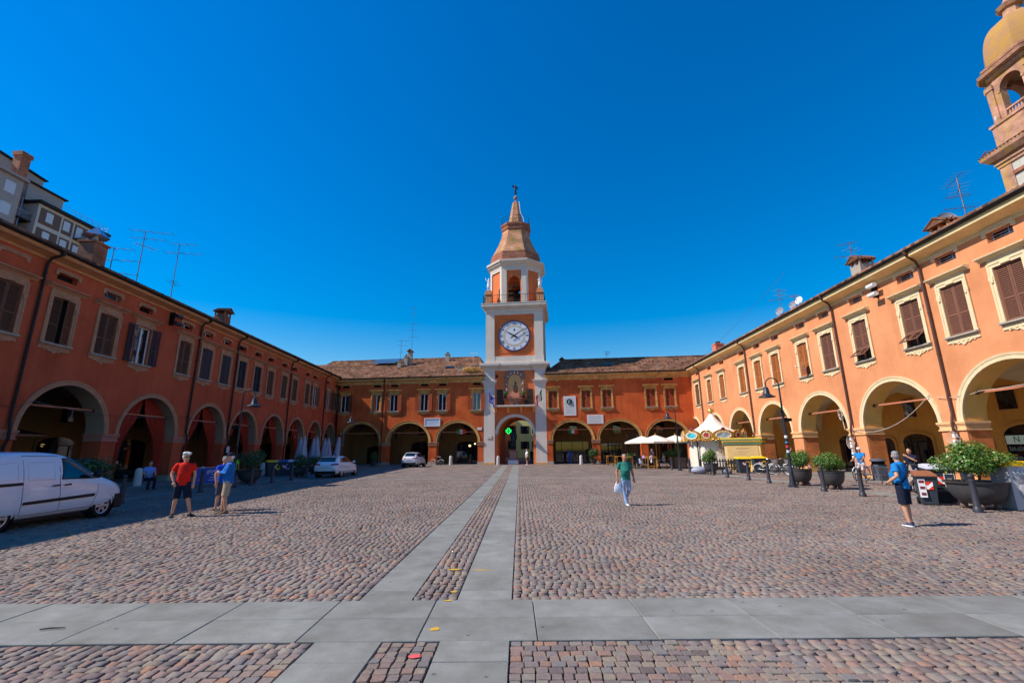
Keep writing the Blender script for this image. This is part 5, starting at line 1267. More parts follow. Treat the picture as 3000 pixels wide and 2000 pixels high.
def seated(label, loc, rz, top, bottom, hair, h=1.72, vox=.014, seat=.46):
    d = .90 - seat - .04
    t = person(label, (loc[0], loc[1], loc[2] if len(loc) > 2 else 0), rz, h, top, bottom, hair, leather, 'trousers', 'short', .02,
               la=((.25, -.08, 1.15), (.16, -.30, 1.10)), ra=((-.25, -.08, 1.15), (-.16, -.30, 1.08)), ll=((.12, -.44, .88), (.13, -.42, .47), (0, -1)), rl=((-.12, -.44, .88), (-.13, -.42, .47), (0, -1)), vox=vox)
    t.location.z = -.40 * h / 1.75 + .02
    return t
seated('person in a blue and white shirt sitting in the shade by the second curtained arch', (-18.0, 23.35, 0), R_(60), C('shirt_blue_white', 120, 150, 220, var=.3), navy_c, h_dark)
for i, (x, y, r, tp_, lb) in enumerate(((12.9, 43.6, 200, white_c, 'diner in white nearest the lamp post under the umbrellas'), (12.35, 44.4, 90, C('top_lilac', 170, 150, 200), 'diner in lilac at a cafe table'), (13.95, 43.5, 250, C('top_white_b', 236, 230, 226), 'diner in a cream top beside the reed screen'), (11.7, 44.9, 160, blk, 'diner in black at the cafe tables'), (13.3, 45.5, 20, C('top_pink', 214, 150, 150), 'diner in pink at the rear cafe table'))):
    seated(lb, (x, y, 0), R_(r), tp_, navy_c, h_dark if i % 2 else mat('hair_brown%d' % i, S(110, 80, 60), .7), vox=.018)
# ------------------------------------------------------------------ street furniture
def street_lamp(label, x, y, h, reach, side, shade_drop=.62):
    """tapered iron post with a swan neck; side +1: hook towards +X"""
    t = thing('street_lamp', label, 'street lamp', (x, y, 0), 0, 'swan-neck street lamps round the square')
    b = MB(); b.lathe([(.21, 0), (.21, .05), (.15, .10), (.12, .28), (.085, .55), (.075, .6), (.085, .66), (.068, .7), (.062, 2.0), (.075, 2.02), (.075, 2.1), (.058, 2.12), (.050, 3.3), (.068, 3.32), (.068, 3.42), (.040, 3.45), (.034, h - reach * .5)], 14); b.build('post', M['lamp_iron'], t, True)
    b = MB(); r = reach / 2; zc = h - r
    b.tube([(0, 0, zc - .6)] + [(side * (r - r * math.cos(PI * k / 14)), 0, zc + r * math.sin(PI * k / 14)) for k in range(15)] + [(side * reach, 0, zc - .12)], .026, 8); b.build('swan_neck', M['lamp_iron'], t, True)
    b = MB(); z = zc - .12; b.lathe([(.03, z + .05), (.05, z), (.10, z - .02), (.11, z - .12), (.13, z - .15), (.14, z - .30), (.19, z - .36), (.36, z - .45), (.37, z - .48), (.33, z - .46), (.12, z - .30)], 18, (side * reach, 0, 0)); b.build('lamp_shade', M['lamp_iron'], t, True)
    b = MB(); b.lathe([(.10, z - .36), (.10, z - .42), (.02, z - .45)], 12, (side * reach, 0, 0)); b.build('lamp_glass', M['white_paint'], t, True)
    b = MB(); b.box(side * -.05 - .05, side * -.05 + .05, -.06, .06, 2.95, 3.05); b.box(side * -.22 - .11, side * -.22 + .11, -.10, .08, 2.92, 3.06); b.build('floodlight', M['iron'], t)
    return t
street_lamp('tall grey swan-neck street lamp beside the potted shrubs on the sunlit side', 12.62, 21.5, 4.95, .62, -1)
street_lamp('swan-neck street lamp in front of the cafe umbrellas by the carousel', 13.43, 38.0, 5.05, .66, -1)
street_lamp('dark swan-neck street lamp on the shaded side behind the man in the blue jacket', -14.25, 24.1, 4.98, .62, 1)
street_lamp('swan-neck street lamp at the far shaded corner by the closed white parasols', -14.3, 38.9, 5.0, .66, 1)
b = MB(); col = [S(220, 220, 230), S(200, 60, 70), S(90, 150, 200), S(230, 230, 230)]
for k, c in enumerate(col): b.lathe([(.066, 1.5 + .22 * k), (.066, 1.62 + .22 * k)], 12, m=k)
o = [q for q in COL.objects if q.name.startswith('street_lamp')][0]
b.build('sticker', [mat('sticker%d' % k, c, .6) for k, c in enumerate(col)], o)
def bollard_proto():
    t = thing('bollard', 'grey bollard', 'bollard', (0, 0, 0), 0, 'grey iron bollards lining the square')
    b = MB(); b.lathe([(.115, 0), (.115, .09), (.095, .12), (.082, .16), (.070, .78), (.080, .79), (.080, .82), (.066, .83), (.066, .88)], 12); b.build('post', M['bollard'], t, True)
    b = MB(); b.ball((0, 0, .93), .07, 10); b.build('knob', M['bollard'], t, True); return t
bol = bollard_proto(); first = True
BL = [(12.53, 13.02, 'grey iron bollard in front of the big potted shrub at the far right'), (12.57, 17.23, 'grey iron bollard in front of the bench, near the man in the blue polo'), (12.58, 19.34, 'grey iron bollard before the wide round planter nearest the bench'), (12.84, 23.87, 'grey iron bollard just left of the tall street lamp on the sunlit side'), (13.02, 26.25, 'grey iron bollard in front of the left yellow-lidded bin'), (13.02, 28.82, 'grey iron bollard in front of the black picket fence'), (13.12, 31.09, 'grey iron bollard touching the shrub planter by the carousel'), (13.21, 33.33, 'grey iron bollard left of the shrub planter by the carousel'), (13.16, 35.23, 'grey iron bollard before the pale carousel canvas'), (13.33, 39.64, 'grey iron bollard beside the reed screen of the cafe'),
      (-13.93, 17.0, 'dark bollard just ahead of the white van'), (-14.01, 21.34, 'dark bollard standing in front of the blue giovedì banner'), (-13.96, 25.3, 'dark bollard beside the shaded shrub pot behind the men'), (-13.84, 27.22, 'dark bollard left of the shaded recycling bins'), (-13.92, 29.74, 'dark bollard right of the shaded recycling bins'), (-14.07, 32.2, 'dark bollard behind the white hatchback')]
for x, y, lb in BL:
    if first: bol.location = (x, y, 0); bol['label'] = lb; first = False
    else: dup(bol, (x, y, 0), 0, lb)
def stone_bollard(label, x, y, h=.95):
    t = thing('stone_bollard', label, 'bollard', (x, y, 0), 0, 'pale stone bollards at the arcade openings'); b = MB(); b.lathe([(.19, 0), (.20, .1), (.175, h * .8), (.17, h - .12), (.13, h - .03), (.02, h)], 14); b.build('shaft', mat('pale_bollard_stone', S(206, 200, 196), .8, var=.1, bump=.1), t, True)
stone_bollard('rounded pale stone bollard in the shade before the second curtained arch', -20.6, 26.0); stone_bollard('rounded pale stone bollard in the shade by the recycling bins', -19.5, 36.65)
stone_bollard('pale stone bollard in the arch just left of the clock tower', -7.5, 56.6, 1.1); stone_bollard('pale stone bollard in the first arch right of the clock tower', 7.9, 54.6, 1.05); stone_bollard('dark-shaded stone bollard at the left side of the gateway', -1.75, 55.4, 1.05)
stone_bollard('pale stone bollard in deep shade behind the blue banner', -18.1, 27.5)
# potted shrubs
def leaf_mat(name, a, b_, c_):
    m = bpy.data.materials.new(name); m.use_nodes = True; n = m.node_tree.nodes; l = m.node_tree.links; b = n['Principled BSDF']
    b.inputs['Roughness'].default_value = .38; b.inputs['Specular IOR Level'].default_value = .5
    at = n.new('ShaderNodeAttribute'); at.attribute_name = 'tone'; cr = n.new('ShaderNodeValToRGB')
    cr.color_ramp.elements[0].color = a; cr.color_ramp.elements[1].color = c_; k = cr.color_ramp.elements.new(.55); k.color = b_; k = cr.color_ramp.elements.new(.85); k.color = b_
    l.new(at.outputs['Fac'], cr.inputs[0]); l.new(cr.outputs[0], b.inputs['Base Color'])
    b.inputs['Subsurface Weight'].default_value = 0.0
    return m
LEAF = leaf_mat('shrub_leaves', S(44, 74, 26), S(86, 124, 40), S(176, 150, 60))
LEAF_D = leaf_mat('shrub_leaves_dark', S(36, 62, 26), S(58, 92, 36), S(96, 120, 50))
def foliage(name, c, R3, n, size, m, parent, bumps=9, seed=0, fill=.55):
    r = np.random.default_rng(seed)
    # clumps over an ellipsoid, leaves scattered on and in the clumps
    k = bumps; d = r.normal(0, 1, (k, 3)); d /= np.linalg.norm(d, axis=1)[:, None]; d[:, 2] = d[:, 2] * .9
    cc = d * r.uniform(.45, .72, (k, 1)); cr_ = r.uniform(.32, .52, k)
    cc = np.concatenate([cc, np.zeros((1, 3))]); cr_ = np.append(cr_, .72)
    w_ = cr_ ** 2; w_[-1] *= 1.0; idx = r.choice(k + 1, n, p=w_ / w_.sum())
    u = r.normal(0, 1, (n, 3)); u /= np.linalg.norm(u, axis=1)[:, None]
    rad = cr_[idx] * (1 - fill * r.random(n) ** 2.2); P = (cc[idx] + u * rad[:, None]) * np.array(R3) + np.array(c)
    nrm = u + r.normal(0, .55, (n, 3)) + np.array([0, 0, .35]); nrm /= np.linalg.norm(nrm, axis=1)[:, None]
    a = np.cross(nrm, r.normal(0, 1, (n, 3))); a /= np.linalg.norm(a, axis=1)[:, None]; b_ = np.cross(nrm, a)
    s = size * r.uniform(.6, 1.25, (n, 1))
    V = np.stack([P - a * s, P - b_ * s * .42 + nrm * s * .12, P + a * s, P + b_ * s * .42 + nrm * s * .12], 1).reshape(-1, 3)
    F = np.arange(4 * n).reshape(n, 4); me = np_mesh(name, V, F, m)
    tone = np.clip(r.random(n) * .8 + (P[:, 2] - c[2]) / R3[2] * .12 + .1, 0, 1); tone[r.random(n) < .03] = 1
    at = me.attributes.new('tone', 'FLOAT', 'POINT'); at.data.foreach_set('value', np.repeat(tone, 4).astype(np.float32))
    return link(name, me, parent)
POT = mat('dark_iron_pot', S(74, 72, 74), .55, .2, var=.14, vs=5, bump=.15, bs=20)
foot_m = mat('pot_ball_foot', S(112, 92, 84), .8, var=.15)
def potted_shrub(label, x, y, rp, hp, R3, zc, n, leaf=.05, m=None, seed=1, rim=1.0):
    t = thing('potted_shrub', label, 'potted shrub', (x, y, 0), 0, 'round potted shrubs along the bollards'); f = .12
    b = MB(); b.lathe([(rp * .30, f), (rp * .55, f + .04), (rp * .80, f + hp * .25), (rp * .95, f + hp * .55), (rp, f + hp * .9), (rp * 1.0 + .05 * rim, f + hp * .92), (rp + .07 * rim, f + hp), (rp + .02, f + hp), (rp * .92, f + hp * .9), (.02, f + hp * .88)], 24); b.build('pot', POT, t, True)
    for k in range(4):
        a = PI / 4 + k * PI / 2; b = MB(); b.ball((rp * .52 * math.cos(a), rp * .52 * math.sin(a), .085), .095, 10); b.build('ball_foot', foot_m, t, True)
    b = MB()
    for k in range(5): a = 2 * PI * k / 5; b.tube([(.08 * math.cos(a), .08 * math.sin(a), f + hp * .8), (.2 * math.cos(a), .2 * math.sin(a), zc - .1), (.3 * math.cos(a + .4), .3 * math.sin(a + .4), zc + .15)], [.025, .018, .01], 5)
    b.build('stems', mat('shrub_bark', S(84, 66, 50), .9), t)
    foliage('foliage', (0, 0, zc), R3, n, leaf, m or LEAF, t, 12, seed)
    return t
potted_shrub('largest potted shrub, at the far right, in a wide dark bowl on ball feet', 13.32, 13.72, .66, .64, (.90, .88, .56), 1.34, 8000, .040, seed=3)
potted_shrub('potted shrub in a wide dark bowl beside the bench', 13.62, 20.3, .48, .62, (.70, .70, .50), 1.18, 6500, .036, seed=5, rim=.4)
potted_shrub('taller potted shrub next to the foot of the tall sunlit street lamp', 13.55, 22.3, .45, .62, (.58, .58, .50), 1.16, 5500, .036, seed=8, rim=.4)
potted_shrub('potted shrub between bollards in front of the carousel canvas', 13.62, 32.5, .48, .60, (.68, .68, .52), 1.16, 4200, .045, seed=9, rim=.4)
potted_shrub('olive-green shrub behind the reed screen, left of the carousel', 14.45, 42.2, .55, .6, (.95, .7, .55), 1.35, 1500, .07, LEAF_D, seed=11)
potted_shrub('low dark shrub among the orange cafe tables', 11.2, 44.8, .4, .5, (.72, .55, .45), .95, 1200, .06, LEAF_D, seed=12)
potted_shrub('dark shrub in the shade just ahead of the white van', -15.3, 17.2, .55, .55, (.80, .80, .62), 1.02, 2200, .055, LEAF_D, seed=14)
potted_shrub('dark potted shrub in the shade behind the hi-vis person', -15.0, 26.9, .62, .62, (.85, .85, .72), 1.28, 2200, .055, LEAF_D, seed=15)
potted_shrub('dark potted shrub in the shade left of the white hatchback', -15.1, 33.3, .55, .55, (.85, .85, .6), 1.05, 1600, .06, LEAF_D, seed=16)
potted_shrub('dark potted shrub by the closed parasols behind the white hatchback', -15.6, 37.2, .5, .5, (.8, .8, .55), 1.0, 1200, .06, LEAF_D, seed=17)
potted_shrub('leafy shrub in a pale trough inside the first arch right of the tower', 9.4, 55.0, .45, .5, (.8, .6, .8), 1.25, 900, .09, LEAF_D, seed=18)
potted_shrub('small ragged shrub against the pier between the parked SUV and the far corner', -15.9, 53.6, .35, .5, (.55, .5, .7), 1.2, 500, .09, LEAF_D, seed=19)
# bench and litter bin
bn = thing('bench', 'grey steel mesh bench facing the square behind the bollards', 'bench', (17.25, 22.5, 0), R_(-92))
mesh_m = mat('steel_mesh', S(92, 94, 104), .5, .4, var=.1)
b = MB(); n = 26
for k in range(n): x = -.88 + 1.76 * k / (n - 1); b.box(x - .012, x + .012, -.42, .02, .44, .455)
for k in range(5): y = -.42 + .11 * k; b.box(-.9, .9, y - .008, y + .008, .455, .465)
b.tube([(-.9, .02, .45), (-.9, -.44, .45), (.9, -.44, .45), (.9, .02, .45)], .022, 6); b.build('seat', mesh_m, bn)
b = MB()
for k in range(30): x = -.88 + 1.76 * k / 29; b.box(x - .008, x + .008, .06, .07, .50, .78)
b.tube([(-.9, .05, .45), (-.9, .08, .80), (.9, .08, .80), (.9, .05, .45)], .024, 6); b.build('backrest', mesh_m, bn)
for x, y in ((-.9, .06), (.9, .06), (-.86, -.42), (.86, -.42)):
    b = MB(); b.tube([(x, y, .45), (x * 1.0, y * 1.05, .0)], .026, 6); b.build('leg', mesh_m, bn)
bi = thing('litter_bin', 'grey square litter bin with a domed lid against the brick pier', 'litter bin', (19.35, 25.0, 0), R_(0)); gb = mat('bin_grey_steel', S(96, 100, 112), .5, .3, var=.1)
b = MB(); b.box(-.24, .24, -.24, .24, 0, .82); b.build('body', gb, bi)
b = MB(); b.box(-.2, .2, -.2, .2, .82, .98); b.build('opening', M['iron'], bi)
b = MB(); b.lathe([(.36, .98), (.37, 1.02), (.30, 1.08), (.1, 1.13), (.01, 1.14)], 16); b.build('lid', gb, bi, True)
# wheeled bins
grey_p = mat('bin_charcoal_plastic', S(54, 60, 70), .5, var=.06, vs=6); yl = mat('bin_lid_yellow', S(244, 196, 24), .45, var=.05); brn = mat('bin_lid_brown', S(150, 92, 60), .5, var=.08); lg = mat('bin_lid_pale', S(206, 206, 216), .45, var=.05); rw = [mat('refl_red', S(226, 52, 30), .5), mat('refl_white', S(236, 236, 236), .5)]; stk = mat('bin_sticker', S(226, 190, 40), .6); bluel = mat('bin_lid_blue', S(52, 84, 150), .5)
def bin_(label, x, y, rz, lid, wd=.58, dp=.66, h=.98, sticker=None, group='wheeled bins on the sunlit side', chev=True):
    t = thing('wheeled_bin', label, 'bin', (x, y, 0), rz, group); w2, d2 = wd / 2, dp / 2
    b = MB(); b.loft([[(-w2 * .78, -d2 * .75, .03), (w2 * .78, -d2 * .75, .03), (w2 * .78, d2 * .7, .03), (-w2 * .78, d2 * .7, .03)], [(-w2, -d2, h - .08), (w2, -d2, h - .08), (w2, d2, h - .08), (-w2, d2, h - .08)]])
    b.box(-w2 - .03, w2 + .03, -d2 - .03, d2 + .03, h - .10, h - .05); b.build('body', grey_p, t)
    b = MB(); b.loft([[(-w2 - .035, -d2 - .05, h - .05), (w2 + .035, -d2 - .05, h - .05), (w2 + .035, d2 + .05, h - .02), (-w2 - .035, d2 + .05, h - .02)], [(-w2 - .02, -d2 - .03, h), (w2 + .02, -d2 - .03, h), (w2 + .02, d2 + .05, h + .08), (-w2 - .02, d2 + .05, h + .08)], [(-w2 * .75, -d2 * .7, h + .03), (w2 * .75, -d2 * .7, h + .03), (w2 * .75, d2 * .8, h + .10), (-w2 * .75, d2 * .8, h + .10)]]); b.build('lid', lid, t)
    for s in (-1, 1):
        b = MB(); b.lathe([(.03, -.035), (.10, -.035), (.11, -.02), (.11, .02), (.10, .035), (.03, .035)], 14); b.xf(Matrix.Translation((s * (w2 * .85), d2 * .75, .11)) @ Matrix.Rotation(PI / 2, 4, 'Y')); b.build('wheel', M['void'], t, True)
    b = MB(); b.tube([(-w2 * .8, d2 + .04, h - .1), (-w2 * .8, d2 + .14, h - .02), (w2 * .8, d2 + .14, h - .02), (w2 * .8, d2 + .04, h - .1)], .018, 6); b.build('handle', grey_p, t)
    if chev:
        b = MB(); yq = -d2 * .92 - .012; z = h * .62; q = .13
        for s in (-1, 1):
            b.add([(0, yq, z - .10), (s * q, yq, z + .02), (s * q, yq, z + .13), (0, yq, z + .01)], [(0, 1, 2, 3)], 1)
            b.add([(0, yq, z + .01), (s * q, yq, z + .13), (0, yq, z + .13)], [(0, 1, 2)], 0); b.add([(s * q, yq, z + .02), (0, yq, z - .10), (s * q, yq, z - .10)], [(0, 1, 2)], 0)
        b.build('reflective_mark', rw, t)
    if sticker:
        b = MB(); yq = -d2 * .94 - .012; x0 = w2 * .45; b.box(x0 - .11, x0 + .13, yq - .004, yq, h * .42, h * .82, 0); b.box(x0 - .07, x0 + .09, yq - .008, yq - .003, h * .55, h * .7, 1); b.build('sticker', [sticker, M['iron']], t)
    return t
bin_('left one of two charcoal bins with yellow lids in front of the picket fence', 16.35, 33.5, R_(-10), yl, .85, .75, 1.02, stk)
bin_('right one of two charcoal bins with yellow lids, nearer the bicycles', 17.75, 34.0, R_(-10), yl, .85, .75, 1.04, stk)
bb = bin_('charcoal bin with a brown lid behind the man in the blue polo', 12.75, 14.75, R_(-30), brn, .46, .52, .90)
b = MB(); b.box(-.22, -.05, -.285, -.277, .22, .76, 0)
for k in range(3): b.box(-.20 + .01 * k, -.07, -.29, -.283, .64 - .18 * k, .72 - .18 * k, 1)
b.xf(Matrix.Rotation(R_(-2), 4, 'X')); b.build('sticker', [mat('sticker_white', S(232, 226, 226), .6), mat('sticker_maroon', S(120, 40, 44), .6)], bb)
b2 = bin_('larger charcoal bin with a pale grey lid left of the biggest shrub', 13.75, 15.35, R_(-28), lg, .66, .80, 1.08)
b = MB(); b.box(.02, .28, -.415, -.407, .42, .90, 0); b.box(.04, .26, -.42, -.41, .44, .88, 1); b.box(.09, .21, -.424, -.415, .55, .76, 2); b.build('sticker', [M['white_paint'], grey_p, mat('sticker_grey', S(150, 150, 154), .6)], b2)
for i, (c, lb, dy) in enumerate(((yl, 'shaded bin with a yellow lid in the row of recycling bins', 0), (bluel, 'shaded bin with a blue lid in the middle of the recycling row', 1.15), (lg, 'shaded bin with a grey lid at the far end of the recycling row', 2.3))):
    bin_(lb, -17.9 + 0.55 * i, 35.2 + dy * .35, R_(38), c, .95, .78, 1.05, stk if i == 0 else mat('sticker_blue', S(90, 140, 190), .6), 'recycling bins in the shade')
# bicycles
def ring_pts(c, r, n=22): return [(c[0], c[1] + r * math.cos(2 * PI * k / n), c[2] + r * math.sin(2 * PI * k / n)) for k in range(n + 1)]
def bicycle(label, x, y, rz, col, lean=0.0, basket=True):
    t = thing('bicycle', label, 'bicycle', (x, y, 0), rz, 'bicycles on the sunlit side'); t.rotation_euler = (0, lean, rz)
    fm = mat('bike_frame', col, .35, .2); rub = M['void']
    for yy, nm in ((-.53, 'front'), (.53, 'rear')):
        b = MB(); b.tube(ring_pts((0, yy, .335), .32), .018, 6); wl = b.build('wheel', rub, t, True)
        b = MB(); b.tube(ring_pts((0, yy, .335), .295), .010, 5)
        for k in range(14): a = 2 * PI * k / 14; b.tube([(0, yy, .335), (0, yy + .295 * math.cos(a), .335 + .295 * math.sin(a))], .0035, 3)
        b.tube([(-.05, yy, .335), (.05, yy, .335)], .022, 6); b.build('rim', M['galv'], wl)
        b = MB(); b.tube([(0, yy + .35 * math.cos(a), .335 + .35 * math.sin(a)) for a in np.linspace(.1 if yy < 0 else -.3, PI * .85 if yy < 0 else PI * .9, 10)], .022, 5); b.build('mudguard', M['white_paint'], t)
    b = MB(); bb_ = (0, .10, .30); st = (0, .22, .80); hd = (0, -.40, .82)
    for p, q in ((bb_, st), (bb_, (0, -.43, .68)), ((0, .15, .52), (0, -.44, .62)), (bb_, (0, .53, .335)), ((0, .19, .68), (0, .53, .335)), ((0, -.44, .60), (0, -.53, .335)), ((0, -.38, .92), (0, -.44, .60))): b.tube([p, q], .017, 6)
    b.build('frame', fm, t)
    b = MB(); b.tube([(-.28, -.16, .98), (-.26, -.28, 1.02), (-.1, -.36, 1.02), (.1, -.36, 1.02), (.26, -.28, 1.02), (.28, -.16, .98)], .014, 6); b.tube([(0, -.37, .9), (0, -.35, 1.02)], .015, 5); b.build('handlebar', M['galv'], t)
    b = MB(); b.ball((0, .26, .90), (.09, .15, .045), 10); b.tube([(0, .22, .78), (0, .24, .88)], .014, 5); b.build('saddle', M['void'], t, True)
    b = MB(); b.lathe([(.085, -.012), (.085, .012)], 12); b.xf(Matrix.Translation((.05, .10, .30)) @ Matrix.Rotation(PI / 2, 4, 'Y'))
    b.tube([(.05, .10, .30), (.09, .10, .13), (.17, .10, .13)], .012, 5); b.tube([(-.05, .10, .30), (-.09, .10, .47), (-.17, .10, .47)], .012, 5); b.build('crank', M['iron'], t)
    if basket:
        b = MB(); b.loft([[(-.13, -.66, .72), (.13, -.66, .72), (.13, -.46, .72), (-.13, -.46, .72)], [(-.17, -.72, .95), (.17, -.72, .95), (.17, -.42, .95), (-.17, -.42, .95)]], cap=False); b.build('basket', M['galv'], t)
    return t
bicycle('silver bicycle parked at the end of the black picket fence, nearest the bins', 16.95, 31.6, R_(38), S(150, 154, 160))
bicycle('bicycle with a pale saddle bag parked second by the picket fence', 17.6, 31.2, R_(30), S(90, 96, 110), .05)
bicycle('bright blue bicycle parked closest to the tall street lamp', 18.3, 30.6, R_(40), S(40, 90, 190))
cb = bicycle('white bicycle ridden by the man in the white cap beside the brick pier', 18.63, 25.35, R_(-62), S(230, 226, 230), basket=False)
cyc = person('man in a blue top, white cap and checked shorts sitting astride a white bicycle', (18.68, 25.30, 0), R_(-62), 1.70, blue_c, plaid, h_grey, trainer_w, 'shorts', 'short', .05, cap=white_c, skin=SKIN2, headturn=R_(50), la=((.24, -.16, 1.18), (.24, -.42, 1.06)), ra=((-.24, -.16, 1.18), (-.24, -.42, 1.06)), ll=((.12, -.18, .52), (.13, .02, .12), (0, -1)), rl=((-.13, -.26, .60), (-.13, -.12, .24), (0, -1)), vox=.012)
bicycle('dark bicycle leaning inside the last arch before the clock tower', -9.1, 56.2, R_(75), S(40, 40, 44), .1, False)
# scooters behind the bins
def scooter(label, x, y, rz, col):
    t = thing('scooter', label, 'motor scooter', (x, y, 0), rz, 'motor scooters parked behind the bins'); m = mat('scooter_paint', col, .3, coat=.5)
    for yy in (-.62, .62):
        b = MB(); b.tube(ring_pts((0, yy, .25), .19, 16), .06, 8); wl = b.build('wheel', M['void'], t, True); b = MB(); b.lathe([(.14, -.04), (.14, .04)], 12); b.xf(Matrix.Translation((0, yy, .25)) @ Matrix.Rotation(PI / 2, 4, 'Y')); b.build('rim', M['galv'], wl)
    b = MB(); b.loft([[(sx * w_, y_, z) for sx, z in ((-1, z0), (1, z0), (1, z1), (-1, z1))] for y_, w_, z0, z1 in ((-.30, .14, .26, .34), (.05, .16, .26, .36), (.15, .17, .28, .70), (.5, .17, .40, .74), (.85, .10, .55, .74))]); b.build('body', m, t, True)
    b = MB(); b.loft([[(sx * w_, y_, z) for sx, y_, z in ((-1, y0, z0), (1, y0, z0), (1, y1, z0), (-1, y1, z0))] for z0, w_, y0, y1 in ((.3, .20, -.42, -.30), (.6, .22, -.50, -.36), (.95, .13, -.42, -.32), (1.05, .12, -.45, -.33))]); b.build('front_shield', m, t, True)
    b = MB(); b.loft([[(sx * .15, y_, z) for sx, z in ((-1, z0), (1, z0), (1, z1), (-1, z1))] for y_, z0, z1 in ((.02, .72, .80), (.35, .74, .84), (.80, .76, .86))]); b.build('saddle', M['void'], t, True)
    b = MB(); b.tube([(-.33, -.22, 1.02), (0, -.38, 1.06), (.33, -.22, 1.02)], .022, 6); b.tube([(0, -.38, 1.0), (0, -.62, .25)], .03, 6)
    for s in (-1, 1): b.tube([(s * .22, -.3, 1.04), (s * .32, -.32, 1.22)], .01, 4); b.ball((s * .33, -.32, 1.26), (.07, .02, .045), 8)
    b.build('handlebar', M['iron'], t)
scooter('dark scooter with mirrors parked behind the pale-lidded bin', 15.6, 17.0, R_(60), S(40, 42, 48)); scooter('pale beige scooter parked just right of the man in the blue polo', 15.4, 18.4, R_(150), S(200, 180, 160))
# bubble-patterned cabinet at the frame's edge
bx = thing('display_cabinet', 'pale grey cabinet covered in big bubble pictures with a yellow top, at the right edge', 'cabinet', (14.45, 13.35, 0), R_(-12)); pg = mat('bubble_grey', S(178, 176, 180), .35, var=.08, vs=1.5)
b = MB(); b.box(-.62, .75, -.3, .4, .02, 1.18); b.build('body', pg, bx)
b = MB(); b.box(-.64, .77, -.32, .42, 1.18, 1.30); b.build('top', yl, bx)
b = MB()
for i, (x, z, r) in enumerate(((-.30, .92, .25), (-.18, .50, .30), (-.05, .22, .24), (.35, .75, .3), (.45, .28, .28))):
    b.lathe([(r, 0), (r * .97, .03), (r * .7, .085), (r * .35, .12), (.01, .13)], 22); k = 5 * 22
    for q in range(len(b.v) - k, len(b.v)): v = b.v[q]; b.v[q] = (x + v[0], -.30 - v[2] * .5, z + v[1])
b.build('bubble', mat('bubble_print', S(160, 156, 160), .12, var=.10, vs=3, spec=.7), bx, True)
# ------------------------------------------------------------------ carousel, ticket booth, cafe
ca = thing('carousel', 'children carousel closed with pale canvas under a gilded rim of painted ovals', 'carousel', (17.75, 41.2, 0), R_(10))
canvas = mat('pale_canvas', S(226, 216, 200), .85, var=.07, vs=2, bump=.3, bs=5); gild = mat('gilt_scroll', S(206, 156, 72), .4, .5, var=.2, vs=10); gold_ = mat('gold_ball', S(214, 174, 96), .35, .6); beadm = mat('cream_bulb', S(240, 222, 196), .4); heartm = mat('red_heart', S(196, 44, 64), .4); maroon = mat('maroon_crest', S(120, 44, 84), .5); pinkb = mat('rim_pink', S(206, 140, 110), .6, var=.15, vs=8)
N_ = 12; RC = 2.5
b = MB(); rr = []
nf = 48
def rip(r, z, amp): return [((r + amp * math.sin(k * 4.1) + amp * .6 * math.sin(k * 9.7)) * math.cos(2 * PI * k / nf), (r + amp * math.sin(k * 4.1) + amp * .6 * math.sin(k * 9.7)) * math.sin(2 * PI * k / nf), z) for k in range(nf)]
b.loft([rip(2.16, .12, .035), rip(2.12, .8, .03), rip(2.08, 1.6, .03), rip(2.1, 2.6, .015)]); b.build('canvas_skirt', canvas, ca, True)
b = MB(); b.lathe([(2.35, 0), (2.35, .14), (2.1, .16)], 24); b.build('platform', M['void'], ca)
b = MB(); pr = [(2.3, 2.95), (1.75, 3.20), (1.2, 3.52), (.8, 3.85), (.48, 4.2), (.24, 4.55), (.12, 4.75)]
b.loft([[(r * (1 + .015 * math.cos(k * PI)) * math.cos(2 * PI * k / 24), r * (1 + .015 * math.cos(k * PI)) * math.sin(2 * PI * k / 24), z) for k in range(24)] for r, z in pr]); b.build('tent_roof', mat('tent_white', S(236, 228, 214), .8, var=.04, vs=2), ca, True)
b = MB(); b.lathe([(.12, 4.65), (.16, 4.72), (.09, 4.76), (.12, 4.8), (.24, 4.86), (.29, 4.98), (.25, 5.1), (.1, 5.16), (.14, 5.18), (.01, 5.24)], 16); b.build('gold_finial', gold_, ca, True)
oval_a = mat('oval_sky_picture', S(120, 196, 216), .4, var=.35, vs=3.5, c2=S(226, 236, 236)); oval_b = mat('oval_sea_picture', S(18, 96, 120), .4, var=.5, vs=4, c2=S(70, 180, 190))
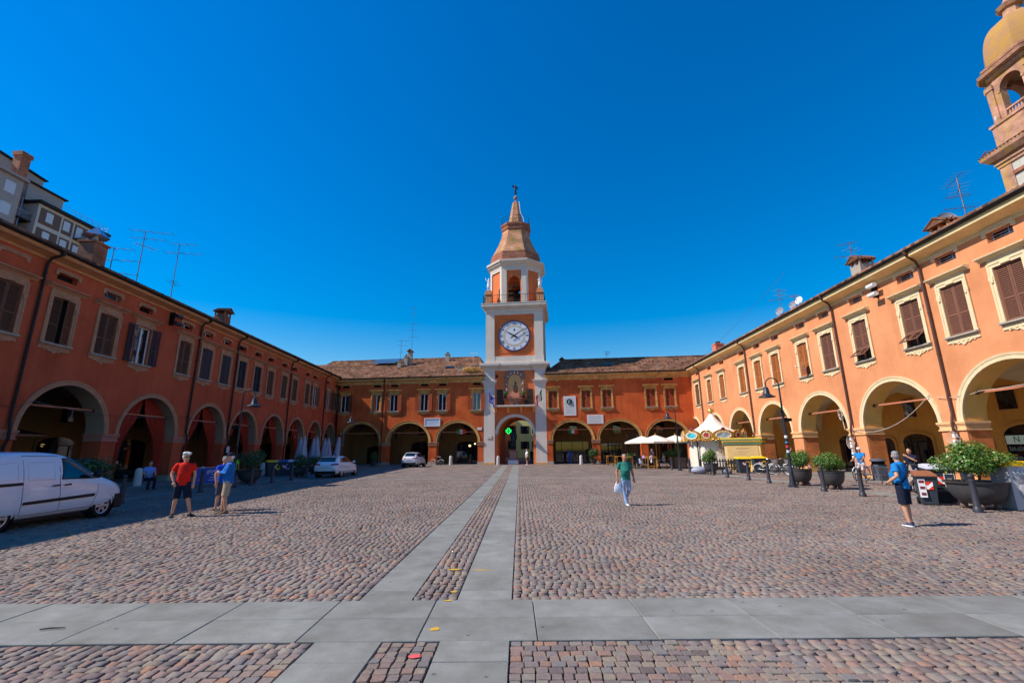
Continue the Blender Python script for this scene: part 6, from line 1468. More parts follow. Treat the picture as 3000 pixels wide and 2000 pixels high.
for k in range(N_):
    a = 2 * PI * (k + .5) / N_
    Mx = Matrix.Rotation(a + PI / 2, 4, 'Z') @ Matrix.Translation((0, -RC, 0))
    big = k % 2 == 0; hw = .82 if big else .46
    top = [(-hw, 3.0), (-hw * .7, 3.12), (-hw * .4, 3.22), (0, 3.34 if big else 3.16), (hw * .4, 3.22), (hw * .7, 3.12), (hw, 3.0)]
    bot = [(hw, 2.5), (hw * .75, 2.36), (hw * .5, 2.42), (hw * .25, 2.30), (0, 2.38), (-hw * .25, 2.30), (-hw * .5, 2.42), (-hw * .75, 2.36), (-hw, 2.5)]
    b = MB(); b.prism(top + bot, 'y', -.03, .05, 0)
    for q in range(9):
        x = -hw + 2 * hw * q / 8; b.ball((x, -.05, 2.40 + .05 * math.cos(q * PI)), (.10, .05, .07), 6, 0)
    for s in (-1, 1):
        b.tube([(s * hw * .95, -.05, 3.0), (s * hw * .6, -.06, 3.14), (s * hw * .3, -.05, 3.2), (s * hw * .15, -.05, 3.12)], .045, 5, 0)
    if big: b.ball((0, -.06, 3.30), (.17, .06, .12), 8, 1)
    b.xf(Mx); pn = b.build('rim_panel', [gild, maroon], ca, True)
    ex, ez = (.52, .22) if big else (.17, .17)
    b = MB()
    if big: b.add([(0, -.075, 2.78)] + [(ex * math.cos(2 * PI * j / 24), -.07, 2.78 + ez * math.sin(2 * PI * j / 24)) for j in range(24)], [(0, 1 + j, 1 + (j + 1) % 24) for j in range(24)], 0)
    else:
        hp = [(.16 * math.sin(u) ** 3, 2.80 + .011 * (13 * math.cos(u) - 5 * math.cos(2 * u) - 2 * math.cos(3 * u) - math.cos(4 * u))) for u in [2 * PI * j / 20 for j in range(20)]]
        b.prism(hp, 'y', -.09, -.03, 0)
    b.xf(Mx); b.build('painted_oval' if big else 'heart', (oval_a if k % 4 == 0 else oval_b) if big else heartm, pn)
    b = MB()
    nb = 30 if big else 18
    for j in range(nb): u = 2 * PI * j / nb; b.ball(((ex + .085) * math.cos(u), -.075, 2.78 + (ez + .085) * math.sin(u)), .042 if j % 2 else .055, 6)
    if big:
        b.tube([((ex + .02) * math.cos(2 * PI * j / 24), -.07, 2.78 + (ez + .02) * math.sin(2 * PI * j / 24)) for j in range(25)], .03, 5)
    b.xf(Mx); o = b.build('bulbs', beadm, pn, True); o['kind'] = 'stuff'
tq = mat('turquoise_drop', S(40, 160, 180), .4)
for k in range(6):
    a = 2 * PI * k / 6; b = MB(); b.ball((RC * math.cos(a), RC * math.sin(a), 2.24), (.12, .12, .10), 8); b.build('drop', tq, ca, True)
b = MB()
for k, x in enumerate((-.22, -.08, .06, .2)): b.tube([(x * .3, -2.2, 2.35), (x, -2.32, 1.3 - .1 * (k % 2)), (x * 1.3, -2.25, 1.1)], .025, 5)
b.xf(Matrix.Rotation(R_(-20), 4, 'Z')); b.build('canvas_ropes', mat('rope_tan', S(196, 160, 120), .9), ca)
b = MB()
for a in (200, 292): b.tube([(2.2 * math.cos(R_(a)), 2.2 * math.sin(R_(a)), .1), (2.2 * math.cos(R_(a)), 2.2 * math.sin(R_(a)), 2.5)], .05, 6)
b.build('skirt_pole', M['iron'], ca)
bo = thing('ticket_booth', 'yellow and green ticket booth with a boarded front beside the carousel', 'booth', (18.0, 36.4, 0), R_(-38))
cream_b = mat('booth_cream', S(236, 196, 120), .7, var=.12, vs=2); board = mat('booth_board', S(206, 170, 112), .7, var=.12, vs=1.5); gy = mat('booth_yellow', S(232, 190, 60), .6, var=.1); ggr = mat('booth_green', S(96, 150, 120), .6, var=.1)
b = MB(); b.box(-1.25, 1.25, -.7, .9, 0, 2.02); b.build('cabin', cream_b, bo)
b = MB(); b.box(-1.08, 1.1, -.73, -.69, .55, 1.95); b.build('front_board', board, bo)
b = MB()
for k, z in enumerate((1.66, 1.40, 1.24)): b.box(-.45 + .1 * k, .5 - .1 * k, -.735, -.729, z, z + (.06 if k == 0 else .025))
b.build('board_lettering', mat('faded_ink', S(166, 136, 100), .8), bo)
b = MB(); b.box(-1.29, -1.25, -.62, -.02, .55, 1.95, 1); b.box(-1.285, -1.25, .05, .8, .1, 1.95, 0); b.box(-1.292, -1.284, -.5, -.12, 1.2, 1.8, 0); b.build('side_panel', [mat('booth_panel_pale', S(240, 214, 160), .7, var=.1), M['white_paint']], bo)
for z, m_ in ((2.02, ggr), (2.12, gy), (2.30, ggr), (2.38, gy)):
    b = MB(); o_ = .12 + (z - 2.02) * .3; b.box(-1.25 - o_, 1.25 + o_, -.7 - o_, .9 + o_, z, z + (.10 if z != 2.12 else .18)); b.build('fascia_band', m_, bo)
b = MB()
for k in range(26): b.ball((-1.3 + 2.6 * k / 25, -.87, 2.21), .05, 6)
b.build('fascia_beads', gold_, bo, True)
# picket fence
fe = thing('picket_fence', 'low black picket fence around the carousel behind the yellow-lidded bins', 'fence', (16.3, 36.6, 0), R_(-31))
fb = mat('fence_black', S(38, 34, 34), .7, var=.15)
for k in range(26):
    x = -1.6 + .20 * k; b = MB(); b.prism([(x - .045, .06), (x + .045, .06), (x + .045, .88), (x, .95), (x - .045, .88)], 'y', -.012, .012); b.build('picket', fb, fe)
for z in (.25, .70):
    b = MB(); b.box(-1.7, 3.5, .012, .04, z, z + .07); b.build('rail', fb, fe)
f2 = thing('picket_fence', 'continuation of the black picket fence between the bins and the bicycles', 'fence', (18.9, 35.0, 0), R_(-70))
for k in range(14):
    x = -1.3 + .20 * k; b = MB(); b.prism([(x - .045, .06), (x + .045, .06), (x + .045, .92), (x, 1.0), (x - .045, .92)], 'y', -.012, .012); b.build('picket', fb, f2)
for z in (.25, .70):
    b = MB(); b.box(-1.4, 1.5, .012, .04, z, z + .07); b.build('rail', fb, f2)
def sack(label, x, y, r, m):
    t = thing('sack', label, 'bag', (x, y, 0)); b = MB(); b.ball((0, 0, r[2] * .8), r, 12); b.ball((r[0] * .4, 0, r[2] * 1.2), (r[0] * .6, r[1] * .7, r[2] * .6), 10); b.build('folded_sheet', m, t, True)
sack('white plastic sheeting bundled at the foot of the shrub pot by the carousel', 13.0, 33.0, (.6, .4, .28), mat('plastic_sheet', S(160, 164, 178), .5, var=.15, vs=4)); sack('grey bag lying right of the shrub pot by the carousel', 14.55, 32.2, (.35, .3, .2), mat('grey_bag', S(120, 122, 130), .6, var=.1))
# cafe: umbrellas, tables, chairs, reed screen
sail = mat('parasol_ecru', S(232, 220, 204), .85, var=.05, vs=2); wood = mat('varnished_wood', S(206, 140, 50), .5, var=.15, vs=6)
def parasol(label, x, y, half, ze, za, rz):
    t = thing('parasol', label, 'parasol', (x, y, 0), rz, 'open ecru cafe parasols')
    b = MB(); n = 8
    def P(k, s, z): a = 2 * PI * k / n + PI / 8; return (s * half * 1.08 * math.cos(a), s * half * 1.08 * math.sin(a), z)
    rings = []
    for s in (1.0, .66, .33, .02): rings.append([P(k / 1.0, s * (1.0 if k % 1 == 0 else .96), ze + (za - ze) * (1 - s) ** .92) for k in range(n)])
    b.loft(rings, cap=False); b.loft([rings[0], [P(k, 1.0, ze - .14) for k in range(n)]], cap=False); b.build('canopy', sail, t)
    b = MB(); b.tube([(0, 0, 0), (0, 0, za + .08)], .035, 8); b.ball((0, 0, za + .1), .05, 8); b.build('pole', wood, t)
    for k in range(n):
        q = MB(); p = P(k, .97, ze - .01); q.tube([(0, 0, za - .08), p], .014, 4); q.tube([(0, 0, ze - .1), (p[0] * .5, p[1] * .5, (ze + za) / 2 - .08)], .012, 4); q.build('rib', wood, t)
    b = MB(); b.lathe([(.32, 0), (.32, .08), (.08, .12)], 12); b.build('base', M['iron'], t)
parasol('middle one of the three open ecru parasols over the cafe tables', 13.05, 42.6, 1.5, 2.35, 2.95, R_(0)); parasol('left open ecru parasol behind the black pergola posts', 12.7, 45.8, 1.55, 2.35, 2.95, R_(10)); parasol('right open ecru parasol touching the carousel', 15.2, 43.6, 1.5, 2.35, 2.95, R_(5))
pe = thing('pergola_frame', 'black metal pergola frame between the second arch and the parasols', 'frame', (12.4, 48.4, 0), R_(0))
for x, y in ((-.5, 0), (.55, 0), (.2, 3.0), (1.3, 3.0)):
    b = MB(); b.box(x - .06, x + .06, y - .06, y + .06, 0, 2.85); b.build('post', M['iron'], pe)
for (x0, y0), (x1, y1) in (((-.5, 0), (.2, 3.0)), ((.55, 0), (1.3, 3.0)), ((-.5, 0), (.55, 0)), ((.2, 3), (1.3, 3))):
    b = MB(); b.tube([(x0, y0, 2.88), (x1, y1, 3.25 if y1 > 0 else 2.88)] if y0 == 0 else [(x0, y0, 3.25), (x1, y1, 3.25)], .06, 4); b.build('beam', M['iron'], pe)
def high_table(label, x, y, rz=0):
    t = thing('high_table', label, 'table', (x, y, 0), rz, 'orange wooden high tables of the cafe')
    b = MB(); b.box(-.40, .40, -.40, .40, .98, 1.03); b.build('tabletop', wood, t)
    for sx in (-1, 1):
        for sy in (-1, 1): b = MB(); b.box(sx * .36 - .03, sx * .36 + .03, sy * .36 - .03, sy * .36 + .03, 0, .98); b.build('leg', wood, t)
    b = MB(); b.box(-.36, .36, -.375, -.345, .22, .28); b.box(-.36, .36, .345, .375, .22, .28); b.build('footrest', wood, t)
high_table('leftmost orange high table, in front of the brick pier', 10.55, 50.8); high_table('second orange high table from the left', 10.75, 47.2); high_table('orange high table behind the man in the green T-shirt', 10.35, 42.4); high_table('orange high table on the right under the parasols', 12.1, 41.3)
def stool(label, x, y, rz, group, m, seat=.75):
    t = thing('chair', label, 'chair', (x, y, 0), rz, group)
    b = MB(); b.box(-.2, .2, -.2, .2, seat - .03, seat); b.build('seat', m, t)
    for sx in (-1, 1):
        for sy in (-1, 1): b = MB(); b.tube([(sx * .17, sy * .17, seat), (sx * .21, sy * .21, 0)], .016, 5); b.build('leg', M['iron'], t)
    b = MB(); b.box(-.2, .2, .17, .20, seat, seat + .40); b.build('backrest', m, t); return t
dk = mat('chair_black', S(34, 34, 38), .6); gy_ = mat('chair_grey', S(150, 160, 180), .6)
CH = ((10.0, 50.6, 90, dk, .75, 'black bar stool left of the leftmost orange high table'), (11.2, 47.6, -90, dk, .75, 'black bar stool right of the second orange high table'), (10.2, 47.0, 90, dk, .75, 'black bar stool left of the second orange high table'), (11.35, 42.6, -70, gy_, .46, 'pale grey cafe chair between the low shrub and the right orange table'), (11.0, 43.4, 200, dk, .46, 'black cafe chair in front of the low shrub'), (12.8, 41.9, -90, dk, .46, 'black cafe chair right of the right orange high table'), (12.9, 43.2, 180, dk, .46, 'black chair under the diner in white'), (12.35, 44.0, 90, dk, .46, 'black chair under the diner in lilac'), (13.9, 43.1, 230, dk, .46, 'black chair under the diner in cream'), (13.2, 45.2, 20, dk, .46, 'black chair under the diner in pink'), (11.7, 44.5, 160, dk, .46, 'black chair under the diner in black'), (11.45, 41.4, 90, dk, .75, 'black bar stool left of the right orange high table'), (11.9, 42.0, 0, dk, .46, 'black cafe chair behind the right orange high table'), (10.9, 41.7, 10, dk, .75, 'black bar stool right of the high table behind the man in green'))
for (x, y, r, m_, s, lb) in CH: stool(lb, x, y, R_(r), 'chairs among the cafe tables', m_, s)
for x, y, lb in ((12.4, 44.9, 'small dark cafe table before the diner in black'), (13.4, 44.4, 'small dark cafe table between the diners in white and cream'), (13.4, 46.2, 'small dark cafe table farthest back, by the diner in pink')):
    t = thing('cafe_table', lb, 'table', (x, y, 0), 0, 'small dark cafe tables'); b = MB(); b.box(-.35, .35, -.35, .35, .72, .75); b.build('tabletop', dk, t); b = MB(); b.tube([(0, 0, 0), (0, 0, .72)], .03, 6); b.lathe([(.24, 0), (.22, .03), (.03, .05)], 10); b.build('pedestal', M['iron'], t)
rs = thing('reed_screen', 'brown reed screen closing off the cafe left of the carousel', 'screen', (14.55, 41.0, 0), R_(8)); reed = mat('reed_brown', S(112, 88, 72), .9, var=.3, vs=14, rand=.2)
for k in range(36):
    x = -.55 + 1.15 * k / 35; b = MB(); b.tube([(x, random.uniform(-.01, .01), .04), (x + random.uniform(-.01, .01), 0, .92 + random.uniform(-.03, .05))], .016, 5); b.build('reed', reed, rs)
b = MB(); b.box(-.58, .62, -.03, .03, 0, .05); b.box(-.6, -.55, -.03, .03, 0, 1.0); b.box(.58, .63, -.03, .03, 0, 1.0); b.build('frame', M['iron'], rs)
# closed white parasols in the shade
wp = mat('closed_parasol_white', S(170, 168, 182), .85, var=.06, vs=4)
def closed_parasol(label, x, y, h=3.0):
    t = thing('closed_parasol', label, 'parasol', (x, y, 0), random.random() * 3, 'closed white parasols in the shaded corner')
    b = MB(); n = 20
    def ring(r, z, f): return [((r + f * math.cos(5 * 2 * PI * k / n)) * math.cos(2 * PI * k / n), (r + f * math.cos(5 * 2 * PI * k / n)) * math.sin(2 * PI * k / n), z) for k in range(n)]
    b.loft([ring(.30, h - 1.75, .07), ring(.27, h - 1.4, .06), ring(.17, h - .75, .035), ring(.12, h - .35, .02), ring(.03, h, .0)]); b.build('folded_canopy', wp, t, True)
    b = MB(); b.tube([(0, 0, 0), (0, 0, h + .05)], .03, 6); b.build('pole', M['galv'], t)
    b = MB(); b.lathe([(.3, 0), (.3, .07), (.05, .1)], 10); b.build('base', M['iron'], t)
def atpx(px, py, Y):   # point on the ray through photo pixel (px,py) at depth Y
    d = _R * ((px - 1500) / 1333) - _U * ((py - 1000) / 1333) + _F; return Vector((0, 0, CAMZ)) + d * (Y / d.y)
for px, lb, Y in ((889, 'leftmost closed white parasol, before the curtained arches', 37.5), (878, 'thin closed white parasol partly behind the leftmost one', 40.0), (926, 'closed white parasol in the middle of the shaded row', 39.5), (917, 'narrow closed white parasol behind the middle one', 42.5), (960, 'closed white parasol before the eighth arch', 42.5), (950, 'closed white parasol tucked behind the one before the eighth arch', 45.0), (990, 'closed white parasol standing alone by the far lamp', 40.0)):
    p = atpx(px, 1330, Y); closed_parasol(lb, p.x, p.y, 2.95)
# statue on its pedestal under the gateway
sp = thing('statue_pedestal', 'stone pedestal with a pale base under the bronze statue', 'pedestal', (.05, 58.2, 0), RB); pst = mat('pedestal_porphyry', S(150, 116, 104), .8, var=.12)
b = MB(); b.loft([[(-.72, -.72, 0), (.72, -.72, 0), (.72, .72, 0), (-.72, .72, 0)], [(-.72, -.72, .5), (.72, -.72, .5), (.72, .72, .5), (-.72, .72, .5)], [(-.58, -.58, .66), (.58, -.58, .66), (.58, .58, .66), (-.58, .58, .66)]]); b.build('base', M['marble'], sp)
b = MB(); b.box(-.5, .5, -.5, .5, .66, 1.98); b.build('die', pst, sp)
b = MB(); b.loft([[(s1 * h_, s2 * h_, z) for s1, s2 in ((-1, -1), (1, -1), (1, 1), (-1, 1))] for h_, z in ((.5, 1.98), (.56, 2.02), (.70, 2.14), (.70, 2.2), (.5, 2.22))]); b.build('cap', pst, sp)
for q in sp.children: q.scale = (.85, .85, .755)
brz = mat('green_bronze', S(52, 78, 84), .5, .6, var=.3, vs=4, c2=S(40, 56, 64))
stt = person('dark green bronze statue of a standing man on the pedestal under the gateway', (.05, 58.2, 1.68), R_(10), 2.62, brz, brz, brz, brz, 'trousers', 'long', .03, skin=brz, ra=((-.27, .03, 1.17), (-.17, -.20, 1.22)), la=((.28, .04, 1.17), (.24, -.10, .92)), ll=((.12, -.07, .5), (.13, -.04, .09), (.2, -1)), vox=.016)
stt.name = 'statue'; stt['category'] = 'statue'
b = MB(); b.loft([[(x * r, .12 + y * r, z) for x, y in ((-.20, 0), (0, .10), (.20, 0), (.0, .03))] for r, z in ((.8, 1.45), (.95, 1.0), (1.0, .6), (1.0, .3))]); b.build('cloak', brz, stt, True)
# ------------------------------------------------------------------ vehicles
glass_c = mat('car_glass', S(14, 22, 34), .03, var=.02, spec=1.0); trim_c = mat('car_black_trim', S(24, 24, 28), .55, var=.08); tyre_m = mat('tyre_rubber', S(26, 25, 27), .85, var=.1); rim_m = mat('alloy_rim', S(186, 188, 196), .3, .7, var=.05); red_l = mat('tail_lamp_red', S(170, 24, 22), .15, var=.05, coat=.5); clear_l = mat('headlamp_clear', S(200, 206, 212), .1, coat=.5)
def wp_paint(name, *c): return mat(name, S(*c), .22, var=.015, vs=2, spec=.6, coat=.7)
class Car:
    def __init__(s, label, cat, loc, rz, stations, axles, hw, wr, paint_m, group=None):
        s.t = thing('parked_van' if cat == 'van' else 'parked_car', label, cat, loc, rz, group); s.hw = hw; s.wr = wr; s.axles = axles
        b = MB(); rings = []
        for (y, zb, wl, wm, zm, wb, zbt, wf, zr) in stations:
            h = [(0, zb), (wl * .8, zb), (wl, zb + .07), (wm, zm), (wb * 1.0, zbt), (wf, zr - .06), (wf * .8, zr), (0, zr + .015)]
            ring = h + [(-x, z) for x, z in reversed(h[1:-1])]
            rings.append([(x, y, z) for x, z in ring])
        b.loft(rings)
        o = b.build('body', paint_m, s.t)
        md = o.modifiers.new('s', 'SUBSURF'); md.levels = 2; md.render_levels = 2
        cut = MB()
        for ya in axles:
            for sd in (-1, 1):
                i0 = len(cut.v); n = 28; xs_ = (sd * (hw - .27), sd * (hw + .3))
                cut.loft([[(x, ya + (wr + .055) * math.cos(2 * PI * k / n), wr + (wr + .055) * math.sin(2 * PI * k / n)) for k in range(n)] for x in (min(xs_), max(xs_))])
        co = cut.build('cutter', trim_c); bm_ = o.modifiers.new('b', 'BOOLEAN'); bm_.object = co; bm_.operation = 'DIFFERENCE'; bm_.solver = 'EXACT'
        bake(o); bpy.data.objects.remove(co)
        me = o.data; me.polygons.foreach_set('use_smooth', [True] * len(me.polygons)); me.set_sharp_from_angle(angle=R_(40))
        s.body = o; s.bvh = BVHTree.FromPolygons([v.co for v in me.vertices], [p.vertices for p in me.polygons])
        for ya in axles:
            for sd in (-1, 1): s.wheel(ya, sd)
        b = MB()
        for ya in axles:
            for sd in (-1, 1):
                n = 20; x0 = sd * (hw - .26)
                b.loft([[(x, ya + (wr + .05) * math.cos(2 * PI * k / n), wr + (wr + .05) * math.sin(2 * PI * k / n)) for k in range(n)] for x in (x0, sd * (hw - .02))], cap=False)
        b.box(-hw * .8, hw * .8, axles[0], axles[1], .16, .26); b.build('underbody', trim_c, s.t)
    def wheel(s, ya, sd):
        wr = s.wr; b = MB(); b.lathe([(wr * .62, -.10), (wr * .92, -.105), (wr, -.07), (wr, .07), (wr * .92, .105), (wr * .62, .10)], 26)
        Mx = Matrix.Translation((sd * (s.hw - .135), ya, wr)) @ Matrix.Rotation(sd * PI / 2, 4, 'Y'); b.xf(Mx); w_ = b.build('wheel', tyre_m, s.t, True)
        b = MB(); n = 24; b.lathe([(wr * .66, .085), (wr * .68, .108), (wr * .60, .10), (wr * .58, .05)], n)
        for k in range(6):
            i0 = len(b.v); b.loft([[(x, y, z) for x, z in ((-w2, .07), (w2, .07), (w2 * .7, zz), (-w2 * .7, zz))] for y, w2, zz in ((.03, .05, .10), (wr * .35, .042, .105), (wr * .62, .062, .10))]); b.xf(Matrix.Rotation(2 * PI * k / 6, 4, 'Z'), i0)
        b.lathe([(.06, .06), (.065, .10), (.03, .115), (.001, .115)], 12); b.xf(Mx); b.build('rim', rim_m, w_, True)
        b = MB(); b.lathe([(wr * .6, .04), (.001, .045)], 16); b.xf(Mx); b.build('brake_disc', trim_c, w_)
    def patch(s, name, poly, side, m, off=.006, N=14, Mr=8, parent=None, **k):
        """polygon in the side/rear/front view laid onto the body surface"""
        us = [p[0] for p in poly]; u0, u1 = min(us) + 1e-4, max(us) - 1e-4; V = []; ok = True
        for i in range(N + 1):
            u = u0 + (u1 - u0) * i / N; hits = []
            for (a, b_) in zip(poly, poly[1:] + poly[:1]):
                if (a[0] - u) * (b_[0] - u) <= 0 and abs(a[0] - b_[0]) > 1e-9: hits.append(a[1] + (b_[1] - a[1]) * (u - a[0]) / (b_[0] - a[0]))
            v0, v1 = min(hits), max(hits)
            for j in range(Mr + 1):
                v = v0 + (v1 - v0) * j / Mr
                if side in ('x+', 'x-'): sg = 1 if side == 'x+' else -1; o = Vector((3 * sg, u, v)); d = Vector((-sg, 0, 0))
                elif side == 'y+': o = Vector((u, 4, v)); d = Vector((0, -1, 0))
                else: o = Vector((u, -4, v)); d = Vector((0, 1, 0))
                h = s.bvh.ray_cast(o, d)
                if h[0] is None: h = (o + d * (3.0 if side[0] == 'x' else 4), -d)
                nn = h[1] if h[1].dot(d) < 0 else -h[1]
                V.append(tuple(h[0] + nn * off))
        F = [(i * (Mr + 1) + j, (i + 1) * (Mr + 1) + j, (i + 1) * (Mr + 1) + j + 1, i * (Mr + 1) + j + 1) for i in range(N) for j in range(Mr)]
        b = MB(); b.add(V, F); return b.build(name, m, parent or s.t, True)
    def seam(s, pts, side, wd=.012, m=None):
        for (a, b_) in zip(pts[:-1], pts[1:]):
            d = Vector((b_[0] - a[0], b_[1] - a[1])); n = Vector((-d.y, d.x)).normalized() * wd / 2
            s.patch('panel_gap', [(a[0] + n.x, a[1] + n.y), (b_[0] + n.x, b_[1] + n.y), (b_[0] - n.x, b_[1] - n.y), (a[0] - n.x, a[1] - n.y)], side, m or trim_c, .004, 8, 2)
vanp = wp_paint('van_white', 226, 224, 232)
VS = [(-2.12, .34, .50, .56, .45, .50, .62, .40, .74), (-2.06, .26, .70, .76, .50, .72, .74, .50, .86), (-1.92, .22, .82, .86, .52, .80, .86, .55, .97), (-1.60, .20, .87, .905, .58, .86, .96, .64, 1.09), (-1.22, .20, .89, .915, .60, .88, 1.05, .70, 1.19), (-1.05, .20, .89, .915, .60, .885, 1.07, .70, 1.27), (-.66, .20, .89, .915, .60, .89, 1.09, .69, 1.53), (-.22, .20, .89, .915, .60, .89, 1.10, .69, 1.73), (.25, .20, .89, .915, .60, .895, 1.12, .72, 1.80), (1.2, .20, .89, .915, .60, .895, 1.12, .73, 1.80), (1.90, .22, .88, .91, .60, .89, 1.12, .73, 1.77), (2.08, .26, .86, .89, .60, .86, 1.10, .70, 1.70), (2.12, .34, .78, .80, .60, .78, 1.05, .62, 1.55)]
van = Car('white panel van parked in the shade at the left edge, with black side mouldings', 'van', (-12.55, 12.28, 0), PI, VS, (-1.32, 1.38), .915, .315, vanp)
for sd in ('x-', 'x+'):
    van.patch('side_window', [(-.98, 1.10), (-.02, 1.13), (-.03, 1.60), (-.28, 1.60), (-.55, 1.47), (-.80, 1.29)], sd, glass_c, .008, 24, 10)
    van.patch('window_surround', [(-1.04, 1.07), (.02, 1.10), (.01, 1.635), (-.30, 1.635), (-.58, 1.51), (-.86, 1.30)], sd, trim_c, .004, 24, 10)
    van.patch('side_moulding', [(-.98, .60), (.93, .56), (.93, .63), (-.98, .68)], sd, trim_c, .022, 20, 3)
    van.patch('sliding_rail', [(.98, 1.02), (2.02, 1.00), (2.02, 1.075), (.98, 1.085)], sd, trim_c, .014, 14, 2)
    van.seam([(.06, 1.69), (.06, 1.1), (-.02, .34)], sd); van.seam([(.98, 1.70), (.97, .9), (.93, .32)], sd); van.seam([(.06, 1.69), (.98, 1.70)], sd); van.seam([(-1.07, 1.12), (-1.07, .7), (-.95, .34)], sd); van.seam([(-.95, .34), (.93, .32)], sd)
    van.seam([(.20, 1.12), (.20, 1.54), (.86, 1.54), (.86, 1.12), (.20, 1.12)], sd, .008, mat('van_crease', S(170, 168, 180), .3)); van.seam([(1.1, 1.14), (1.1, 1.55), (1.8, 1.5)], sd, .008, bpy.data.materials['van_crease'])
    for y in (.17, -.14):
        van.patch('door_handle', [(y - .10, .945), (y + .10, .935), (y + .10, .975), (y - .10, .985)], sd, trim_c, .03, 6, 2)
    van.patch('headlamp', [(-2.02, .72), (-1.62, .86), (-1.70, .98), (-1.98, .86)], sd, clear_l, .006)
    sg = 1 if sd == 'x+' else -1
    b = MB(); b.ball((sg * 1.02, -.86, 1.20), (.13, .07, .12), 10); b.box(min(sg * .88, sg * .98), max(sg * .88, sg * .98), -.88, -.83, 1.13, 1.19); b.build('wing_mirror', trim_c, van.t, True)
van.patch('windscreen', [(-.72, 1.2), (.72, 1.2), (.62, 1.68), (-.62, 1.68)], 'y-', glass_c, .007); van.patch('front_bumper', [(-.78, .28), (.78, .28), (.80, .62), (-.80, .62)], 'y-', trim_c, .02)
b = MB(); b.loft([[(x * .86, y, z) for x, z in ((-1, .2), (1, .2), (1, .58), (-1, .58))] for y in (-1.72, -2.0)]); b.loft([[(s_ * w_, y, z) for s_, z in ((-1, .22), (1, .22), (1, .60), (-1, .60))] for y, w_ in ((-1.70, .895), (-2.02, .82), (-2.15, .55))]); b.build('bumper_corner', trim_c, van.t)
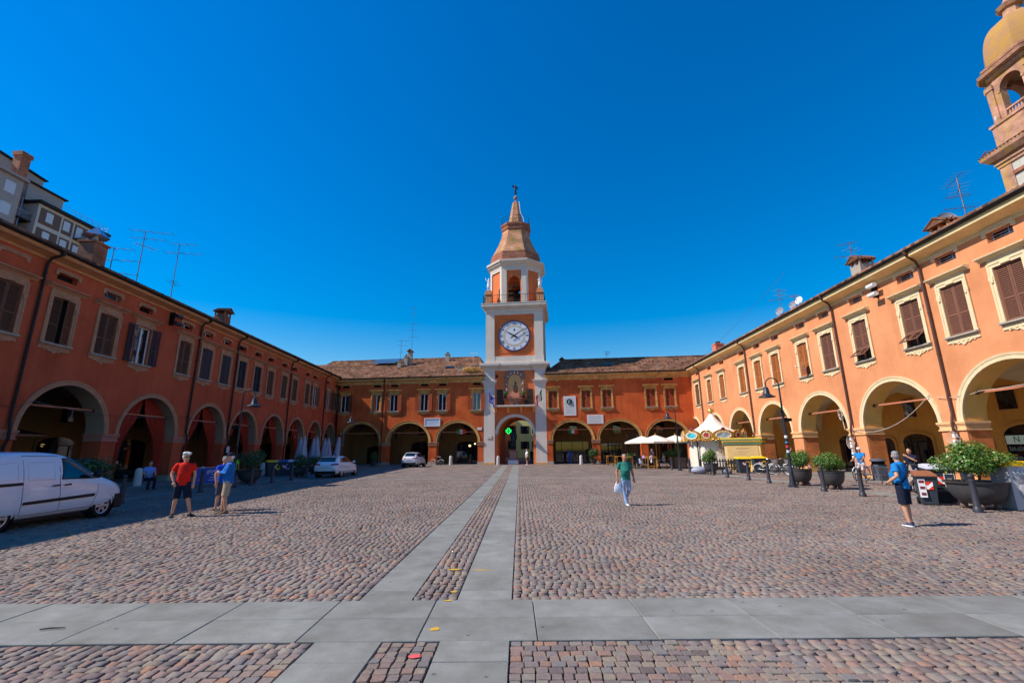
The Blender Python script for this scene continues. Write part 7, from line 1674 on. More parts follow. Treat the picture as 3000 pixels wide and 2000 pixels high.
# hatchback and crossover, seen from behind
hp_ = wp_paint('hatchback_white', 224, 226, 234); sp_ = wp_paint('crossover_white', 220, 222, 230)
def small_car(label, loc, rz, L_, hw, H, wb, wr, paint_m, suv=False):
    h = L_ / 2; k = H / 1.43; g_ = .17 if not suv else .22; bt = .92 * k
    ST = [(-h, g_ + .15, .45 * hw, .55 * hw, .42, .5 * hw, .55 * k, .4 * hw, .62 * k), (-h + .08, g_ + .06, .78 * hw, .82 * hw, .45, .78 * hw, .64 * k, .55 * hw, .70 * k), (-h + .45, g_, .93 * hw, .98 * hw, .5, .92 * hw, .78 * k, .68 * hw, .84 * k), (-h + 1.1, g_, .96 * hw, hw, .52, .95 * hw, .88 * k, .74 * hw, .95 * k), (-h + 1.35, g_, .96 * hw, hw, .52, .95 * hw, .90 * k, .74 * hw, 1.02 * k), (-h + 1.75, g_, .96 * hw, hw, .52, .95 * hw, .92 * k, .72 * hw, 1.27 * k), (-h + 2.1, g_, .96 * hw, hw, .52, .95 * hw, .93 * k, .70 * hw, 1.40 * k), (-h + 2.7, g_, .96 * hw, hw, .52, .95 * hw, .94 * k, .71 * hw, H), (h - .95, g_, .96 * hw, hw, .54, .95 * hw, .97 * k, .69 * hw, 1.40 * k), (h - .42, g_ + .02, .95 * hw, .99 * hw, .56, .94 * hw, .98 * k, .66 * hw, 1.27 * k), (h - .18, g_ + .05, .92 * hw, .96 * hw, .58, .90 * hw, .94 * k, .64 * hw, 1.02 * k), (h - .04, g_ + .12, .85 * hw, .90 * hw, .55, .82 * hw, .84 * k, .56 * hw, .90 * k), (h, g_ + .2, .6 * hw, .7 * hw, .5, .62 * hw, .72 * k, .45 * hw, .76 * k)]
    c = Car(label, 'car', loc, rz, ST, (-wb / 2 - .02, wb / 2 - .02), hw, wr, paint_m, None)
    for sd in ('x-', 'x+'):
        c.patch('side_windows', [(-h + 1.50, .97 * k), (h - .95, 1.0 * k), (h - .62, 1.06 * k), (h - .95, 1.30 * k), (-h + 2.35, 1.335 * k), (-h + 1.95, 1.24 * k)], sd, glass_c, .007, 24, 6)
        c.seam([(-h + 2.62, 1.33 * k), (-h + 2.62, .95 * k), (-h + 2.55, .32)], sd); c.seam([(-h + 1.45, .9 * k), (-h + 1.5, .34)], sd); c.seam([(-h + 1.5, .32), (-h + 2.55, .30)], sd)
        c.patch('door_handle', [(-h + 2.35, .80 * k), (-h + 2.55, .805 * k), (-h + 2.55, .835 * k), (-h + 2.35, .83 * k)], sd, paint_m, .02, 4, 2)
        if suv: c.patch('sill_cladding', [(-wb / 2 + .4, .26), (wb / 2 - .42, .26), (wb / 2 - .42, .42), (-wb / 2 + .4, .42)], sd, trim_c, .012)
        sg = 1 if sd == 'x+' else -1; b = MB(); b.ball((sg * (hw + .08), -h + 1.55, 1.0 * k), (.11, .07, .08), 10); b.build('wing_mirror', paint_m if not suv else trim_c, c.t, True)
    c.patch('rear_window', [(-.66 * hw, 1.04 * k), (.66 * hw, 1.04 * k), (.58 * hw, 1.30 * k), (-.58 * hw, 1.30 * k)], 'y+', glass_c, .007, 14, 6)
    for sg in (-1, 1):
        p = [(.42, .80 * k), (.88, .84 * k), (.87, .93 * k), (.42, .90 * k)]
        c.patch('tail_lamp', [(sg * x * hw, z) for x, z in p], 'y+', red_l, .010, 8, 4)
        c.patch('tail_lamp', [(h - .34, .84 * k), (h - .10, .82 * k), (h - .12, .92 * k), (h - .30, .95 * k)], 'x+' if sg > 0 else 'x-', red_l, .010, 6, 4)
    c.patch('number_plate', [(-.27, .66 * k), (.27, .66 * k), (.27, .77 * k), (-.27, .77 * k)], 'y+', mat('plate_white', S(206, 210, 216), .5), .014, 6, 3)
    c.patch('lower_bumper', [(-.86 * hw, g_ + .1), (.86 * hw, g_ + .1), (.90 * hw, g_ + .27), (-.90 * hw, g_ + .27)], 'y+', trim_c, .012, 14, 4)
    c.patch('bumper_reflector', [(.55 * hw, .47), (.86 * hw, .48), (.86 * hw, .51), (.55 * hw, .5)], 'y+', red_l, .012, 4, 2); c.patch('bumper_reflector', [(-.55 * hw, .47), (-.86 * hw, .48), (-.86 * hw, .51), (-.55 * hw, .5)], 'y+', red_l, .012, 4, 2)
    c.seam([(-.75 * hw, .62), (.75 * hw, .62)], 'y+'); 
    b = MB(); b.ball((0, h - 1.2, H - .01), (.03, .08, .05), 8); b.build('aerial_fin', paint_m, c.t, True)
    b = MB(); b.loft([[(x * .62 * hw, y, z) for x in (-1, 1) for z in ((z0,) if x < 0 else (z0,))] + [(.60 * hw, y, z0 + .03), (-.60 * hw, y, z0 + .03)] for y, z0 in ((h - .95, 1.385 * k), (h - .50, 1.335 * k))]); b.build('roof_spoiler', paint_m, c.t)
    return c
small_car('white three-door hatchback parked in the shade, seen from behind', (-12.68, 34.05, 0), R_(178), 4.2, .88, 1.43, 2.62, .315, hp_)
small_car('white crossover with dark lower trim parked in front of the second red arch', (-10.95, 52.1, 0), R_(176), 4.15, .90, 1.57, 2.62, .335, sp_, True)
# ------------------------------------------------------------------ things fixed to or standing on the buildings
def frameM(W): return Matrix.Translation((W[0][0], W[0][1], 0)) @ Matrix.Rotation(W[1], 4, 'Z')
FL_, FR_, FB_ = frameM((PL, RL)), frameM((PR, RR)), frameM((PB, RB))
def at(F, x, y, z): v = F @ Vector((x, y, z)); return (v.x, v.y, v.z)
def fixed(name, label, cat, F, rz, x, y, z, group=None): return thing(name, label, cat, at(F, x, y, z), rz, group)
# curtains in the shaded arches
cur = mat('curtain_red', S(170, 56, 38), .9, var=.12, vs=1.5); cur.node_tree.nodes['Principled BSDF'].inputs['Roughness'].default_value = .95
def curtain(label, arch, side):
    """one drape tied back to the pier; side -1 near pier, +1 far pier"""
    a = arch; t = fixed('curtain', label, 'curtain', FL_, RL, a['c'], .55, 0, 'red curtains tied back in the shaded arches'); b = MB(); rx = a['rx'] * .97; N1, N2 = 26, 14
    vs = []
    for j in range(N2 + 1):
        v = j / N2; z = 4.95 - v * 4.6
        for i in range(N1 + 1):
            u = i / N1
            gather = .5 + .5 * math.tanh((v - .38) * 5)            # wide at the top, gathered below the tie
            xo, xi = rx, rx * (.02 + .62 * gather)
            if z > a['z0']: lim = rx * math.sqrt(max(.0, 1 - ((z - a['z0']) / (a['rz'] * 1.01)) ** 2)); xo = min(xo, lim); xi = min(xi, lim * .98)
            x = xo + (xi - xo) * u
            vs.append((side * x, .10 * math.sin(u * 22 + v * 1.5) * (.4 + .6 * gather) + .05 * math.sin(u * 47), z))
    b.add(vs, [(j * (N1 + 1) + i, j * (N1 + 1) + i + 1, (j + 1) * (N1 + 1) + i + 1, (j + 1) * (N1 + 1) + i) for j in range(N2) for i in range(N1)])
    b.build('drape', cur, t, True)
names = ['second', 'third', 'fourth', 'fifth', 'sixth', 'seventh']
for nm, a in zip(names, aL[3:9]):
    curtain('red curtain on the near side of the %s shaded arch from the left edge' % nm, a, -1); curtain('red curtain on the far side of the %s shaded arch from the left edge' % nm, a, 1)
# first arch: awning box, lit shop window with a round sign
sh = fixed('shop_front', 'dark shop front with cream window and round black sign behind the van', 'shop', FL_, RL, 22.6, 5.1, 0)
crm = mat('shop_cream_lit', S(226, 196, 140), .8, var=.1, emit=S(226, 190, 130), es=.06)
b = MB(); b.box(-3.0, 3.0, -.12, .05, .05, 2.9); b.build('frame', M['void'], sh)
b = MB(); b.box(-1.9, -.5, -.16, -.11, .7, 2.15); b.build('lit_panel', crm, sh)
b = MB(); b.box(-.4, 1.6, -.16, -.11, .9, 2.05); b.build('window', mat('shop_window_lit', S(190, 156, 100), .3, var=.35, vs=2.5, emit=S(200, 160, 100), es=.04), sh)
b = MB(); b.lathe([(.33, -.03), (.33, .03)], 20); b.xf(Matrix.Translation((-1.2, -.2, 1.55)) @ Matrix.Rotation(PI / 2, 4, 'X')); sg_ = b.build('round_sign', M['iron'], sh)
b = MB()
for s in (-1, 1): b.prism([(s * .05, 1.42), (s * .20, 1.45), (s * .12, 1.72), (s * .05, 1.66)], 'y', -.24, -.232)
b.build('sign_emblem', mat('sign_gold', S(226, 190, 110), .5), sg_)
b = MB(); b.prism([(-.1, 3.0), (-.1, 3.2), (-2.4, 2.75), (-2.4, 2.62)], 'x', -2.6, 2.6); b.build('awning', mat('awning_black', S(30, 28, 30), .8), sh)
b = MB(); b.box(-2.6, 2.6, -2.46, -2.38, 2.62, 2.72); b.build('awning_bar', mat('awning_bar', S(150, 112, 84), .6), sh)
hb_ = thing('windbreak', 'dark green fabric windbreak along the first arch behind the white van', 'screen', at(FL_, 20.9, -1.9, 0), RL); wbm = mat('windbreak_green', S(32, 62, 62), .8, var=.1); wbk = mat('windbreak_black', S(20, 22, 26), .7)
for x0, x1, m_ in ((-3.6, -1.3, wbk), (-1.25, 1.0, wbm), (1.05, 1.95, wbm)): b = MB(); b.box(x0, x1, -.02, .02, .1, 1.52); b.build('panel', m_, hb_)
for x in (-3.6, -1.28, 1.02, 1.95): b = MB(); b.box(x - .03, x + .03, -.03, .03, 0, 1.56); b.build('post', M['iron'], hb_)
# giovedì banner
bp_ = Vector((-15.78, 23.44, 0)); bq = Vector((-15.20, 24.9, 0)); bn_ = thing('banner_stand', 'blue banner on a low metal frame reading giovedì in the shade', 'banner', bp_, math.atan2(bq.y - bp_.y, bq.x - bp_.x))
bl_m = mat('banner_blue', S(50, 84, 170), .7, var=.05); ink = mat('banner_white_print', S(226, 216, 240), .7)
b = MB(); b.box(.04, 1.62, -.012, .012, .22, .98); b.build('banner', bl_m, bn_)
b = MB(); b.tube([(0, 0, .2), (0, 0, 1.0), (1.66, 0, 1.0), (1.66, 0, .2), (0, 0, .2)], .014, 5)
for x in (.15, 1.5): b.tube([(x, -.25, .02), (x, 0, .2), (x, .25, .02)], .014, 5)
b.build('frame', M['galv'], bn_)
text('giovedì', .27, ink, bn_, Matrix.Translation((.98, -.016, .82)) @ VERT)
b = MB()
for z, x0, x1 in ((.64, .85, 1.15), (.50, .8, 1.25), (.38, .72, 1.3)):
    x = x0
    while x < x1: l_ = random.uniform(.03, .07); b.box(x, min(x1, x + l_), -.018, -.012, z - .015, z + .02); x += l_ + .015
b.build('small_print', ink, bn_)
b = MB(); b.box(.2, .26, -.018, -.012, .36, .46); b.build('emblem', mat('banner_orange', S(226, 110, 60), .7), bn_)
# flags and poles on the tower
def flag(name, label, F, x, y, z, az, cols, drop=1.05, fly=1.5, tilt=.55, rep=1):
    t = fixed('flag', label, 'flag', F, RB, x, y, z); b = MB(); d = Vector((math.sin(az), -math.cos(az) * .8, tilt * 2.2)).normalized(); L2 = 2.6
    b.tube([(0, 0, 0), tuple(d * L2)], .022, 6); b.build('pole', M['white_paint'], t)
    b = MB(); NI, NJ = 18, 10; vs = []
    for i in range(NI + 1):
        u = i / NI
        for j in range(NJ + 1):
            v = j / NJ; p = d * (L2 - .05 - v * drop); sag = u * fly
            vs.append((p.x + sag * .55 + .07 * math.sin(u * 9 + v * 3), p.y - .12 * math.sin(u * 7 + v * 4) - .1 * u, p.z - sag * .62 - .10 * math.sin(u * 5 + v) - .25 * u * u))
    fs = [(i * (NJ + 1) + j, (i + 1) * (NJ + 1) + j, (i + 1) * (NJ + 1) + j + 1, i * (NJ + 1) + j + 1) for i in range(NI) for j in range(NJ)]
    b.add(vs, fs); nc = len(cols); b.m = [min(nc - 1, int((k // NJ) / NI * nc)) for k in range(len(fs))]
    b.build('cloth', cols, t, True); return t
itf = [mat('flag_green', S(0, 146, 90), .8), mat('flag_white', S(236, 236, 236), .8), mat('flag_red', S(226, 54, 34), .8)]
fe_ = flag('flag', 'blue European flag with gold stars hanging from the left tower pilaster', FB_, -3.2, -.05, 6.6, .05, [mat('flag_blue', S(24, 66, 176), .8)], 1.25, 1.35)
b = MB(); st_ = MB()
cl = [c for c in fe_.children if c.name.startswith('cloth')][0].data
for k in range(12):
    u, v = .5 + .17 * math.cos(2 * PI * k / 12), .5 + .27 * math.sin(2 * PI * k / 12); i, j = int(u * 18), int(v * 10); c = Vector(cl.vertices[i * 11 + j].co); st_.ball(tuple(c + Vector((0, -.015, 0))), (.05, .012, .05), 5)
st_.build('stars', mat('flag_gold', S(240, 200, 40), .7), fe_)
fi_ = flag('flag', 'Italian tricolour flag hanging from the right tower pilaster', FB_, 3.45, -.05, 6.7, -.02, itf, 1.25, 1.35)
for q in fi_.children:
    if q.name.startswith('cloth'): q.scale = (-1, 1, 1)
for x, z, lb in ((-7.2, 4.05, 'Italian tricolour pennant hung across the arch just left of the tower'), (7.05, 4.0, 'Italian tricolour pennant hung across the first arch right of the tower')):
    t = fixed('pennant', lb, 'flag', FB_, RB, x, 2.0, z)
    for k in range(3):
        b = MB(); vs = [(-.62 + .42 * (k + i / 5), .05 * math.sin((k + i / 5) * 3), -.05 * (k + i / 5) * (1 if x > 0 else 0) + zz) for i in range(6) for zz in (-.30, .30)]; b.add(vs, [(2 * i, 2 * i + 2, 2 * i + 3, 2 * i + 1) for i in range(5)]); b.build('stripe', itf[k], t, True)
# plaques
def plaque(label, F, rz, x, z, w_, h, lines=0, m=None, frame=False, y=0.0, ind=.08):
    t = fixed('plaque', label, 'plaque', F, rz, x, y, z); b = MB(); b.box(-w_ / 2, w_ / 2, -.06, .0, -h / 2, h / 2); b.build('slab', m or M['marble'], t)
    if frame:
        b = MB(); f = .09
        for (x0, x1, z0, z1) in ((-w_ / 2 - .02, w_ / 2 + .02, h / 2 - f, h / 2 + .02), (-w_ / 2 - .02, w_ / 2 + .02, -h / 2 - .02, -h / 2 + f), (-w_ / 2 - .02, -w_ / 2 + f, -h / 2 + f, h / 2 - f), (w_ / 2 - f, w_ / 2 + .02, -h / 2 + f, h / 2 - f)): b.box(x0, x1, -.10, -.03, z0, z1)
        b.build('frame', M['marble'], t)
    if lines:
        b = MB()
        for k in range(lines):
            z_ = h / 2 - h * .12 - (h * .78) * k / max(1, lines - 1); xx = -w_ / 2 + w_ * ind * (1 + (k * 7 % 3) * .3); x1 = w_ / 2 - w_ * ind * (1 + (k * 5 % 4) * .4)
            while xx < x1: l_ = random.uniform(.05, .16); b.box(xx, min(x1, xx + l_), -.063, -.059, z_ - h * .012, z_ + h * .016); xx += l_ + .04
        b.build('inscription', M['ink'], t)
    return t
pl_b = mat('plaque_pale_blue', S(196, 206, 226), .6, var=.06, vs=3)
plaque('framed pale blue plaque above the pier left of the tower', FB_, RB, -10.44, 5.18, 2.0, .98, 5, pl_b, True)
p1 = plaque('tall white marble plaque with a bronze portrait medallion right of the tower', FB_, RB, 6.77, 6.89, 1.48, 2.34, 10, None)
b = MB(); b.lathe([(.34, -.05), (.34, .03), (.27, .05), (.25, .03), (.02, .03)], 20); b.xf(Matrix.Translation((-.05, -.09, .50)) @ Matrix.Rotation(PI / 2, 4, 'X')); md_ = b.build('medallion', brz, p1, True)
b = MB(); b.ball((-.04, -.14, .53), (.11, .06, .15), 10); b.ball((-.02, -.13, .36), (.18, .05, .09), 10); b.build('portrait_bust', mat('bronze_light', S(120, 146, 136), .5, .5), md_, True)
plaque('wide white marble plaque with an engraved text between the first two right arches', FB_, RB, 9.75, 5.23, 1.92, 1.06, 9, None)
plaque('small white street-name sign on the red wall just left of the tower', FB_, RB, -4.4, 4.30, .55, .32, 2, None); plaque('small grey plaque on the left tower pilaster', FB_, RB, -3.18, 3.28, .56, .40, 4, M['tower_white'], y=.0)
plaque('small white notice on the pier face left of the white-haired man', FL_, RL, 37.0, 1.95, .34, .48, 3, M['white_paint'], y=-.1)
# pharmacy cross in the gateway
pc = fixed('pharmacy_cross', 'glowing green pharmacy cross hanging in the gateway', 'sign', FB_, RB, -1.35, 4.4, 4.15)
gcr = mat('neon_green', S(20, 230, 90), .5, emit=S(30, 255, 110), es=1.3); dkc = mat('cross_dark_green', S(6, 44, 22), .5, emit=S(0, 90, 40), es=.25)
def cross(a, c_): return [(-c_, -a), (c_, -a), (c_, -c_), (a, -c_), (a, c_), (c_, c_), (c_, a), (-c_, a), (-c_, c_), (-a, c_), (-a, -c_), (-c_, -c_)]
b = MB(); b.prism(cross(.36, .17), 'y', -.06, .06); b.build('box', dkc, pc)
o_, i_ = cross(.36, .17), cross(.27, .09)
b = MB(); b.add([(x, -.07, z) for x, z in o_] + [(x, -.07, z) for x, z in i_], [(k, (k + 1) % 12, 12 + (k + 1) % 12, 12 + k) for k in range(12)]); b.box(-.12, .12, -.07, -.062, -.03, .03); b.build('neon_tube', gcr, pc)
b = MB(); b.box(-1.0, -.3, -.03, .03, -.03, .03); b.build('bracket', M['iron'], pc)
# Madonna in the niche, statues on the terrace, finial figure
def small_figure(name, label, cat, loc, rz, h, m, la, ra, skirt=True, seated_=False):
    t = thing(name, label, cat, loc, rz); b = MB()
    limb(b, [(0, 0, .95), (0, 0, 1.25), (0, 0, 1.42)], [.15, .14, .15], 10); limb(b, [(0, 0, 1.45), (0, -.01, 1.52)], [.05, .05]); b.ball((0, -.02, 1.63), (.085, .1, .12), 10)
    for s, A_ in ((1, la), (-1, ra)): limb(b, [(s * .18, 0, 1.4), A_[0], A_[1]], [.065, .05, .035])
    if seated_: limb(b, [(.1, -.05, .95), (.16, -.42, .86), (.14, -.40, .3)], [.13, .12, .1]); limb(b, [(-.1, -.05, .95), (-.18, -.42, .88), (-.16, -.40, .3)], [.13, .12, .1]); b.loft([[(.34 * math.cos(2 * PI * k / 12), -.15 + .34 * math.sin(2 * PI * k / 12), z) for k in range(12)] for z in (.0, .5, .9)]); b.ball((.05, -.32, 1.22), (.12, .12, .2), 10); b.ball((.05, -.36, 1.46), (.07, .07, .08), 8); b.lathe([(.09, 1.7), (.12, 1.85), (.02, 1.9)], 8)
    else:
        limb(b, [(.08, 0, .95), (.10, -.03, .5), (.10, .0, .06)], [.12, .085, .06]); limb(b, [(-.08, 0, .95), (-.12, -.10, .52), (-.12, .05, .06)], [.12, .085, .06])
        if skirt: b.loft([[(r * math.cos(2 * PI * k / 12), r * .8 * math.sin(2 * PI * k / 12), z) for k in range(12)] for z, r in ((.55, .24), (.8, .2), (1.0, .17))])
    b.loft([[(.26 * math.cos(2 * PI * k / 10), .26 * math.sin(2 * PI * k / 10), z) for k in range(10)] for z in (-.02, .06)])
    o = remesh(b, 'figure', m, t, .018, 3); t.scale = (h / 1.75,) * 3; return t
whs = mat('statue_white_marble', S(236, 234, 236), .6, var=.05)
small_figure('statue', 'brown stone Madonna and child seated in the tower niche', 'statue', at(FB_, .05, .62, 8.62), RB, 1.72, mat('madonna_brown', S(96, 68, 62), .8, var=.2), ((.24, -.1, 1.15), (.1, -.3, 1.15)), ((-.24, -.1, 1.15), (-.1, -.3, 1.05)), False, True)
small_figure('statue', 'white statue with a raised arm on the left terrace pedestal of the tower', 'statue', at(FB_, -3.42, .55, 22.35), RB, 1.85, whs, ((.26, -.05, 1.15), (.16, -.2, 1.0)), ((-.34, -.05, 1.42), (-.40, -.05, 1.78)))
small_figure('statue', 'white draped statue on the right terrace pedestal of the tower', 'statue', at(FB_, 3.42, .55, 22.35), RB, 1.75, whs, ((.27, .0, 1.15), (.2, -.15, .95)), ((-.25, -.05, 1.2), (-.1, -.22, 1.3)))
figf = small_figure('finial_figure', 'dark metal winged figure on the very top of the tower', 'statue', at(FB_, 0, CY, 38.55), RB, 1.45, M['iron'], ((.32, 0, 1.2), (.44, 0, 1.0)), ((-.30, 0, 1.5), (-.42, 0, 1.75)), False)
b = MB(); b.prism([(-.1, 1.35), (-.55, 1.95), (-.60, 1.5), (-.3, 1.2)], 'y', .05, .09); b.build('wing', M['iron'], figf); b = MB(); b.prism([(.1, 1.35), (.45, 1.1), (.5, .8), (.2, 1.1)], 'y', .05, .09); b.build('wing', M['iron'], figf)
for x in (-1.35, 1.35):
    t = fixed('topiary', 'small round box ball %s of the Madonna on the tower balcony' % ('left' if x < 0 else 'right'), 'potted plant', FB_, RB, x * .85, -.38, 7.98); b = MB(); b.lathe([(.14, 0), (.18, .3), (.02, .3)], 10); b.build('pot', M['iron'], t); b = MB(); b.tube([(0, 0, .25), (0, 0, .45)], .03, 5); b.build('stem', M['wood_door'], t); foliage('foliage', (0, 0, .62), (.27, .27, .27), 700, .05, leaf_mat('box_leaves%d' % (x > 0), S(60, 110, 40), S(90, 140, 60), S(120, 160, 80)), t, 6, 3)
for x in (-1.55, 1.45):
    t = fixed('loudspeaker', 'black loudspeaker box standing %s on the tower balcony' % ('left' if x < 0 else 'right'), 'loudspeaker', FB_, RB, x, -.25, 7.08); b = MB(); b.box(-.25, .25, -.2, .2, 0, .62); b.build('cabinet', M['void'], t); b = MB(); b.lathe([(.17, -.02), (.15, .02), (.05, .0)], 12); b.xf(Matrix.Translation((0, -.21, .3)) @ Matrix.Rotation(PI / 2, 4, 'X')); b.build('cone', M['iron'], t)
for i, x in enumerate((-.3, .3)):
    t = fixed('spotlight', '%s spotlight on the floor of the tower balcony aimed at the niche' % ('left' if i == 0 else 'right'), 'spotlight', FB_, RB, x, -.5, 7.08); b = MB(); b.box(-.16, .16, -.1, .1, .08, .26); b.box(-.02, .02, -.03, .03, 0, .1); b.build('housing', M['galv'], t)
lt = fixed('wall_lantern', 'small dark lantern on the tower wall left of the niche', 'lantern', FB_, RB, -2.25, .1, 10.7); b = MB(); b.lathe([(.02, .3), (.14, .2), (.12, -.1), (.02, -.16)], 6); b.box(-.02, .02, 0, .25, .18, .22); b.build('housing', M['iron'], lt)
# floodlight pairs on the cornices, dish, aerials, chimneys
def floods(label, F, rz, x, z, m, flip=1):
    t = fixed('floodlight_pair', label, 'floodlight', F, rz, x, -.05, z)
    b = MB(); b.box(-.04, .04, -.25, .05, -.75, .1); b.build('bracket', M['iron'], t)
    for k in range(2):
        b = MB(); b.lathe([(.12, -.26), (.13, .26)], 10); b.xf(Matrix.Translation((flip * .18, -.38, -.12 - .5 * k)) @ Matrix.Rotation(R_(8), 4, 'X') @ Matrix.Rotation(PI / 2, 4, 'Y')); b.build('lamp_head', m, t, True)
floods('pair of grey floodlights under the cornice of the shaded building', FL_, RL, 28.85, 10.45, M['lamp_iron']); floods('pair of white floodlights under the cornice of the sunlit building', FR_, RR, -24.6, 10.42, M['white_paint'])
def dish(label, pos, rz, r, m, tilt=.35, mast=.6):
    t = thing('satellite_dish', label, 'satellite dish', pos, rz); b = MB(); b.lathe([(r * q, .28 * r * (q ** 2)) for q in (.01, .4, .7, .9, 1.0)] + [(r * .97, .28 * r - .02), (.02, -.03)], 20)
    b.xf(Matrix.Translation((0, 0, mast)) @ Matrix.Rotation(PI / 2 - tilt, 4, 'X')); b.build('reflector', m, t, True); b = MB(); b.tube([(0, .05, 0), (0, .05, mast)], .025, 5); b.tube([(0, 0, mast - r * .7), (0, -r * 1.2, mast)], .015, 5); b.ball((0, -r * 1.2, mast), .06, 6); b.build('arm', M['galv'], t); return t
dish('beige satellite dish fixed low in the fourth sunlit window from the right edge', at(FR_, -31.75, -.35, 6.65), RR - .5, .40, mat('dish_beige', S(206, 180, 160), .6, var=.1), .2, .55)
def px_on(px, py, F, y_local, ):   # photo ray meets the vertical plane y=y_local of a facade frame
    d = _R * ((px - 1500) / 1333) - _U * ((py - 1000) / 1333) + _F; Fi = F.inverted(); o = Fi @ Vector((0, 0, CAMZ)); dd = (Fi.to_3x3() @ d); return Vector((0, 0, CAMZ)) + d * ((y_local - o.y) / dd.y)
def aerial(label, base, top, arms, m=None):
    """mast from base point to top height; arms: (height fraction, length, rotation, elements)"""
    h = top - base.z; t = thing('tv_aerial', label, 'tv aerial', base, 0); b = MB(); b.tube([(0, 0, -1.2), (0, 0, h)], [.030, .024], 5); b.build('mast', m or M['ant'], t)
    for (f, ln, a, n) in arms:
        b = MB(); d = Vector((math.cos(a), math.sin(a), 0)); q = Vector((-d.y, d.x, 0)); z = h * f; b.tube([tuple(-d * ln * .35 + Vector((0, 0, z))), tuple(d * ln * .65 + Vector((0, 0, z)))], .016, 4)
        for k in range(n):
            p = d * ln * (-.35 + k / max(1, n - 1)) + Vector((0, 0, z)); e = .36 - .012 * k; b.tube([tuple(p - q * e), tuple(p + q * e)], .008, 3)
        b.build('antenna', m or M['ant'], t)
def aer(label, F, yl, pb, pt, arms, m=None):
    B_ = px_on(pb[0], pb[1], F, yl); T2 = px_on(pt[0], pt[1], F, yl); aerial(label, B_, T2.z, arms, m)
aer('tall television aerial on the shaded roof, left of a matching one', FL_, 2.2, (398, 830), (424, 676), [(1.0, 2.4, .3, 5), (.86, 1.8, .3, 4), (.72, 1.2, 1.2, 6)])
aer('tall television aerial on the shaded roof, right of a matching one', FL_, 2.2, (500, 872), (514, 707), [(1.0, 1.6, .2, 4), (.83, 2.4, .2, 5), (.28, 1.2, 2.0, 6)])
aer('short television aerial just right of the brick chimney on the shaded roof', FL_, 1.6, (320, 800), (333, 722), [(.95, 1.5, .3, 4), (.5, 2.3, .2, 5), (.05, 2.0, .5, 5)])
aer('slim tall aerial on the tiled roof by the solar panels', FB_, 6.0, (1173, 1062), (1173, 995), [(.95, 1.8, .1, 3), (.75, 1.2, .4, 4), (.45, .5, 0, 3)])
aer('tallest aerial with several antennas on the left back roof', FB_, 6.4, (1206, 1030), (1210, 900), [(.98, .7, .2, 8), (.85, .5, 0, 4), (.62, 1.7, .2, 6), (.48, 1.2, .3, 4), (.32, 1.6, .1, 4)])
aer('small white aerial on the left back roof next to the tower', FB_, 6.0, (1386, 1058), (1386, 1034), [(1.0, 1.1, .2, 8)], M['white_paint'])
aer('small aerial on the ridge of the right back roof', FB_, 5.8, (1778, 1047), (1780, 1030), [(1.0, .9, .4, 6), (.6, .6, 1.2, 5)])
aer('aerial with dish on the far part of the sunlit roof', FR_, 1.2, (2290, 912), (2284, 845), [(.95, 1.0, .3, 4), (.55, 1.3, 2.6, 8), (.75, .9, .4, 4)])
aer('thin mast with a white antenna near the round dishes on the sunlit roof', FR_, 1.6, (2328, 886), (2328, 860), [(.8, .6, 1.0, 6)])
aer('aerial above the grey plastered chimney on the sunlit roof', FR_, 1.6, (2500, 772), (2490, 708), [(.95, 1.0, 2.6, 6), (.65, .9, .3, 3), (.35, 1.5, 2.9, 4), (.3, .8, .5, 4)])
aer('tall striped aerial on the sunlit roof at the far right', FR_, 1.2, (2830, 628), (2804, 520), [(1.0, 1.4, 1.2, 6), (.72, 1.2, .9, 4), (.5, .9, 2.8, 5), (.18, 1.2, 2.9, 6)])
for (px, py, lb, m_, r, yl) in ((2286, 912, 'grey satellite dish at the foot of the far aerial on the sunlit roof', 'grey', .34, 1.0), (2324, 893, 'dark satellite dish right of the grey one on the sunlit roof', 'grey', .30, 1.2), (2342, 880, 'white round dish highest on the far sunlit roof', 'white', .30, 1.3), (2772, 648, 'grey dish above the tiled chimney at the right', 'grey', .42, 1.0)):
    p = px_on(px, py, FR_, yl); dish(lb, (p.x, p.y, p.z - .6), RR + (1.25 if r > .4 else .4), r, M['white_paint'] if m_ == 'white' else mat('dish_grey', S(140, 140, 150), .6), .2, .6)
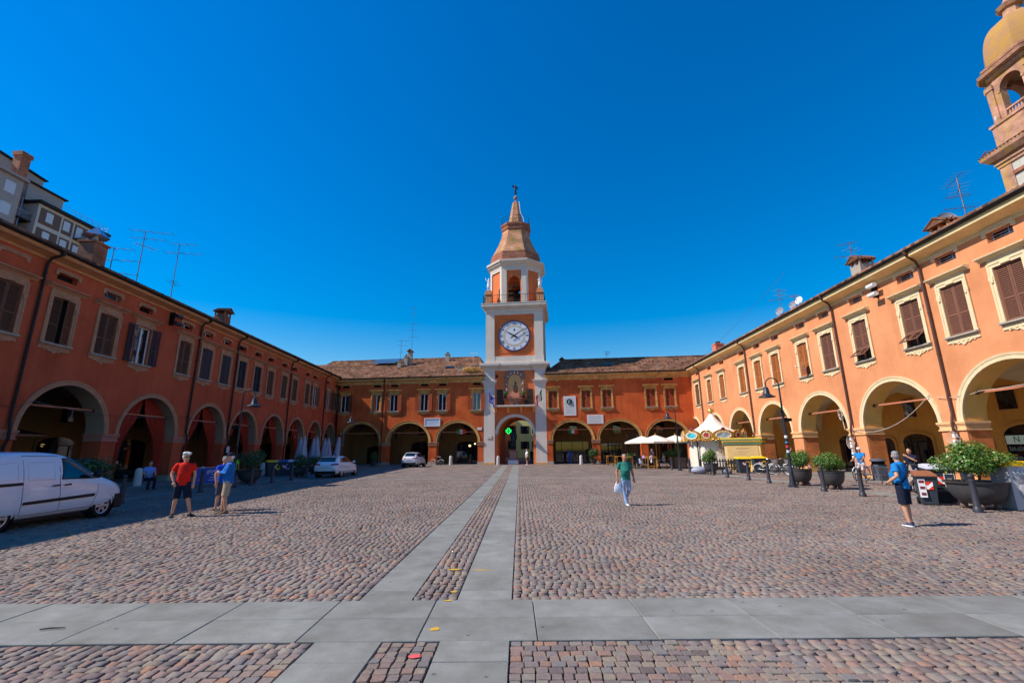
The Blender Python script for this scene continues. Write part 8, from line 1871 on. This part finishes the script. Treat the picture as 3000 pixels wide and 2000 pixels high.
def chimney(label, F, rz, yl, px, py_top, w_, kind, m, zb=10.9, dp=None):
    P = px_on(px, py_top, F, yl); t = thing('chimney', label, 'chimney', (P.x, P.y, zb), rz); h = P.z - zb; q = w_ / 2; dp = dp or q
    if kind == 'cowl':
        b = MB(); b.box(-q, q, -dp, dp, 0, h - 1.0); b.box(-q - .07, q + .07, -dp - .07, dp + .07, h - 1.1, h - .98); b.build('stack', m, t); b = MB(); b.tube([(0, 0, h - 1.0), (0, 0, h - .55)], .14, 10); b.build('flue', M['galv'], t)
        b = MB(); b.lathe([(q * 1.5, h - .62), (q * 1.45, h - .60), (.03, h)], 6); b.build('metal_cowl', mat('cowl_zinc', S(190, 196, 206), .25, .9), t)
    elif kind == 'gable':
        b = MB(); b.box(-q, q, -dp, dp, 0, h - .62); b.build('stack', m, t); b = MB()
        for sx in (-1, 1):
            for sy in (-1, 1): b.box(sx * (q - .05) - .05, sx * (q - .05) + .05, sy * (dp - .05) - .05, sy * (dp - .05) + .05, h - .62, h - .3)
        b.box(-.05, .05, -dp, dp, h - .62, h - .3); b.build('vent_posts', m, t)
        b = MB(); b.add([(-q - .12, -dp - .15, h - .34), (q + .12, -dp - .15, h - .34), (q + .12, dp + .15, h - .34), (-q - .12, dp + .15, h - .34), (0, -dp - .15, h), (0, dp + .15, h)], [(0, 3, 2, 1), (0, 1, 4), (2, 3, 5), (1, 2, 5, 4), (3, 0, 4, 5)])
        b.build('tile_cap', M['tile'], t)
        b = MB()
        for k in range(int((2 * dp + .3) / .2) + 1):
            y = -dp - .15 + .2 * k
            for sx in (-1, 1): b.tube([(sx * (q + .14), y, h - .33), (0, y, h + .02)], .06, 5)
        b.build('cap_tiles', M['tile'], t)
    else:
        b = MB(); b.box(-q, q, -dp, dp, 0, h - .35); b.box(-q - .05, q + .05, -dp - .05, dp + .05, h - .4, h - .3); b.build('stack', m, t); b = MB(); b.lathe([(q * .5, h - .3), (q * .5, h - .1), (q * .7, h - .08), (q * .2, h + .02), (.02, h + .02)], 10); b.build('pot', mat('chimney_pot', S(90, 70, 60), .8), t)
    return t
chimney('red brick chimney with a shiny pyramid metal cowl on the shaded roof', FL_, RL, 1.3, 288, 665, .85, 'cowl', M['brick_chim']); chimney('small brick chimney with a tiled gable cap on the shaded roof', FL_, RL, 1.6, 656, 904, .85, 'gable', M['brick_chim'])
pl = mat('chimney_plaster', S(168, 156, 142), .9, var=.15)
chimney('leaning plastered chimney with a red diamond cap on the left back roof', FB_, RB, 5.4, 1203, 1024, .55, 'gable', pl, 12); chimney('plastered chimney left of the diamond-capped one', FB_, RB, 4.8, 1191, 1038, .5, 'pot', pl, 12); chimney('short plastered chimney beside the solar panels', FB_, RB, 4.2, 1172, 1052, .5, 'pot', pl, 12)
chimney('chimney with a dark round cowl on the ridge of the left back roof', FB_, RB, 6.8, 1312, 1031, .6, 'pot', pl, 12); chimney('small chimney low on the left back roof near the tower', FB_, RB, 1.6, 1348, 1067, .5, 'pot', pl, 11)
chimney('square grey plastered chimney with a tiled cap on the sunlit roof', FR_, RR, 1.4, 2520, 752, .85, 'gable', pl); chimney('low orange chimney with tiles under the large dish', FR_, RR, .6, 2775, 640, 1.0, 'gable', M['st_right']); chimney('small red chimney at the far end of the sunlit roof', FR_, RR, 1.6, 2102, 1000, .9, 'pot', mat('chimney_red', S(214, 120, 90), .9))
chimney('tiny chimney on the pale roof peeping over the right wing', FB_, RB, 8, 1646, 1048, .5, 'gable', pl, 12)
sp2 = px_on(1130, 1062, FB_, 6.0); so2 = thing('solar_panels', 'tilted row of solar panels on the left back roof', 'solar panels', sp2, RB); b_m = mat('solar_blue', S(70, 96, 120), .15, var=.05, spec=.8)
for k in range(6):
    b = MB(); x = -1.9 + .62 * k; b.add([(x, -1.0, -.25), (x + .56, -1.0, -.25), (x + .56 + .55, 1.0, .75), (x + .55, 1.0, .75), (x, -1.0, -.30), (x + .56, -1.0, -.30), (x + .56 + .55, 1.0, .70), (x + .55, 1.0, .70)], [(0, 1, 2, 3), (7, 6, 5, 4), (0, 4, 5, 1), (1, 5, 6, 2), (2, 6, 7, 3), (3, 7, 4, 0)]); b.build('panel', b_m, so2)
def skylight(label, px, py, w_, yl, slope):
    P = px_on(px, py, FB_, yl); t = thing('skylight', label, 'skylight', (P.x, P.y, P.z), RB); b = MB(); b.box(-w_, w_, -.45, .45, .06, .16); b.xf(Matrix.Rotation(math.atan(slope), 4, 'X')); b.build('frame', M['lamp_iron'], t); b = MB(); b.box(-w_ + .08, w_ - .08, -.37, .37, .155, .17); b.xf(Matrix.Rotation(math.atan(slope), 4, 'X')); b.build('pane', glass_c, t)
for px, py, lb in ((1318, 1077, 'skylight on the left back roof by the ridge chimney'), (1390, 1075, 'skylight on the left back roof nearest the tower')): skylight(lb, px, py, .5, 3.2, .455)
for px, py, lb in ((1780, 1069, 'left skylight in the shadow band of the right back roof'), (1934, 1067, 'right skylight in the shadow band of the right back roof')): skylight(lb, px, py, .5, 3.0, .43)
# dry moss and grass clump on the roof edge beside the tower
gr = fixed('roof_moss', 'golden dry moss heap on the roof edge left of the tower', 'moss', FB_, RB, -5.2, .6, 11.55); gr['kind'] = 'thing'
foliage('moss_tuft', (-.3, 0, .2), (1.9, .7, .55), 3000, .07, leaf_mat('dry_moss', S(190, 140, 60), S(226, 180, 100), S(236, 206, 140)), gr, 9, 2, .9)
# cables
def cable(label, pts, r=.012, m=None, sag=0.0):
    P = [Vector(p) for p in pts]; Q = []
    for a, b_ in zip(P[:-1], P[1:]):
        for k in range(10): u = k / 10; q = a.lerp(b_, u); q.z -= sag * 4 * u * (1 - u); Q.append(q)
    Q.append(P[-1]); b = MB(); b.tube(Q, r, 5); o = b.build('cable', m or M['iron']); o['label'] = label; o['category'] = 'cable'; return o
wire_m = mat('cable_pale', S(206, 186, 170), .7); dkw = mat('cable_grey', S(90, 84, 84), .7)
cable('pale cable sagging across the second sunlit arch from the right edge', [at(FR_, -28.45, -.15, 2.75), at(FR_, -22.6, -.12, 4.15)], .016, wire_m, .75)
cable('pale cable running from the tie rod to the wall at the right edge', [at(FR_, -22.3, -.1, 4.0), at(FR_, -21.2, -.1, 3.9), at(FR_, -20.6, .3, 4.05), at(FR_, -17.5, .4, 4.2)], .014, wire_m, .05)
cable('thin overhead wire crossing the sky behind the sunlit roof', [at(FR_, -57, 2, 12.5), at(FR_, -38, 3, 16.5)], .012, dkw, .2)
cable('dark cable looping along the shaded arches above the tie rods', [at(FL_, x, -.06, 4.1 - (.35 if k % 2 else 0)) for k, x in enumerate((18.5, 20.5, 21.3, 25.9, 31.6, 36.6, 41.6, 46.7, 51.6))], .014, dkw, .1)
tl = fixed('cable_coil', 'coil of pale cable hanging in the third sunlit arch from the right edge', 'cable', FR_, RR, -29.6, .2, 3.75)
b = MB()
for k in range(5): b.tube([(.16 * math.cos(a) + .04 * k, -.05 * k, .30 * math.sin(a) - .1 * (k % 2)) for a in np.linspace(0, 2 * PI, 14)], .016, 4)
b.tube([(0, 0, -.3), (.55, -.3, -1.0)], .02, 4); b.build('loops', wire_m, tl)
for (x, lb) in ((-28.45, 'tangle of cables and white boxes on the downpipe behind the cyclist'), (-21.65, 'tangle of cables and boxes on the downpipe behind the biggest shrub')):
    t = fixed('cable_tangle', lb, 'cable', FR_, RR, x, -.2, 2.0); b = MB()
    for k in range(4): b.tube([((.20 + .03 * k) * math.cos(a), -.05 * k, (.22 + .05 * k) * math.sin(a)) for a in np.linspace(.3 * k, 2 * PI, 14)], .013, 4)
    b.build('loops', wire_m, t); b = MB()
    for k in range(6): b.box(-.07 + .02 * (k % 3), .07 + .02 * (k % 2), -.12, .02, -.9 + .2 * k, -.78 + .2 * k + .04 * (k % 2))
    b.build('tape_bands', M['white_paint'], t)
# sunlit arcade shopfronts with the N shop
for (x, wd, h, lb) in ((-23.9, 2.3, 2.75, 'wide glazed shop front with a teal letter N on a pale band'), (-20.9, 1.7, 2.6, 'narrow glazed shop front with a teal letter N, right of the wide one')):
    t = fixed('shop_front', lb, 'shop', FR_, RR, x, 5.26, 0); b = MB(); n = 12; pro = [(-wd / 2, .03)] + [(-wd / 2 * math.cos(PI * k / n), h - .5 + .5 * math.sin(PI * k / n)) for k in range(n + 1)] + [(wd / 2, .03)]
    pr2 = [(x_ * 1.12, z_ * 1.06 if z_ > .1 else z_) for x_, z_ in pro]; b.prism(pr2, 'y', -.05, .02); b.build('surround', M['ochre_wall'], t); b = MB(); b.prism(pro, 'y', -.075, -.04); b.build('glazing', glass_c, t)
    b = MB(); b.box(-wd / 2 + .06, wd * .12, -.10, -.07, h - .95, h - .52); bd_ = b.build('sign_band', mat('sign_pale_green', S(190, 206, 190), .7, emit=S(190, 206, 190), es=.10), t)
    text('N', .42, mat('sign_teal', S(20, 120, 104), .6), bd_, Matrix.Translation((-wd * .24, -.104, h - .73)) @ VERT)
    b = MB(); b.box(-wd * .1, wd * .08, -.104, -.1, h - .76, h - .71); b.build('small_print', mat('sign_teal2', S(90, 160, 150), .6), bd_)
    b = MB(); b.box(wd * .14, wd * .20, -.11, -.07, .05, h - .5); b.box(-wd / 2, wd / 2, -.11, -.07, h - .52, h - .46)
    for z in (1.0, 1.45): b.box(-wd / 2 + .1, wd * .12, -.09, -.07, z, z + .02)
    b.build('frame', M['iron'], t); b = MB(); random.seed(3)
    for z in (1.02, 1.47):
        xq = -wd / 2 + .12
        while xq < wd * .08: b.box(xq, xq + .07, -.088, -.07, z, z + random.uniform(.1, .25)); xq += .11
    b.build('goods', mat('shop_goods', S(120, 130, 120), .7, var=.5, vs=8), t)
    b = MB(); b.box(wd * .22, wd * .42, -.10, -.08, .5, 1.35); b.box(-wd * .06, wd * .12, -.10, -.08, .2, .95); b.build('poster', mat('shop_poster', S(190, 190, 196), .6, var=.4, vs=5), t)
fxs = ((-26.4, 1.0, 2.2, 'door'), (-30.6, 2.2, 2.5, 'shop'), (-33.0, 1.0, 2.3, 'door'), (-36.9, 2.4, 2.6, 'shop'), (-43.2, 2.4, 2.6, 'shop'), (-49.2, 2.2, 2.6, 'shop'), (-17.6, 2.6, 2.8, 'shop'))
for x, wd, h, k in fxs: Rw.shop(x, wd, h, k, m=M['wood_door'] if k == 'door' else None)
for x in (-24.6, -22.6, -18.2, -30.8, -37): Rw.high_window(x, 3.55, .9, 1.15)
for Wg, arr in ((Bl, aBl), (Br, aBr)):
    for a in arr: Wg.high_window(a['c'] + .2, 3.75, .95, 1.2)
for x, wd, h in ((-19.6, 2.6, 2.4), (-13.3, 2.9, 2.9), (-6.9, 3.0, 2.9)): Bl.shop(x, wd, h, 'shop')
for x, wd, h in ((6.9, 4.2, 2.75), (11.6, 3.2, 2.5), (18.0, 3.4, 2.6)): Br.shop(x, wd, h, 'shop', False)
lamp_w = mat('shop_lamp_warm', S(255, 220, 160), .5, emit=S(255, 214, 150), es=2.5)
def shop_lamp(label, pos, r=.10, ln=.4):
    t = thing('hanging_lamp', label, 'lamp', pos); b = MB(); b.ball((0, 0, 0), r, 8); b.build('bulb', lamp_w, t, True); b = MB(); b.tube([(0, 0, r), (0, 0, r + ln)], .012, 4); b.build('cord', M['iron'], t)
shop_lamp('small lit amber lamp inside the second shaded arch', at(FL_, 29.3, 3.6, 2.25)); shop_lamp('lit lamp in the shop under the arch left of the tower', at(FB_, -6.6, 4.6, 2.3), .14); shop_lamp('row lamp in the shop under the arch left of the tower, right of the other', at(FB_, -5.9, 4.6, 2.55), .10)
b = MB()
for k in range(22): p = at(FL_, 46 + .75 * k, -1.0 - .02 * k, 3.05 + .12 * math.sin(k * 1.3)); b.ball(p, .035, 5)
o = b.build('string_lights', mat('bulb_clear', S(220, 220, 210), .3)); o['label'] = 'string of small clear bulbs hung across the far shaded arches'; o['category'] = 'string lights'
